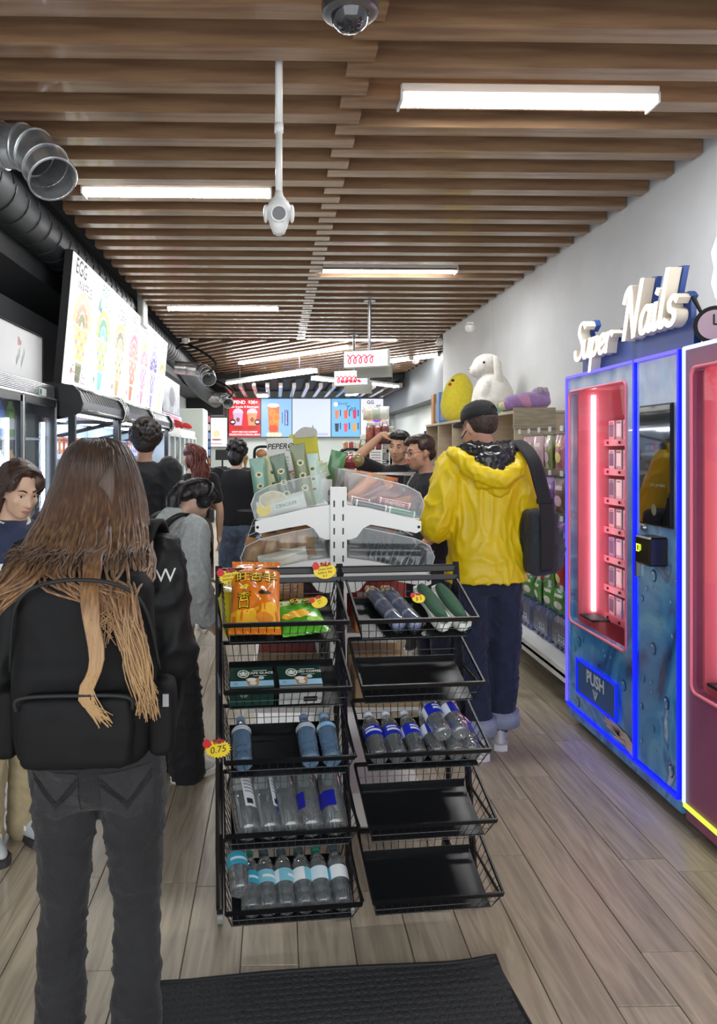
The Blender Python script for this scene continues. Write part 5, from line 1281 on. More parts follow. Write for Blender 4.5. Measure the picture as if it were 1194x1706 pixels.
# posters behind the menu
for (y0, y1, z0, z1, m1, m2, l, X) in ((11.0, 12.9, 2.14, 2.68, mat('poster_grey', '#8a9098', .4, col2='#c3c8cd', vscale=6), ink2, 'grey patterned poster board above the pink poster', -1.68), (10.9, 13.0, 1.92, 2.12, mat('poster_pink', '#d9a3c8', .4, emit=.35), mat('poster_rose', '#d9667a', .4, emit=.35), 'pink and rose lit poster beside the glowing menu', -1.66)):
    t = thing('poster_board', l, 'poster', (X, (y0+y1)/2, z0), R(90)); m = MB(); m.box((0, .01, (z1-z0)/2), (y1-y0, .02, z1-z0), m1); m.build('panel', None, t)
    m = MB(); hh = z1-z0; m.rect(-(y1-y0)*.25, hh*.15, (y1-y0)*.3, hh*.85, m2, -.002) if m2 is not ink2 else m.disc(0, hh*.5, .3, hh*.3, mat('poster_dark', '#5a6068', .5), -.002); flat(m, 'print', t)
    m = MB(); m.box((-.2, .12, hh/2), (.04, .24, .04), rubber); m.build('bracket', None, t)

# white framed fridges at the far left
wf = mat('frame_white', '#dfe5e2', .35)
for k in range(3):
    y0 = 10.35+k*1.15
    t = thing('display_fridge', ('white framed glass fridge right after the open chillers', 'white framed glass fridge with a red bow on top', 'white framed glass fridge beside the tall pale cabinet')[k], 'fridge', (-1.5, y0, 0), 0, 'white framed fridges'); L = 1.12
    m = MB(); m.box((-.35, L/2, 1.83), (.68, L, .12), wf); m.build('top', None, t); m = MB(); m.box((-.35, L/2, .12), (.68, L, .22), wf); m.build('base', None, t)
    m = MB(); m.box((-.67, L/2, 1.0), (.03, L, 1.56), mat('fridge_cream', '#d3dcd8', .5, emit=.25)); m.build('back_panel', None, t)
    for y in (.012, L-.012): m = MB(); m.box((-.35, y, 1.0), (.66, .02, 1.56), wf); m.build('side_panel', None, t)
    for q in (0, 1):
        m = MB(); a_, b2 = q*L/2, (q+1)*L/2
        for y in (a_+.02, b2-.02): m.box((0, y, 1.0), (.03, .035, 1.56), wf)
        m.box((0, (a_+b2)/2, 1.765), (.03, L/2, .03), wf); m.box((0, (a_+b2)/2, .24), (.03, L/2, .03), wf); d_ = m.build('door', None, t)
        m = MB(); m.box((0, (a_+b2)/2, 1.0), (.006, L/2-.06, 1.5), fglass); m.build('pane', None, d_); m = MB(); m.box((.025, a_+.07, 1.0), (.02, .02, .4), silver); m.build('handle', None, d_)
    for z in (.6, .95, 1.3): m = MB(); m.box((-.35, L/2, z), (.58, L-.06, .015), wf); m.build('shelf', None, t)
    for q in range(5):
        cn, cc = PC[(q*3+k) % 8]
        o = thing('cake_box', '%s cake box in the white framed fridge %s' % (cn, ('after the chillers', 'under the red bow', 'by the pale cabinet')[k]), 'box', (-1.62, y0+.14+.2*q, 1.309), R(90), 'cake boxes in the white fridges'); m = MB(); m.box((0, .06, .06), (.14, .14, .12), mat('pk_'+cn, cc, .35), bev=.01); m.build('carton', None, o); m = MB(); m.rect(-.04, .03, .04, .09, whp, -.0108); flat(m, 'print', o)
rb = mat('bow_red', '#d0423c', .6)
for (Y, l) in ((11.0, 'red ribbon bow on the first white fridge'), (12.2, 'red ribbon bow on the second white fridge')):
    t = thing('ribbon_bow', l, 'bow', (-1.56, Y, 1.891)); m = MB()
    for s in (-1, 1): m.ell((s*.09, 0, .06), (.09, .04, .045), rb, rot=(0, s*.3, 0)); 
    m.ell((0, 0, .055), (.04, .045, .04), rb); m.build('loops', None, t, 'all')
    m = MB(); m.box((-.1, -.02, .012), (.18, .04, .012), rb, rot=(0, .1, .3)); m.build('tail', None, t)
t = thing('tall_cabinet', 'tall pale cabinet standing past the white fridges', 'cabinet', (-1.75, 14.4, 0)); cab = mat('cabinet_pale', '#c3cbc4', .5)
m = MB(); m.box((0, 0, 1.17), (.75, .8, 2.34), cab, bev=.01); m.build('body', None, t)
for s in (0, 1): m = MB(); m.box((.376, -.2+.4*s, 1.2), (.01, .38, 2.2), cab); d_ = m.build('door', None, t); m = MB(); m.box((.39, -.03+.06*s, 1.2), (.02, .02, .2), silver); m.build('handle', None, d_)
t = thing('hanging_strip', 'hanging strip of colourful packs beside the white lit poster', 'snack strip', (-1.5, 16.0, .9)); random.seed(2)
m = MB(); m.box((0, .05, .7), (.16, .03, 1.5), rubber); m.build('strip', None, t); m = MB(); m.box((0, .05, -.425), (.3, .3, .95), rubber); m.build('stand', None, t)
for q, c in enumerate(('#b03a2e', '#c98a5a', '#8a5a3a', '#5a7aa8', '#4a6a9a', '#7a8ab0', '#b0a8a8', '#a85a6a')):
    m = MB(); m.box((0, 0, .06+.18*q), (.14, .05, .16), foil('strip%d' % q, c), bev=.02); m.build('pack', None, t)

# ------------------------------------------------------------------ rear wall: menu screens, lit poster, counter
YS = 19.84
def scr(name, px0, px1, label, col, fn, em=.85):
    a_, b_2 = atY(px0, 664, YS), atY(px1, 728, YS); w_ = b_2.x-a_.x; h = a_.z-b_2.z
    t = thing('menu_screen', label, 'menu screen', ((a_.x+b_2.x)/2, YS, b_2.z), 0, 'menu screens on the rear wall')
    m = MB(); m.box((0, .05, h/2), (w_, .06, h), rubber); m.build('case', None, t)
    m = MB(); m.box((0, .012, h/2), (w_-.012, .02, h-.012), mat('scr_'+name, col, .4, emit=em, screen=True)); m.build('screen', None, t)
    b = MB(); fn(b, w_, h, -.001); flat(b, 'picture', t)
def E(n, c='#ffffff', e=.8): return mat('s_'+n, c, .4, emit=e, screen=True)
Wt = E('white', '#f4f4f8', .95)
def red(b, w_, h, y):
    b.txt('SPEND  $30+', .0, h*.9, .125, Wt, y-.003, offset=.004); b.txt('On Snacks & Beverages', 0, h*.785, .078, Wt, y-.003, offset=.002)
    for (x, c) in ((-.18, '#d9b8e0'), (.2, '#f0a06a')):
        b.shape([(x-.13, h*.62), (x+.13, h*.62), (x+.1, h*.3), (x-.1, h*.3)], E('cup'+c, c), y-.002); b.disc(x, h*.63, .14, .12, E('lid'+c, '#e3d5ee'), y-.001); b.disc(x, h*.45, .05, .06, E('blob', '#9a5a4a'), y-.003)
        b.disc(x+(-.14 if x < 0 else .14), h*.39, .08, .08, E('badge', '#5a2030', .5), y-.004); b.disc(x+(-.14 if x < 0 else .14), h*.39, .05, .03, Wt, y-.005); b.disc(x, h*.24, .14, .045, E('oval', '#b03a20'), y-.003)
    b.txt("DON'T MISS OUR CURRENT", 0, h*.13, .055, Wt, y-.003, offset=.002); b.txt('PROMOTION & SPECIAL MENU', 0, h*.06, .06, Wt, y-.003, offset=.002)
def tea(b, w_, h, y):
    b.shape([(-.24, h*.8), (.08, h*.8), (.05, h*.12), (-.19, h*.12)], E('teaor', '#e8742a'), y-.002); b.disc(-.08, h*.82, .16, .06, E('foam', '#f0e6dc'), y-.003)
    for (x, z, r) in ((.0, .5, .1), (-.1, .62, .08), (-.02, .3, .1), (-.12, .38, .06)): b.disc(x, h*z, r, r*1.1, E('slice', '#f2a04a'), y-.003); b.disc(x, h*z, r*.7, r*.8, E('slice2', '#e8832a'), y-.004)
    b.disc(-.08, h*.22, .13, .1, E('peach', '#d9542a'), y-.005)
    for x in (-.2, -.1, .0, .08): b.disc(x, h*.06, .07, .06, E('blossom', '#e8e2c0'), y-.006)
    b.rect(.22, h*.3, .32, h*.7, E('tagb', '#2a5ab8', .6), y-.002); b.txt('Lemonade', .27, h*.5, .09, Wt, y-.003, rot=R(90)); b.rect(.15, h*.35, .17, h*.65, E('tagb'), y-.002)
def plainp(b, w_, h, y):
    b.rect(-w_*.42, h*.04, w_*.42, h*.1, E('lav2', '#b7c0f0'), y-.002)
def special(b, w_, h, y):
    b.txt('Special', -.1, h*.87, .1, E('navyt', '#1f4a8a', .4), y-.002, shear=.3); b.txt('Tea', .12, h*.74, .2, E('navyt'), y-.002, shear=.3); b.disc(-.27, h*.85, .06, .06, Wt, y-.002)
    for i, c in enumerate(('#e07a4a', '#e0552f', '#d0305a', '#2a2a38', '#e0506a', '#e0a04a')):
        x = -.24+.24*(i % 3); z = h*(.48 if i < 3 else .14); b.shape([(x-.055, z+.22), (x+.055, z+.22), (x+.04, z), (x-.04, z)], E('d'+c, c), y-.002); b.rect(x+.08, z+.06, x+.11, z+.24, E('navyt'), y-.002)
def ggff(b, w_, h, y):
    b.txt('GG', -.12, h*.9, .13, E('inkd', '#33304a', .3), y-.002, offset=.003); b.txt('FF', .1, h*.78, .13, E('inkd'), y-.002, offset=.003)
    for (x, z, r, c) in ((.05, .52, .16, '#9a4ad0'), (-.15, .5, .12, '#e0a85a'), (.22, .5, .11, '#e8b86a'), (.05, .38, .15, '#d9c3e0'), (-.05, .28, .12, '#cfd8d0'), (.12, .27, .1, '#e3d8c0')): b.disc(x, h*z, r, r*.9, E('g'+c, c), y-.003-r*.01)
    for (x, z) in ((-.3, .62), (.3, .35)): b.txt('*', x, h*z, .25, E('star', '#5a5a98', .5), y-.002)
scr('red', 381, 434, 'red promotion menu screen reading SPEND $30+', '#d9262f', red)
scr('tea', 434.5, 486, 'light blue menu screen with a tall orange drink', '#8fbcf2', tea)
scr('lav', 486.5, 551, 'pale lavender menu screen behind the yellow display box', '#cdd6f7', plainp)
scr('special', 551.5, 600, 'sky blue menu screen showing six small drinks', '#6fb4ec', special)
scr('gg', 600.5, 648, 'white menu screen reading GG FF with purple waffle', '#dfe0f4', ggff)
a_, b_2 = atY(342, 695, 19.9), atY(379, 745, 19.9)
t = thing('lit_poster', 'white glowing poster on the rear wall left of the red screen', 'poster', ((a_.x+b_2.x)/2, 19.95, b_2.z)); w_ = b_2.x-a_.x; h = a_.z-b_2.z
m = MB(); m.box((0, 0, h/2), (w_, .06, h), rubber); m.build('case', None, t); m = MB(); m.box((0, -.034, h/2), (w_-.03, .012, h-.03), mat('poster_lit', '#fdfdfa', .4, emit=1.0, screen=True)); m.build('lit_face', None, t)
m = MB(); m.disc(0, h*.25, .14, .03, E('pr1', '#c98a8a', .6), -.042); m.rect(-.15, h*.1, .15, h*.13, E('pr1'), -.042); m.disc(0, h*.45, .1, .09, E('pr2', '#e6e0b0', .8), -.042); flat(m, 'print', t)
ct = thing('service_counter', 'grey service counter with dark top in front of the rear wall', 'counter', (-.1, 17.2, 0))
m = MB(); m.box((0, 0, .55), (2.9, .6, 1.1), wallg); m.build('body', None, ct); m = MB(); m.box((0, -.02, 1.12), (3.0, .68, .04), rubber, bev=.006); m.build('top', None, ct)
m = MB(); m.box((-.7, -.31, .85), (.8, .02, .4), mat('sign_mint', '#c3d8d0', .4, emit=.3)); sgn = m.build('front_sign', None, ct); m = MB(); m.txt('Or', -.7, .9, .2, redp, -.322); flat(m, 'print', sgn)
t = thing('cash_register', 'small black cash register screen on the service counter', 'register', (-1.25, 17.2, 1.141)); m = MB(); m.box((0, 0, .015), (.2, .2, .03), rubber); m.build('foot', None, t); m = MB(); m.cyl((0, 0, .02), (0, 0, .25), .02, 8, rubber); m.build('stem', None, t); m = MB(); m.box((0, -.02, .3), (.32, .03, .24), rubber, rot=(-.2, 0, 0)); m.build('screen', None, t)
t = thing('cone_model', 'brown ice cream cone model on the service counter', 'cone model', (-.72, 17.2, 1.141)); m = MB(); m.lathe([(.03, 0), (.04, .01), (.02, .03), (.06, .2)], 12, mat('cone_brown', '#8a6a3a', .6)); m.build('cone', None, t); m = MB(); m.ell((0, 0, .24), (.075, .075, .06), mat('cone_cream', '#7a5a30', .6)); m.build('scoop', None, t, 'all')

# ------------------------------------------------------------------ candy island in the middle distance
t = thing('candy_table', 'dark candy table with small tubs in front of the rear counter', 'table', (1.0, 7.9, 0)); m = MB(); m.box((0, 0, 1.27), (1.2, .9, .04), rubber); m.build('table_top', None, t)
m = MB(); m.box((0, 0, .62), (1.1, .8, 1.24), mat('table_body', '#3b3836', .6)); m.build('body', None, t)
random.seed(17); tc_ = ['#b9a98a', '#8a9a5a', '#d3cfc0', '#7a6a4a', '#c9a05a', '#5a5a4a', '#a88a7a']; tn = ['tan', 'olive', 'cream', 'brown', 'amber', 'grey', 'rose']
for i in range(7):
    for j in range(2):
        k = (i+3*j) % 7
        o = thing('candy_tub', '%s tub of small sweets on the %s row of the dark candy table' % (tn[k], ('front', 'second')[j]), 'tub', (.5+.16*i, 7.47+.135*j, 1.291), 0, 'tubs on the candy table')
        m = MB(); m.lathe([(.045, 0), (.06, .05), (.063, .055)], 12, clear('tub', '#f0f0ee', .1, 1, .3)); m.build('tub', None, o); m = MB(); m.ell((0, 0, .05), (.055, .055, .03), mat('sw'+tn[k], tc_[k], .5, bump=1, bscale=120)); m.build('sweets', None, o, 'all')
def arch(x, y, w_, h, label):
    t = thing('arched_rack', label, 'rack', (x, y, 1.291), 0, 'black arched racks on the candy table'); r = .05
    pts = [(-w_/2, 0, 0), (-w_/2, 0, h-r)]+[(-w_/2+r*(1-math.cos(a)), 0, h-r+r*math.sin(a)) for a in (.5, 1, 1.57)]+[(w_/2-r*(1-math.cos(a)), 0, h-r+r*math.sin(a)) for a in (1.57, 1, .5)]+[(w_/2, 0, h-r), (w_/2, 0, 0)]
    for yy in (0, .25): m = MB(); m.tube([(a, b+yy, c) for (a, b, c) in pts], .012, 8, rubber); m.build('arch', None, t, 'all')
    m = MB(); m.box((0, .125, h+.0), (w_-.08, .27, .012), rubber); m.build('top_shelf', None, t)
    for k in range(3): m = MB(); m.box((0, .125, .03+.11*k), (w_-.02, .26, .008), rubber); m.build('shelf', None, t)
    for k in range(3):
        for q in range(3):
            m = MB(); m.box((-w_/3.4+q*w_/3.4, .06, .085+.11*k), (w_/4.2, .06, .085), foil('ar%d' % ((k*3+q) % 6), ('#c98a5a', '#b03a34', '#e3d8c0', '#8a4a3a', '#d9b03a', '#c9c3c0')[(k*3+q) % 6]), bev=.01); m.build('packet', None, t)
arch(.79, 7.72, .2, .27, 'low black arched rack of brown packets on the candy table')
arch(1.08, 7.72, .25, .34, 'taller black arched rack of packets with jars on top')
for i, (x, c, cn, h, z) in enumerate(((.9, '#d9c82a', 'yellow', .22, 1.291), (.99, '#d9692a', 'orange', .2, 1.638), (1.07, '#d9432a', 'red orange', .2, 1.638), (1.15, '#b9302a', 'red', .22, 1.638), (1.22, '#c3d0c3', 'pale mint', .16, 1.638), (1.03, '#e3b89a', 'peach', .18, 1.638))):
    o = thing('candy_jar', '%s candy jar %s' % (cn, 'standing on the candy table' if z < 1.5 else 'on top of the taller arched rack'), 'jar', (x, 7.79+(.1 if i == 5 else 0) if z > 1.5 else 7.75, z), 0, 'candy jars')
    if i == 0: o.location = (.922, 7.8, 1.291); h = .42
    m = MB(); m.lathe([(.035, 0), (.042, .01), (.042, h*.75), (.03, h*.85), (.03, h*.9)], 14, clear('jar_glass', '#ffffff', .04, 1, .05)); m.build('glass', None, o, 'all')
    m = MB(); m.lathe([(.034, .004), (.039, .012), (.039, h*.7), (.02, h*.76)], 12, mat('jar_'+cn, c, .5, var=.4, vscale=60)); m.build('candy', None, o, 'all')
    m = MB(); m.lathe([(.033, h*.88), (.034, h), (.03, h+.005)], 14, mat('jar_lid', '#d9d3c3', .4)); m.build('lid', None, o, True)
for i, (x, cn, c) in enumerate(((.98, 'cream', '#d9cdb8'), (1.06, 'grey green', '#b7c2b0'), (1.14, 'white', '#dcdcd4'))):
    packet('sweet_bag', .12, .14, .06, foil('sb'+cn, c), '%s sweet bag lying on top of the candy jars' % cn, 'sweet bag', 'sweet bags on the jars', Matrix.Translation((x, 7.81, 1.868+.004*i)))
t = thing('promo_card', 'white and pink promotion card on the candy table', 'card', (1.34, 7.72, 1.291)); m = MB(); m.box((0, 0, .17), (.24, .006, .24), whp); m.build('card', None, t); m = MB(); m.rect(-.11, .1, .11, .17, mat('promo_pink', '#e0657a', .5), -.0036); flat(m, 'print', t); m = MB(); m.box((0, .03, .03), (.2, .06, .06), rubber); m.build('stand', None, t)
t = thing('price_card', 'white lined price card hanging on the taller arched rack', 'card', (1.04, 7.695, 1.39)); m = MB(); m.box((0, 0, .08), (.13, .004, .16), whp); m.build('card', None, t); m = MB()
for q in range(5): m.rect(-.05, .02+.028*q, .05, .03+.028*q, mat('ink_grey'), -.0025)
flat(m, 'print', t)
# ------------------------------------------------------------------ people
def V(*a): return Vector(a)
def creases(amp, sc, seed=0, st=(1, 1, .55)):
    def f(p):
        q = Vector((p.x*sc*st[0]+seed, p.y*sc*st[1]+seed, p.z*sc*st[2]))
        q += noise.noise_vector(q*.5)*.9
        a = 1-abs(noise.noise(q))*2.2; b = 1-abs(noise.noise(q*2.1+Vector((5, 2, 1))))*2.2
        return amp*(.75*(a*a*a if a > 0 else 0)-.35+.45*(b*b if b > 0 else 0)-.1+.3*noise.noise(q*.7))
    return f
def hand(b, w_, d, nrm_, curl=.35, s=1.0, flip=1):
    """palm, four fingers of unequal length and a thumb from the side of the palm"""
    w_ = Vector(w_); d = Vector(d).normalized(); nrm_ = Vector(nrm_); nrm_ = (nrm_-d*nrm_.dot(d)).normalized(); lat = d.cross(nrm_)*flip
    b.cap(w_, .026*s, w_+d*.03*s, .03*s)
    for k in (-.024, -.008, .008, .024): b.cap(w_+d*.02*s+lat*k*.8*s, .014*s, w_+d*.085*s+lat*k*s, .012*s)
    for k, L in zip((-.027, -.009, .009, .026), (.062, .074, .08, .07)):
        p = w_+d*.088*s+lat*k*s; a = 0
        for seg, fr in enumerate((.42, .33, .25)):
            a += curl*(.7+.3*seg)
            q = p+(d*math.cos(a)+nrm_*math.sin(a))*L*fr*s
            b.cap(p, (.0095-.001*seg)*s, q, (.009-.001*seg)*s, 8); p = q
    p = w_+d*.025*s+lat*.026*s; q = p+(d*.55+lat*.75+nrm_*.25).normalized()*.042*s; r_ = q+(d*.85+lat*.3+nrm_*.45).normalized()*.034*s
    b.cap(p, .014*s, q, .011*s, 8); b.cap(q, .0105*s, r_, .0085*s, 8)
def head_prims(b, H):
    old = b.M; b.M = H
    b.ell((0, -.014, .032), (.073, .092, .086)); b.ell((0, .032, -.03), (.062, .062, .085)); b.ell((0, .05, -.088), (.038, .038, .03)); b.ell((0, .02, -.07), (.056, .056, .045))
    b.cap((0, .09, .004), .0085, (0, .113, -.034), .0125); b.ell((.011, .1, -.038), (.009, .01, .008)); b.ell((-.011, .1, -.038), (.009, .01, .008))
    b.cap((-.034, .079, .022), .0105, (-.012, .088, .02), .0095); b.cap((.034, .079, .022), .0105, (.012, .088, .02), .0095)
    b.ell((0, .088, -.062), (.021, .012, .008)); b.ell((0, .087, -.073), (.018, .012, .007)); b.ell((.042, .066, -.028), (.018, .018, .018)); b.ell((-.042, .066, -.028), (.018, .018, .018))
    for s in (-1, 1): b.ell((s*.073, -.006, -.008), (.011, .019, .031), rot=(0, 0, s*-.35)); b.ell((s*.071, .0, -.032), (.009, .01, .012))
    b.M = old
def face_parts(root, H, brow='#2a1d16', lip='#a8615c', closed=.5, s=1.0):
    sw, ir, bm_, lm = mat('eye_white', '#d9d3cc', .2), mat('iris_dark', '#231a14', .15), mat('brow'+brow, brow, .8), mat('lip'+lip, lip, .45)
    lidm = mat('eyelid', '#b98f78', .6)
    for k in (-1, 1):
        m = MB(); m.M = H; m.ell((k*.0305, .0815, .003), (.0125, .008, .0062)); m.build('eye', sw, root, 'all')
        m = MB(); m.M = H; m.ell((k*.0305+.002, .088, .002), (.0052, .003, .0052), ir); m.build('iris', None, root, 'all')
        m = MB(); m.M = H; m.tube(bez([(k*.017, .088, .0065), (k*.03, .0905, .0105), (k*.044, .082, .006)], 4), [.0024]*9, 6, lidm); m.build('eyelid', None, root, 'all')
        m = MB(); m.M = H; m.tube(bez([(k*.014, .0955, .0235), (k*.03, .0935, .031), (k*.047, .0785, .025)], 4), [.0034]*5+[.0028, .0022, .0016, .001], 6, bm_); m.build('eyebrow', None, root, 'all')
    m = MB(); m.M = H; m.tube(bez([(-.021, .091, -.067), (-.008, .0985, -.0635), (0, .0985, -.0655), (.008, .0985, -.0635), (.021, .091, -.067)], 3), [.0012]+[.0028]*11+[.0012], 6, lm); m.tube(bez([(-.019, .09, -.068), (0, .099, -.0735), (.019, .09, -.068)], 4), [.001]+[.0032]*7+[.001], 6, lm); m.build('lips', None, root, 'all')
class Person: pass
def person(label, loc, face, h, skin_c='#c9a48c', lean=0, head=(0, 0, 0), arms=None, legs=None, top=None, bottom=None, shoes=None, build=1.0, vox=.012, feet=True, face_on=False, hands=True, neck=0, hip_y=0, curl=.35, headoff=(0, 0, 0)):
    """head=(yaw, pitch down, roll) in degrees; arms={'L':(elbow,wrist,hand dir,palm normal)}; local +y is forward, +x the right hand side"""
    t = thing('person', label, 'person', loc, R(face)); s = h/1.75
    Bn = Matrix.Translation((0, 0, .95*s)) @ Matrix.Rotation(-R(lean), 4, 'X') @ Matrix.Translation((0, 0, -.95*s))
    S = Matrix.Scale(s, 4)
    def U(x, y, z): return Bn @ (Vector((x, y, z))*s)          # upper body point
    arms = arms or {}
    A = {}
    for k, sg in (('L', -1), ('R', 1)):
        a = arms.get(k) or (V(sg*.245, -.03, 1.13), V(sg*.25, .05, .88), V(0, .15, -1), V(-sg, 0, 0))
        A[k] = [U(sg*.178*build, -.012, 1.425), U(*a[0]), U(*a[1]), Bn.to_3x3() @ Vector(a[2]), Bn.to_3x3() @ Vector(a[3])]
    legs = legs or {}
    Lg = {}
    for k, sg in (('L', -1), ('R', 1)):
        l = legs.get(k) or (V(sg*.095, .015, .49), V(sg*.1, -.015, .085), 0)
        Lg[k] = [V(sg*.088, hip_y, .89)*s, Vector(l[0])*s, Vector(l[1])*s, l[2]]
    NB = Bn @ (V(0, -.018, 1.47)*s)
    H = Matrix.Translation(Bn @ ((V(0, .012, 1.52)+V(*headoff))*s)) @ Matrix.Rotation(-R(head[0]), 4, 'Z') @ Matrix.Rotation(-R(head[1]+lean*.0), 4, 'X') @ Matrix.Rotation(R(head[2]), 4, 'Y') @ Matrix.Translation((0, .012*s, .112*s)) @ S
    # body: one continuous surface
    b = MB()
    b.M = Bn @ S
    b.loft([(0, 0, .88, .10, .08), (0, 0, .94, .14, .1), (0, 0, 1.05, .12, .09), (0, 0, 1.2, .135, .1), (0, -.005, 1.34, .15, .1), (0, -.012, 1.43, .14, .075), (0, -.015, 1.47, .07, .06), (0, -.012, 1.5, .05, .05)], 20)
    b.M = Matrix()
    for k, sg in (('L', -1), ('R', 1)):
        sh, el, wr, hd, hn = A[k]
        b.cap(sh, .056*s, sh.lerp(el, .45), .05*s); b.cap(sh.lerp(el, .45), .05*s, el, .039*s); b.cap(el, .04*s, el.lerp(wr, .3), .042*s); b.cap(el.lerp(wr, .3), .042*s, wr, .027*s)
        if hands: hand(b, wr, hd, hn, curl, s, -sg)
        hp, kn, an, _ = Lg[k]
        b.cap(hp, .085*s, hp.lerp(kn, .5), .072*s); b.cap(hp.lerp(kn, .5), .072*s, kn, .05*s); b.cap(kn, .05*s, kn.lerp(an, .35), .054*s); b.cap(kn.lerp(an, .35), .052*s, an, .034*s)
        b.cap(an+V(0, -.03, -.04)*s, .034*s, an+V(0, .12, -.055)*s, .028*s)
    b.cap(NB, .055*s, H @ V(0, -.012, -.04), .05*s)
    head_prims(b, H)
    P = Person(); P.t, P.s, P.A, P.L, P.H, P.Bn, P.U, P.S = t, s, A, Lg, H, Bn, U, S
    P.body = skin(b, 'body', mat('skin'+skin_c, skin_c, .5, var=.04, vscale=12), t, vox, 4 if vox > .009 else 3)
    if face_on: face_parts(t, H, **(face_on if isinstance(face_on, dict) else {}))
    if top: P.top = garment(P, **top)
    if bottom: P.bottom = trousers(P, **bottom)
    if shoes: shoe_pair(P, **shoes)
    return P
def garment(P, name='shirt', m=None, hem=.90, ease=1.0, flare=0, sleeve='short', fold=(.007, 9), collar=.0, puff=0, vox=.011, belly=0):
    b = MB(); b.M = P.Bn @ P.S; e = ease
    R_ = [(hem, (.165+flare)*e, (.118+flare)*e), (hem+.05, (.166+flare*.8)*e, (.12+flare*.8)*e), (1.06, (.16+flare*.4)*e, (.113+flare*.3+belly)*e), (1.2, (.168+flare*.1)*e, (.118+belly*.5)*e), (1.33, .18*e, .12*e), (1.41, .172*e, .102*e), (1.455, .115*e, .08*e), (1.485+collar, .066, .064)]
    b.loft([(0, -.008 if z > 1.3 else 0, z, rx, ry) for (z, rx, ry) in R_], 26); b.M = Matrix(); s = P.s
    for k in 'LR':
        sh, el, wr, hd, hn = P.A[k]
        if sleeve == 'short':
            c = sh.lerp(el, .62); b.cap(sh, .07*s*e, c, .066*s*e)
        elif sleeve == 'long':
            c = el.lerp(wr, .93); b.cap(sh, (.07+puff*.5)*s*e, el, (.058+puff)*s*e); b.cap(el, (.058+puff)*s*e, c, (.042+puff*.6)*s*e)
        elif sleeve == 'half':
            c = el.lerp(wr, .35); b.cap(sh, (.072+puff)*s*e, el, (.066+puff)*s*e); b.cap(el, (.066+puff)*s*e, c, (.058+puff)*s*e)
    return skin(b, name, m, P.t, vox, 5, creases(fold[0], fold[1], random.random()*9) if fold else None)
def trousers(P, m=None, wide=1.0, hem=.07, fold=(.006, 10), rise=1.0, flare=1.0, vox=.011, name='trousers'):
    b = MB(); s = P.s
    b.M = P.S; b.loft([(0, 0, .79, .11, .085), (0, -.002, .83, .145, .112), (0, -.01, .92, .168, .125), (0, -.005, .98, .16, .115), (0, 0, rise+.03, .15, .105)], 22); b.M = Matrix()
    for k in 'LR':
        hp, kn, an, _ = P.L[k]
        low = kn.lerp(an, (kn.z-hem*s)/max(1e-6, kn.z-an.z))
        w_ = wide
        b.cap(hp, .097*s, hp.lerp(kn, .5), .084*w_**.5*s); b.cap(hp.lerp(kn, .5), .084*w_**.5*s, kn, .066*w_*s); b.cap(kn, .066*w_*s, low, .058*w_*flare*s)
    return skin(b, name, m, P.t, vox, 5, creases(fold[0], fold[1], random.random()*9, (1, 1, 1.3)) if fold else None)
def shoe_pair(P, c='#e3e3e0', sole='#f0efea', accent=None, size=1.0):
    s = P.s*size
    for k in 'LR':
        hp, kn, an, yaw = P.L[k]
        g_ = Matrix.Translation((an.x, an.y, 0)) @ Matrix.Rotation(R(yaw), 4, 'Z') @ Matrix.Scale(s, 4)
        m = MB(); m.M = g_
        m.loft([(0, .05, .03, .047, .14), (0, .05, .05, .046, .138), (0, .035, .075, .04, .115), (0, .01, .1, .036, .08), (0, -.015, .125, .034, .052)], 20); o = skin(m, 'shoe', mat('shoe'+c, c, .5), P.t, .008, 3)
        q = MB(); q.M = g_; out = [(.0, -.1), (.032, -.09), (.042, -.05), (.038, .02), (.05, .1), (.046, .16), (.025, .19), (0, .197), (-.025, .19), (-.046, .16), (-.05, .1), (-.038, .02), (-.042, -.05), (-.032, -.09)]
        q.prism(out, 'z', .0, .032, mat('sole'+sole, sole, .6)); q.build('sole', None, o)
        if accent:
            for sx in (-1, 1):
                q = MB(); q.M = g_; q.box((sx*.041, .03, .062), (.012, .09, .03), mat('acc'+accent, accent, .5), rot=(.25, 0, 0)); q.build('side_panel', None, o)
        q = MB(); q.M = g_
        for i in range(4): q.box((0, .045+.022*i, .093-.011*i), (.045, .006, .006), mat('lace', '#d9d9d6', .7))
        q.build('laces', None, o)
def hair_blob(P, prims, m, vox=.009, amp=.006, sc=45, st=(1, 1, .25), name='hair', smooth=3):
    b = MB(); b.M = P.H
    for q in prims: b.ell(*q[:2], rot=q[2] if len(q) > 2 else None)
    return skin(b, name, m, P.t, vox, smooth, creases(amp, sc, 1.3, st))
def locks(P, paths, m, r0=.006, name='hair_locks', n=5, parent=None):
    b = MB()
    for pts in paths:
        c = bez(pts, 4); N = len(c)
        rs = [r0*(.35+.65*min(1, i/3))*(1-.85*max(0, (i/(N-1)-.45)/.55)) for i in range(N)]
        b.tube(c, rs, n, m, cap=False)
    o = b.build(name, None, parent or P.t, 'all'); o['kind'] = 'stuff'; return o
def on_surface(ob, b, name, parent, d=(0, 1, 0), off=.0015, m=None, far=1.0):
    """press a flat print onto a garment: cast every vertex along d (local) onto the mesh"""
    from mathutils.bvhtree import BVHTree
    bv = BVHTree.FromPolygons([v.co for v in ob.data.vertices], [tuple(p.vertices) for p in ob.data.polygons])
    d = Vector(d).normalized(); vs = []
    for p in b.v:
        hit = bv.ray_cast(p-d*far, d)
        vs.append(hit[0]-d*off if hit[0] is not None else p)
    b.v = vs; return flat(b, name, parent)
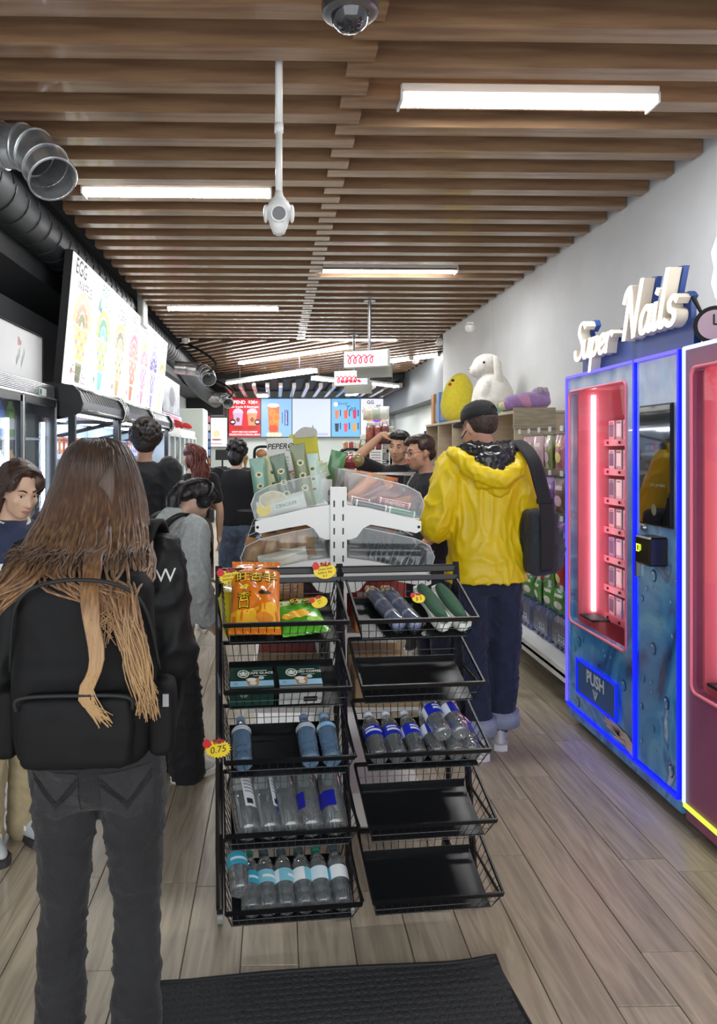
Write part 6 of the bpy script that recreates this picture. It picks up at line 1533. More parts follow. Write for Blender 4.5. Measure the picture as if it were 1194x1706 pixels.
def strip(b, pts, w_, m, side=(1, 0, 0), sub=8, cross=4):
    pts = bez(pts, sub); side = Vector(side).normalized(); N = len(pts); vs = []; fs = []
    for p in pts:
        for k in range(cross+1): vs.append(p+side*w_*(k/cross-.5))
    for i in range(N-1):
        for k in range(cross): a = i*(cross+1)+k; fs.append((a, a+1, a+cross+2, a+cross+1))
    b.add(vs, fs, m)
def solid(ob, th):
    md = ob.modifiers.new('thickness', 'SOLIDIFY'); md.thickness = th; md.offset = 1
    return ob
fab = lambda n, c='#ffffff', r=.85, **k: mat(n, c, r, var=k.get('var', .08), vscale=k.get('vs', 20), bump=k.get('bump', .15), bscale=k.get('bs', 180), sheen=k.get('sheen', .1))
denim = fab('denim_indigo', '#1d2740', .85, var=.18, bump=.3); bdenim = fab('denim_black', '#1a1a1c', .9, var=.3, vs=7, bump=.35)
blackf = fab('black_cotton', '#121317', .85); blackn = mat('black_nylon', '#08090a', .6, bump=.1, bscale=14, spec=.3)

# ---- woman with long hair and backpack
random.seed(50)
P = person('person with long brown hair wearing a black backpack and faded black jeans', (-.43, 1.80, 0), 2, 1.575, skin_c='#b98f78', lean=0, vox=.014, build=.9,
           arms={'L': (V(-.235, -.01, 1.15), V(-.17, .2, 1.08), V(.3, 1, .1), V(.5, 0, -1)), 'R': (V(.19, .01, 1.15), V(.14, .2, 1.08), V(-.3, 1, .1), V(-.5, 0, -1))},
           legs={'L': (V(-.095, .01, .5), V(-.1, -.02, .085), 8), 'R': (V(.1, .01, .5), V(.105, -.02, .085), -8)},
           top=dict(name='jacket', m=blackn, hem=.95, ease=1.06, flare=.012, sleeve='long', puff=.014, fold=(.016, 9)), bottom=dict(m=bdenim, wide=.98, flare=1.22, hem=.03, fold=(.009, 13)), shoes=dict(c='#1b1b1d', sole='#2b2b2d'))
s = P.s
# hair shell and strands
hc = mat('hair_ombre', '#6b4326', .38, sheen=.15); nt = hc.node_tree; bs = nt.nodes['Principled BSDF']
tc = nt.nodes.new('ShaderNodeTexCoord'); sp = nt.nodes.new('ShaderNodeSeparateXYZ'); nt.links.new(tc.outputs['Object'], sp.inputs[0])
mr = nt.nodes.new('ShaderNodeMapRange'); mr.inputs[1].default_value = 1.57; mr.inputs[2].default_value = 1.08; nt.links.new(sp.outputs[2], mr.inputs[0])
mp = nt.nodes.new('ShaderNodeMapping'); mp.inputs['Scale'].default_value = (150, 60, 6); nt.links.new(tc.outputs['Object'], mp.inputs[0])
nz = nt.nodes.new('ShaderNodeTexNoise'); nz.inputs['Scale'].default_value = 1; nt.links.new(mp.outputs[0], nz.inputs[0])
ad = nt.nodes.new('ShaderNodeMath'); ad.operation = 'MULTIPLY_ADD'; ad.inputs[1].default_value = .9; nt.links.new(nz.outputs[0], ad.inputs[0]); nt.links.new(mr.outputs[0], ad.inputs[2])
rp = nt.nodes.new('ShaderNodeValToRGB'); e = rp.color_ramp.elements; e[0].position = .3; e[0].color = lin('#2a1d15'); e[1].position = 1.25 if False else 1.0; e[1].color = lin('#977548')
q = e.new(.55); q.color = lin('#4b3221'); q = e.new(.8); q.color = lin('#7d5a38')
sb = nt.nodes.new('ShaderNodeMath'); sb.operation = 'MULTIPLY'; sb.inputs[1].default_value = .72; nt.links.new(ad.outputs[0], sb.inputs[0]); nt.links.new(sb.outputs[0], rp.inputs[0]); nt.links.new(rp.outputs[0], bs.inputs['Base Color'])
b = MB(); hz = (P.H @ V(0, 0, 0)).z
b.loft([(0, -.235, 1.275, .08, .03), (0, -.19, 1.305, .11, .055), (0, -.12, 1.345, .118, .085), (0, -.055, 1.41, .108, .105), (0, -.01, 1.48, .092, .1), (0, -.005, 1.53, .075, .088), (0, -.005, 1.565, .045, .055), (0, -.005, 1.578, .012, .015)], 24)
hair = skin(b, 'hair', hc, P.t, .009, 3, creases(.007, 42, 2, (1, 1, .12)))
paths = []
for k in range(1000):
    ph = random.uniform(-1.75, 1.75); sn, cs = math.sin(ph), math.cos(ph); j = lambda a: random.uniform(-a, a)
    tier = random.random()
    pts = [V(j(.012)+.02*sn, -.01+j(.03), 1.578), V(.068*sn, -.005-.08*cs, 1.548+j(.006)), V(.098*sn, -.012-.108*cs, 1.475), V(.114*sn+j(.006), -.045-.118*cs, 1.40), V(.126*sn+j(.01), -.10-.12*cs+j(.008), 1.345+j(.008)), V(.138*sn+j(.02), -.19-.115*cs+j(.015), 1.285+j(.015))]
    if tier > .45:
        if sn < -.45: pts += [V(-.15+j(.02), -.335+j(.015), 1.235+j(.02)), V(-.17+j(.015), -.355+j(.015), 1.16+j(.03))]+([V(-.185+j(.015), -.365+j(.015), 1.09+j(.03))] if tier > .6 else [])
        elif sn > .25: pts += [V(.115+j(.025), -.34+j(.015), 1.245+j(.02)), V(.145+j(.02), -.368+j(.012), 1.16+j(.03))]+([V(.17+j(.015), -.375+j(.012), 1.06+j(.03))] if tier > .6 else [])
        elif tier > .85: pts += [V(.07+j(.03), -.345, 1.245), V(.085+j(.03), -.372, 1.19+j(.03))]
    else: pts[-1] += V(0, 0, random.uniform(0, .05))
    wv = random.uniform(0, 6); pts = [q_+V(.006*math.sin(wv+i_*1.7), 0, .003*math.cos(wv+i_))*(i_/5) for i_, q_ in enumerate(pts)]
    paths.append(pts)
for k in range(34):
    j = lambda a: random.uniform(-a*1.3, a*1.3)
    paths.append([V(.02, -.02, 1.575), V(.05, -.1, 1.53), V(.03+j(.02), -.135, 1.42), V(.035+j(.02), -.2, 1.345), V(.045+j(.012), -.28, 1.328), V(.055+j(.012), -.355, 1.25), V(.075+j(.01), -.385, 1.15), V(.055+j(.01), -.392, 1.085+j(.01)), V(.088+j(.014), -.392, 1.035+j(.012))])
locks(P, paths, hc, .0052)
# backpack
pack = mat('pack_nylon', '#050506', .7, bump=.12, bscale=10, spec=.25)
def rbox(b, c, d, r, n=6):
    # rounded box from overlapping ellipsoid-ended lofts
    x, y, z = d; rows = []
    for k in range(n+1):
        a = -PI/2+PI*k/n; rows.append((c[0], c[1], c[2]+(z-r)*(1 if a > 0 else -1 if a < 0 else 0)+r*math.sin(a), (x-r)+r*math.cos(a), (y-r)+r*math.cos(a)))
    vs = []; fs = []; N = 28
    for (cx, cy, cz, rx, ry) in rows:
        for k in range(N):
            a = 2*PI*k/N; ca, sa = math.cos(a), math.sin(a); ex = .45
            vs.append((cx+rx*math.copysign(abs(ca)**ex, ca), cy+ry*math.copysign(abs(sa)**ex, sa), cz))
    for i in range(n):
        for k in range(N): fs.append((i*N+k, i*N+(k+1) % N, (i+1)*N+(k+1) % N, (i+1)*N+k))
    fs.append(tuple(range(N-1, -1, -1))); fs.append(tuple(n*N+k for k in range(N))); b.add(vs, fs)
t = thing('backpack', 'big black nylon backpack worn by the long haired person', 'backpack', (-.40, 1.80, .05), R(2))
b = MB(); rbox(b, (0, -.26, 1.055), (.145, .075, .2), .07); rbox(b, (0, -.29, .98), (.14, .06, .12), .05); b.ell((0, -.27, 1.2), (.11, .06, .06)); body = skin(b, 'main_pouch', pack, t, .011, 8, creases(.006, 7, 4))
b = MB(); rbox(b, (0, -.355, .955), (.112, .03, .075), .028); fp = skin(b, 'front_pocket', pack, t, .008, 5, creases(.004, 9, 7))
m = MB(); m.tube(bez([(-.11, -.372, 1.0), (-.10, -.384, 1.028), (0, -.39, 1.034), (.1, -.384, 1.028), (.11, -.372, 1.0)], 5), .004, 6, rubber); m.build('zip', None, fp, 'all')
m = MB(); m.tube(bez([(-.15, -.28, 1.05), (-.125, -.33, 1.19), (-.06, -.345, 1.24), (.06, -.345, 1.24), (.125, -.33, 1.19), (.15, -.28, 1.05)], 6), .004, 6, rubber); m.build('zip', None, body, 'all')
m = MB(); m.tube(bez([(-.04, -.19, 1.23), (-.035, -.195, 1.255), (.035, -.195, 1.255), (.04, -.19, 1.23)], 5), .008, 8, pack); m.build('top_handle', None, t, 'all')
for sx in (-1, 1):
    b = MB(); rbox(b, (sx*.155, -.26, .95), (.03, .06, .075), .025); skin(b, 'side_pocket', pack, t, .008, 4, creases(.004, 9, 3))
    m = MB(); strip(m, [(sx*.07, -.17, 1.19), (sx*.085, -.135, 1.27), (sx*.1, -.04, 1.325), (sx*.11, .07, 1.27), (sx*.13, .1, 1.1), (sx*.155, -.05, .93), (sx*.14, -.2, .88)], .05, pack, (1, 0, 0)); o = m.build('shoulder_strap', None, t, 'all'); solid(o, .012)
m = MB(); m.box((.168, -.325, 1.0), (.012, .002, .025), mat('label_grey', '#8f9194', .5)); m.build('care_label', None, t)
# jacket lettering and jeans pockets
m = MB(); m.txt('OW', .15, 1.255, .045, mat('letter_white_print', '#cfcdca', .6), -.5); on_surface(P.top, m, 'lettering', P.top, far=.6)
st = mat('stitch_dark', '#0f0f11', .8); pkm = fab('denim_pocket', '#242427', .85, var=.2, vs=10, bump=.3)
for sx in (-1, 1):
    m = MB(); cx = sx*.082; 
    N = 10
    for i in range(N):
        for k in range(N):
            f_ = lambda u, v: (cx+(u-.5)*.115, -.5, .815-.105*v-(.018*(1-abs(2*u-1)) if v > .8 else 0)*((v-.8)/.2))
            m.poly([f_(i/N, (k+1)/N), f_((i+1)/N, (k+1)/N), f_((i+1)/N, k/N), f_(i/N, k/N)], pkm)
    on_surface(P.bottom, m, 'back_pocket', P.bottom, off=.003, far=.3)
    m = MB()
    for d2 in (0, .014):
        for (xa, za, xb, zb) in ((cx-.055, .803-d2, cx+.002, .73-d2*.6), (cx+.055, .803-d2, cx-.002, .73-d2*.6)):
            for q in range(8):
                u0, u1 = q/8, (q+1)/8; x0_, z0_, x1_, z1_ = xa+(xb-xa)*u0, za+(zb-za)*u0, xa+(xb-xa)*u1, za+(zb-za)*u1
                m.poly([(x0_, -.5, z0_-.006), (x1_, -.5, z1_-.006), (x1_, -.5, z1_+.003), (x0_, -.5, z0_+.003)], st)
    on_surface(P.bottom, m, 'pocket_stitching', P.bottom, off=.005, far=.3)

# ---- woman at the left edge, face to the right
random.seed(51)
rug = fab('rugby_navy', '#2a3350', .85)
P = person('person with dark brown hair in a striped rugby top and khaki trousers', (-1.06, 2.93, 0), -132, 1.515, skin_c='#d3ad92', lean=6, head=(4, 20, 0), vox=.0075, face_on=dict(brow='#2b1c14', lip='#b0706a'),
           arms={'L': (V(-.24, .02, 1.15), V(-.13, .22, 1.05), V(.5, 1, 0), V(.5, 0, -1)), 'R': (V(.24, .02, 1.15), V(.2, .2, .98), V(0, 1, -.4), V(-1, 0, 0))},
           top=dict(name='rugby_top', m=rug, hem=.88, ease=1.12, flare=.02, sleeve='long', puff=.012, fold=(.009, 9), collar=.0), bottom=dict(m=fab('khaki', '#a89a78', .85), wide=1.3, hem=.05, flare=1.15, fold=(.01, 9)), shoes=dict(c='#b9bdbf', sole='#3a3a3c', accent='#e3e5e6'))
for i, (z0, z1, c) in enumerate(((1.27, 1.3, '#e9e7e0'), (1.2, 1.23, '#3f5fae'), (1.15, 1.185, '#e9e7e0'), (1.05, 1.1, '#4fae8a'), (.98, 1.02, '#e9e7e0'))):
    for sg in (-1, 1):
        m = MB(); N = 30
        for k in range(N):
            xa, xb = (-.3+.6*k/N)*P.s*1.1, (-.3+.6*(k+1)/N)*P.s*1.1
            m.poly([(xa, 0, z0*P.s), (xb, 0, z0*P.s), (xb, 0, z1*P.s), (xa, 0, z1*P.s)], mat('stripe'+c, c, .8))
        from mathutils.bvhtree import BVHTree
        bv = BVHTree.FromPolygons([v.co for v in P.top.data.vertices], [tuple(p.vertices) for p in P.top.data.polygons]); vs = []; ok = []
        for p in m.v:
            hit = bv.ray_cast(p+V(0, sg*.8, 0), V(0, -sg, 0)); ok.append(hit[0] is not None); vs.append(hit[0]+V(0, sg*.0025, 0) if hit[0] is not None else p)
        fs = [f for f in m.f if all(ok[i_] for i_ in f)]
        if fs:
            m.v, m.f, m.m = vs, fs, [0]*len(fs); flat(m, 'stripe', P.top)
m = MB(); H = P.H; ring = [Vector(P.U(.074*math.cos(a), -.012+.07*math.sin(a), 1.478-.02*math.sin(a))) for a in [2*PI*k/20 for k in range(20)]]; m.tube(ring, .011, 8, mat('collar_white', '#d9d6cc', .8), closed=True); m.build('collar', None, P.t, 'all')
hb = mat('hair_brown', '#2c1d17', .42, col2='#4a3126', vscale=60, stretch=(1, 1, .15), sheen=.1)
hair_blob(P, [((0, -.03, .05), (.086, .094, .082)), ((0, -.07, .0), (.078, .055, .085)), ((.06, .015, .05), (.03, .065, .05)), ((-.06, .015, .05), (.03, .065, .05)), ((.0, .02, .1), (.055, .05, .025)), ((0, -.1, -.07), (.05, .045, .09)), ((.06, -.06, -.06), (.025, .04, .08)), ((-.06, -.06, -.06), (.025, .04, .08)), ((0, -.09, -.17), (.06, .035, .08))], hb)
pp = []
for k in range(70):
    sg = random.choice((-1, 1)); j = lambda a: random.uniform(-a, a)
    pp.append([H @ V(sg*.004+j(.008), .05+j(.02), .118), H @ V(sg*(.05+j(.006)), .055+j(.012), .095), H @ V(sg*(.082+j(.005)), .035+j(.015), .035), H @ V(sg*(.085+j(.006)), .0+j(.02), -.02), H @ V(sg*(.07+j(.01)), -.06, -.09+j(.03)), H @ V(sg*.05, -.1, -.2+j(.04))])
locks(P, pp, hb, .0055)
m = MB(); m.M = H; m.tube([(-.079+.0*math.cos(a), -.004+.01*math.cos(a), -.06+.018*math.sin(a)) for a in [2*PI*k/14 for k in range(14)]], .0022, 6, mat('gold', '#c9a35a', .25, 1), closed=True); m.build('earring', None, P.t, 'all')

# ---- person in the grey hoodie with headphones
random.seed(52)
grey = fab('grey_marl', '#a3a7a6', .9, var=.1, vs=60)
P = person('person in a grey hoodie with black headphones looking down', (-.53, 3.55, 0), -50, 1.44, skin_c='#c9a48c', lean=11, head=(4, 44, 0), vox=.012,
           arms={'L': (V(-.24, .05, 1.15), V(-.1, .24, 1.14), V(.6, .8, .1), V(.4, 0, -1)), 'R': (V(.25, .0, 1.14), V(.2, .17, .93), V(-.2, .8, -.5), V(-1, 0, 0))},
           legs={'L': (V(-.1, .05, .5), V(-.1, .02, .085), 0), 'R': (V(.11, .06, .5), V(.13, .06, .085), -5)},
           top=dict(name='hoodie', m=grey, hem=.76, ease=1.2, flare=.014, sleeve='long', puff=.024, fold=(.015, 9)), bottom=dict(m=fab('black_cargo', '#111216', .8), wide=1.5, hem=.03, flare=1.25, fold=(.012, 9)), shoes=dict(c='#dedbd6', sole='#ece9e2', accent='#7a2a30'))
H = P.H
b = MB(); b.ell(P.U(0, -.055, 1.475), .07); b.cap(P.U(-.09, -.04, 1.465), .045, P.U(0, -.11, 1.45), .05); b.cap(P.U(.09, -.04, 1.465), .045, P.U(0, -.11, 1.45), .05); b.cap(P.U(-.08, .03, 1.48), .035, P.U(.08, .03, 1.48), .035); skin(b, 'hood', grey, P.t, .011, 5, creases(.006, 12))
hk_ = mat('hair_black', '#121012', .4, col2='#2a2526', vscale=60, stretch=(1, 1, .15))
hair_blob(P, [((0, -.022, .045), (.085, .1, .085)), ((0, .04, .075), (.068, .05, .045)), ((0, -.08, .0), (.07, .05, .07)), ((.0, -.115, .0), (.035, .03, .03))], hk_)
T0 = H @ V(0, -.13, .0)
b = MB(); b.cap(T0, .03, T0+V(-.005, -.05, -.06), .036); b.cap(T0+V(-.005, -.05, -.06), .036, T0+V(0, -.06, -.18), .02); skin(b, 'ponytail', hk_, P.t, .008, 3, creases(.006, 40, 1, (1, 1, .2)))
j = lambda a: random.uniform(-a, a)
locks(P, [[H @ V(j(.05), .03+j(.04), .125), H @ V(j(.06), -.07, .1+j(.02)), T0+V(j(.02), -.01, 0), T0+V(j(.03), -.05+j(.02), -.08), T0+V(j(.03), -.06+j(.02), -.21+j(.03))] for k in range(60)], hk_, .005)
hp = thing('headphones', 'black over ear headphones on the person in the grey hoodie', 'headphones', P.t.location, P.t.rotation_euler.z); hpm = mat('headphone_black', '#141517', .4)
m = MB(); m.M = H; m.tube([(.094*math.cos(a), .0, .03+.11*math.sin(a)) for a in [PI*k/16 for k in range(17)]], .012, 8, hpm); m.build('headband', None, hp, 'all')
for sg in (-1, 1):
    m = MB(); m.M = H; m.tube([(sg*.078, 0, .0), (sg*.112, 0, .0)], [.042, .038], 24, hpm); c = m.build('ear_cup', None, hp, True)
    m = MB(); m.M = H; m.tube([(sg*.112, 0, .0), (sg*.116, 0, .0)], [.028, .026], 20, mat('cup_face', '#25272a', .3)); m.build('cup_plate', None, c, True)
    m = MB(); m.M = H; m.box((sg*.117, 0, 0), (.002, .012, .007), mat('silver_trim')); m.build('emblem', None, c)
bp_ = thing('sling_bag', 'black sling bag and strap across the grey hoodie', 'bag', P.t.location, P.t.rotation_euler.z)
b = MB(); rbox(b, P.U(0, -.2, 1.2), (.1, .05, .15), .045); skin(b, 'pouch', blackn, bp_, .012, 6, creases(.005, 9))
for sx in (-1, 1):
    m = MB(); strip(m, [P.U(sx*.07, -.17, 1.36), P.U(sx*.1, -.12, 1.47), P.U(sx*.105, -.01, 1.51), P.U(sx*.12, .12, 1.4), P.U(sx*.17, .12, 1.22), P.U(sx*.2, -.02, 1.08), P.U(sx*.1, -.18, 1.06)], .05, blackn); o = m.build('strap', None, bp_, 'all'); solid(o, .01)

# ---- curly haired man in black
random.seed(53)
P = person('person with curly black hair in a black sweatshirt', (-.92, 5.15, 0), -8, 1.74, skin_c='#b98f78', lean=3, head=(-12, 8, 0), vox=.014, top=dict(name='sweatshirt', m=blackf, hem=.9, ease=1.12, sleeve='long', puff=.02, fold=(.012, 8)), bottom=dict(m=fab('dark_slate', '#23262c'), wide=1.2), shoes=dict(c='#2a2a2c', sole='#d9d7d2'))
random.seed(6); pr_ = [((0, -.02, .055), (.098, .108, .09)), ((0, -.06, -.01), (.09, .07, .09))]
for k in range(420):
    a, e_ = random.uniform(0, 2*PI), random.uniform(-.75, 1.5); r = .010+random.random()*.010
    x, y, z = .105*math.cos(e_)*math.cos(a), -.025+.118*math.cos(e_)*math.sin(a), .045+.105*math.sin(e_)
    if y > .05 and z < .06: continue
    pr_.append(((x, y, z), (r, r, r)))
hair_blob(P, pr_, mat('hair_curly', '#1d1716', .5, col2='#332a26', vscale=50), .0055, .002, 90, smooth=0)

# ---- low brown hair between the queue
random.seed(54)
P = person('short person with brown hair seen only from the crown', (-.88, 5.95, 0), -20, 1.50, skin_c='#c9a48c', vox=.016, head=(0, 15, 0), top=dict(name='shirt', m=fab('dark_grey_tee', '#2b2b2f'), sleeve='short'), bottom=dict(m=blackf), shoes=dict(c='#2a2a2c'))
hair_blob(P, [((0, -.02, .045), (.085, .1, .083)), ((0, -.07, -.03), (.078, .05, .1)), ((0, -.08, -.13), (.07, .045, .09))], hb)

# ---- woman with long red brown hair
random.seed(55)
P = person('person with very long auburn hair in a black top and brown skirt', (-.71, 6.35, 0), 12, 1.60, skin_c='#d3ad92', head=(-34, 6, 0), vox=.014, top=dict(name='top', m=blackf, hem=.98, ease=.95, sleeve='short', fold=(.004, 8)), shoes=dict(c='#2a2a2c'))
b = MB(); b.loft([(0, 0, .42, .17, .14), (0, 0, .6, .175, .145), (0, -.01, .8, .175, .14), (0, -.01, .9, .165, .125), (0, 0, .985, .13, .1)], 24); skin(b, 'skirt', fab('taupe_skirt', '#5a4e48'), P.t, .012, 4, creases(.006, 8, 1, (1, 1, .3)))
au = mat('hair_auburn', '#4a1f1a', .4, col2='#6e3226', vscale=60, stretch=(1, 1, .12)); H = P.H
hair_blob(P, [((0, -.022, .045), (.086, .1, .085)), ((0, -.07, -.04), (.085, .055, .11)), ((.055, -.02, -.03), (.034, .06, .09)), ((-.05, -.03, -.03), (.034, .05, .09)), ((0, -.1, -.2), (.1, .05, .14)), ((.01, -.12, -.35), (.1, .045, .15))], au)
locks(P, [[H @ V(j(.03), .02+j(.04), .13), H @ V(j(.09), -.08+j(.03), .05), H @ V(j(.1), -.11+j(.03), -.12), H @ V(j(.11), -.15+j(.02), -.3), H @ V(j(.11), -.16, -.46+j(.06))] for k in range(90)], au, .007)

# ---- man in black tee and jeans
random.seed(56)
P = person('person with wavy black hair in a black tee and blue jeans', (-.36, 6.75, 0), -6, 1.63, skin_c='#c9a48c', head=(6, 4, 0), vox=.011,
           arms={'L': (V(-.28, .02, 1.12), V(-.2, .24, 1.08), V(.4, 1, 0), V(.5, 0, -1)), 'R': (V(.28, .02, 1.12), V(.2, .26, 1.08), V(-.3, 1, 0), V(-.5, 0, -1))},
           top=dict(name='tee', m=fab('navy_black_tee', '#14161c'), hem=.93, ease=1.14, sleeve='short', fold=(.006, 8)), bottom=dict(m=fab('denim_mid', '#5a6a80', .85, var=.2), wide=1.35, fold=(.009, 9)), shoes=dict(c='#d9d7d2'), build=1.08)
random.seed(8); pr_ = [((0, -.02, .05), (.09, .105, .088)), ((0, -.07, -.03), (.08, .05, .1))]
for k in range(70):
    a, e_ = random.uniform(0, 2*PI), random.uniform(-.7, 1.5); r = .025
    x, y, z = .09*math.cos(e_)*math.cos(a), -.025+.102*math.cos(e_)*math.sin(a), .045+.092*math.sin(e_)
    if y > .05 and z < .06: continue
    pr_.append(((x, y, z), (r, r, r*.8)))
hair_blob(P, pr_, hk_, .008, .004, 40, smooth=2)
t = thing('tray_table', 'slim black tray table with two pale blue cups beside the person in the black tee', 'table', (-.17, 6.2, 1.03)); m = MB(); m.cyl((0, 0, -1.02), (0, 0, .002), .015, 10, rubber); m.build('pole', None, t); m = MB(); m.lathe([(.12, -1.03), (.12, -1.015), (.02, -1.0)], 20, rubber); m.build('foot', None, t); m = MB(); m.lathe([(.13, 0), (.16, .012), (.158, .016), (.128, .006)], 24, rubber); m.build('tray', None, t, True)
for i in range(2):
    c = thing('paper_cup', 'pale blue paper cup on the black tray', 'cup', (-.16+.07*i, 6.16+.03*i, 1.037), 0, 'cups on the tray'); m = MB(); m.lathe([(.024, 0), (.033, .075), (.035, .078), (.031, .074), (.023, .004)], 16, mat('cup_blue', '#a3c9d8', .5)); m.build('cup', None, c, True); m = MB(); m.lathe([(.002, .066), (.0305, .066)], 16, mat('cup_cream', '#efe9dc', .5), cap=False); m.build('filling', None, c)

# ---- man in the yellow raincoat
random.seed(57)
ycoat = mat('coat_yellow', '#e6c90f', .42, var=.05, vscale=6, bump=.08, bscale=30)
P = person('person in a bright yellow hooded raincoat and black cap facing away', (1.085, 3.80, 0), 5, 1.80, skin_c='#c99a84', lean=2, head=(-22, 12, 0), vox=.011, build=.9,
           arms={'L': (V(-.27, -.01, 1.14), V(-.17, .2, 1.06), V(.4, 1, .1), V(.5, 0, -1)), 'R': (V(.27, -.01, 1.14), V(.17, .2, 1.06), V(-.4, 1, .1), V(-.5, 0, -1))},
           legs={'L': (V(-.085, .0, .5), V(-.07, -.05, .085), 4), 'R': (V(.1, .02, .5), V(.085, .06, .085), -12)},
           top=dict(name='raincoat', m=ycoat, hem=.85, ease=1.06, flare=.035, sleeve='half', puff=.012, fold=(.017, 7.5), vox=.009), bottom=dict(m=denim, rise=1.04, wide=1.32, hem=.14, flare=1.12, fold=(.011, 10)), shoes=dict(c='#c9c9ca', sole='#dcdcdc', accent='#9fa3a8'))
s = P.s; H = P.H
# turned up cuffs and socks
for k in 'LR':
    hp_, kn, an, yw = P.L[k]; low = kn.lerp(an, .86); m = MB()
    for zz in (.0,): m.tube([low+V(0, 0, -.03), low+V(0, 0, .045)], [.106*s, .103*s], 24, fab('cuff_pale', '#8f9aae', .85)); 
    m.build('cuff', None, P.bottom, 'all')
    m = MB(); m.tube([V(an.x, an.y-.005, .1*s), V(an.x, an.y-.005, .2*s)], .045*s, 16, mat('sock_white', '#d5d3dc', .9)); m.build('sock', None, P.t, 'all')
# hood lying on the back: a yellow drape with its dark lining turned up
b = MB(); pts = bez([(-.185, -.03, 1.50), (-.16, -.10, 1.47), (-.09, -.15, 1.40), (.01, -.172, 1.365), (.09, -.155, 1.41), (.14, -.10, 1.48), (.15, -.02, 1.53)], 5); n_ = len(pts)
b.tube([P.U(*p) for p in pts], [(.03+.022*math.sin(PI*k/(n_-1)))*s for k in range(n_)], 14); b.ell(P.U(0, -.125, 1.35), (.11*s, .045*s, .05*s)); b.ell(P.U(.02, -.12, 1.31), (.06*s, .04*s, .04*s))
skin(b, 'hood', ycoat, P.t, .009, 4, creases(.014, 11, 4))
lm = mat('hood_lining', '#1b1c1e', .3, bump=.3, bscale=22, coat=.4)
b = MB()
for c, r in (((0, -.105, 1.50), (.15, .07, .045)), ((-.01, -.148, 1.455), (.115, .05, .045)), ((-.09, -.075, 1.515), (.085, .06, .035)), ((.08, -.07, 1.52), (.07, .06, .035)), ((-.01, -.178, 1.42), (.06, .03, .035))): b.ell(P.U(*c), tuple(k*s for k in r))
skin(b, 'hood_lining', lm, P.t, .008, 3, creases(.012, 15, 2, (1.6, 1, .25)))
b = MB(); b.tube([P.U(.068*math.cos(a), -.02+.068*math.sin(a), 1.515+.012*math.sin(a)) for a in [2*PI*k/24 for k in range(24)]], .02, 8, fab('collar_navy', '#1f2638'), closed=True); b.build('collar', None, P.t, 'all')
# short hair and cap
hair_blob(P, [((0, -.03, .02), (.08, .088, .075)), ((0, -.062, -.012), (.06, .038, .042)), ((.05, -.01, .01), (.027, .045, .03)), ((-.05, -.01, .01), (.027, .045, .03))], mat('hair_cropped', '#2b211d', .6, col2='#463831', vscale=90), .008, .003, 90)
cp_ = thing('baseball_cap', 'black baseball cap on the person in the yellow raincoat', 'cap', P.t.location, P.t.rotation_euler.z); capm = fab('cap_black', '#0f1013', .8)
b = MB(); b.M = H; b.loft([(0, -.012, .035, .086, .104), (0, -.012, .06, .087, .105), (0, -.012, .09, .08, .098), (0, -.012, .115, .062, .078), (0, -.012, .13, .035, .045), (0, -.012, .134, .008, .01)], 28); crown = skin(b, 'crown', capm, cp_, .006, 3)
m = MB(); m.M = H; m.lathe([(.001, .005), (.008, .004), (.01, 0)], 10, capm, Matrix.Translation((0, -.012, .134))); m.build('button', None, crown)
m = MB(); m.M = H; out = [(.08*math.cos(a), .06+.1*math.sin(a)) for a in [PI*k/12 for k in range(13)]]+[(-.07, .05), (.07, .05)]
m.prism(out, 'z', .03, .036, capm); m.build('brim', None, cp_)
m = MB(); m.M = H; m.tube([(.032*math.cos(a), -.118+.006*math.cos(a), .055+.03*math.sin(a)) for a in [PI*k/10 for k in range(11)]], .003, 6, mat('hair_cropped')); m.build('back_opening', None, cp_, 'all')
m = MB(); m.M = H; m.box((.045, -.104, .05), (.02, .004, .008), mat('silver_trim')); m.build('buckle', None, cp_)
m = MB(); m.M = H; m.tube([(-.076, .012, -.02), (-.074, .06, -.05)], .003, 6, mat('mask_strap', '#1d1d1f', .6)); m.build('mask_loop', None, P.t)
# shoulder bag
bg = thing('shoulder_bag', 'dark slate shoulder bag hanging on the yellow raincoat', 'bag', P.t.location, P.t.rotation_euler.z); sl_ = fab('bag_slate', '#2b303a', .8)
b = MB(); rbox(b, (.245, -.10, 1.085), (.085, .075, .165), .035); bb = skin(b, 'bag_body', sl_, bg, .009, 4, creases(.010, 9))
b = MB(); rbox(b, (.33, -.08, 1.05), (.035, .07, .11), .03); skin(b, 'outer_pocket', fab('bag_grey', '#3a404a', .7), bg, .008, 3, creases(.010, 11))
stp = fab('strap_black', '#17181b', .7)
m = MB(); strip(m, [(.245, -.185, .95), (.243, -.192, 1.12), (.235, -.2, 1.25), (.2, -.205, 1.38), (.165, -.2, 1.5), (.14, -.12, 1.575), (.13, -.01, 1.59), (.13, .1, 1.5), (.2, .16, 1.3), (.26, .0, 1.2)], .072, stp, (1, 0, .12)); o = m.build('strap', None, bg, 'all'); solid(o, .006)
m = MB(); m.box((.222, -.208, 1.3), (.085, .012, .028), rubber, bev=.003, rot=(-.05, 0, 0)); m.build('slider', None, bg)
m = MB(); m.box((.345, -.155, 1.12), (.012, .006, .03), steel); m.build('zip_pull', None, bg)
for sg, k in ((-1, 'L'), (1, 'R')):
    m = MB(); e_ = P.A[k][1]; w2 = P.A[k][2]; c = e_.lerp(w2, .36); m.tube([c, e_.lerp(w2, .42)], .07*s, 18, lm); m.build('cuff_opening', None, P.t, 'all')

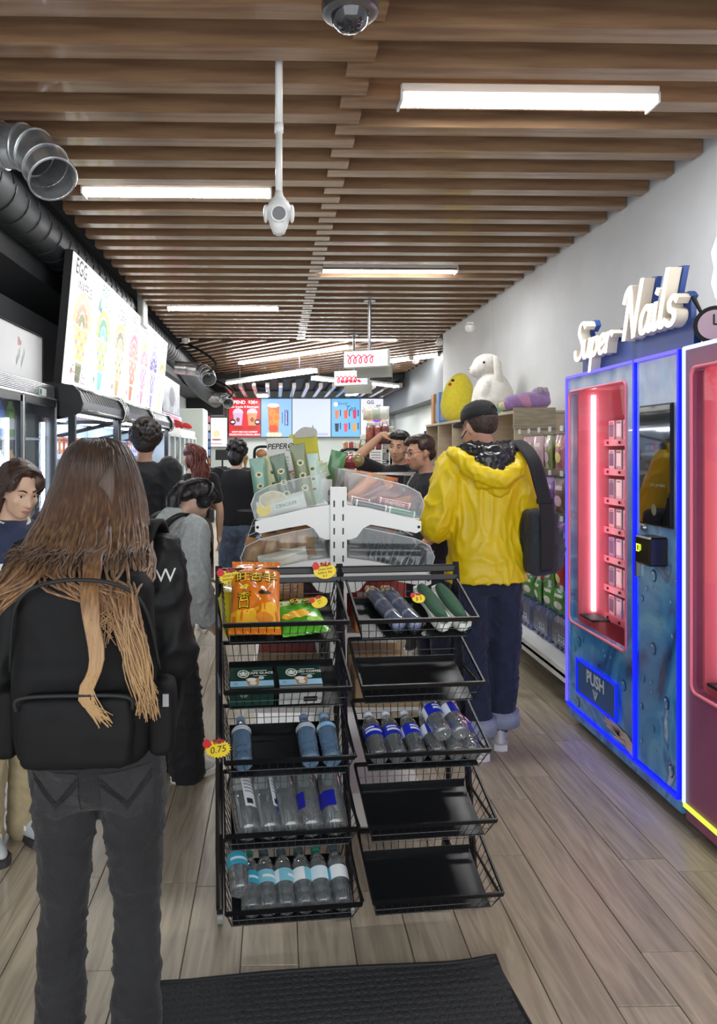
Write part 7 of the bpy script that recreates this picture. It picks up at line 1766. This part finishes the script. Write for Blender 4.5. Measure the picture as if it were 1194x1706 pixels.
# ---- man with glasses
random.seed(58)
P = person('person with glasses and brown hair in a black tee behind the bins', (1.055, 4.95, 0), 108, 1.655, skin_c='#c99a80', lean=7, head=(0, 6, 0), vox=.0075, face_on=dict(brow='#3a2a20', lip='#b98474'),
           arms={'L': (V(-.25, .02, 1.13), V(-.2, .22, 1.0), V(.2, 1, 0), V(.5, 0, -1)), 'R': (V(.25, .02, 1.13), V(.18, .2, .98), V(-.2, 1, 0), V(-.5, 0, -1))},
           top=dict(name='tee', m=fab('charcoal_tee', '#1e1f22'), hem=.88, ease=1.16, sleeve='short', fold=(.007, 8)), bottom=dict(m=fab('navy_chino', '#1f2436'), wide=1.2), shoes=dict(c='#2a2a2c'), build=1.05)
H = P.H
hair_blob(P, [((0, -.028, .05), (.082, .095, .08)), ((0, .03, .092), (.068, .06, .032)), ((.045, .06, .075), (.03, .03, .03)), ((0, -.075, -.01), (.07, .04, .06)), ((.06, -.01, .045), (.026, .05, .045)), ((-.06, -.01, .045), (.026, .05, .045))], mat('hair_chestnut', '#2b1f19', .4, col2='#4a372b', vscale=60, stretch=(1, 1, .3)), .008, .005, 40, (1, 1, 1))
gl = thing('eyeglasses', 'thin dark framed glasses on the person behind the bins', 'glasses', P.t.location, P.t.rotation_euler.z)
for sg in (-1, 1):
    m = MB(); m.M = H; ring = [(sg*.032+.026*math.cos(a), .1, .0+.019*math.sin(a)) for a in [2*PI*k/20 for k in range(20)]]; m.tube(ring, .0015, 6, mat('frame_dark', '#4a3f3a', .3), closed=True); r_ = m.build('rim', None, gl, 'all')
    m = MB(); m.M = H; m.poly([(x, y, z) for (x, y, z) in ring], clear('lens', '#ffffff', .02, .25, .0)); m.build('lens', None, r_)
    m = MB(); m.M = H; m.tube([(sg*.058, .098, .004), (sg*.076, .06, .006), (sg*.08, -.01, .004)], .0018, 6, mat('frame_dark')); m.build('temple', None, gl)
m = MB(); m.M = H; m.tube([(-.007, .101, .004), (0, .104, .006), (.007, .101, .004)], .0018, 6, mat('frame_dark')); m.build('bridge', None, gl)
m = MB(); N = 8
def grid_print(m, x0, z0, x1, z1, y, mm, n=8, sk=0):
    for i in range(n):
        for k in range(n):
            f_ = lambda u, v: (x0+(x1-x0)*u+sk*v, y, z0+(z1-z0)*v); m.poly([f_(i/n, k/n), f_((i+1)/n, k/n), f_((i+1)/n, (k+1)/n), f_(i/n, (k+1)/n)], mm)
grid_print(m, -.09, 1.15, .03, 1.26, .6, mat('tee_print', '#7a4a6c', .8)); m.f = [q[::-1] for q in m.f]; on_surface(P.top, m, 'chest_print', P.top, (0, -1, 0), .002, far=.3)
m = MB(); grid_print(m, .02, 1.2, .05, 1.4, .6, mat('tee_white', '#d5d3d0', .8), sk=.09); m.f = [q[::-1] for q in m.f]; on_surface(P.top, m, 'white_stripe', P.top, (0, -1, 0), .003, far=.3)

# ---- man with a hand on his head
random.seed(59)
P = person('person in a black tee resting a hand on his black hair', (.965, 5.75, 0), 160, 1.70, skin_c='#cfa182', lean=4, head=(8, 8, -6), vox=.007, face_on=dict(brow='#17120f', lip='#b5776a'), curl=.22,
           arms={'R': (V(.34, .1, 1.52), V(.13, .045, 1.72), V(-.93, -.1, .05), V(0, -.2, -1)), 'L': (V(-.25, .02, 1.13), V(-.2, .2, .98), V(.2, 1, 0), V(.5, 0, -1))},
           top=dict(name='tee', m=fab('black_tee', '#14151a'), hem=.9, ease=1.1, sleeve='short', fold=(.006, 8)), bottom=dict(m=blackf), shoes=dict(c='#2a2a2c'))
H = P.H
hair_blob(P, [((0, -.028, .05), (.084, .096, .08)), ((0, .035, .09), (.07, .055, .033)), ((0, -.075, -.01), (.07, .04, .06)), ((.058, .0, .045), (.026, .05, .04)), ((-.058, .0, .045), (.026, .05, .04))], hk_, .008, .007, 45, (1, 1, 1))
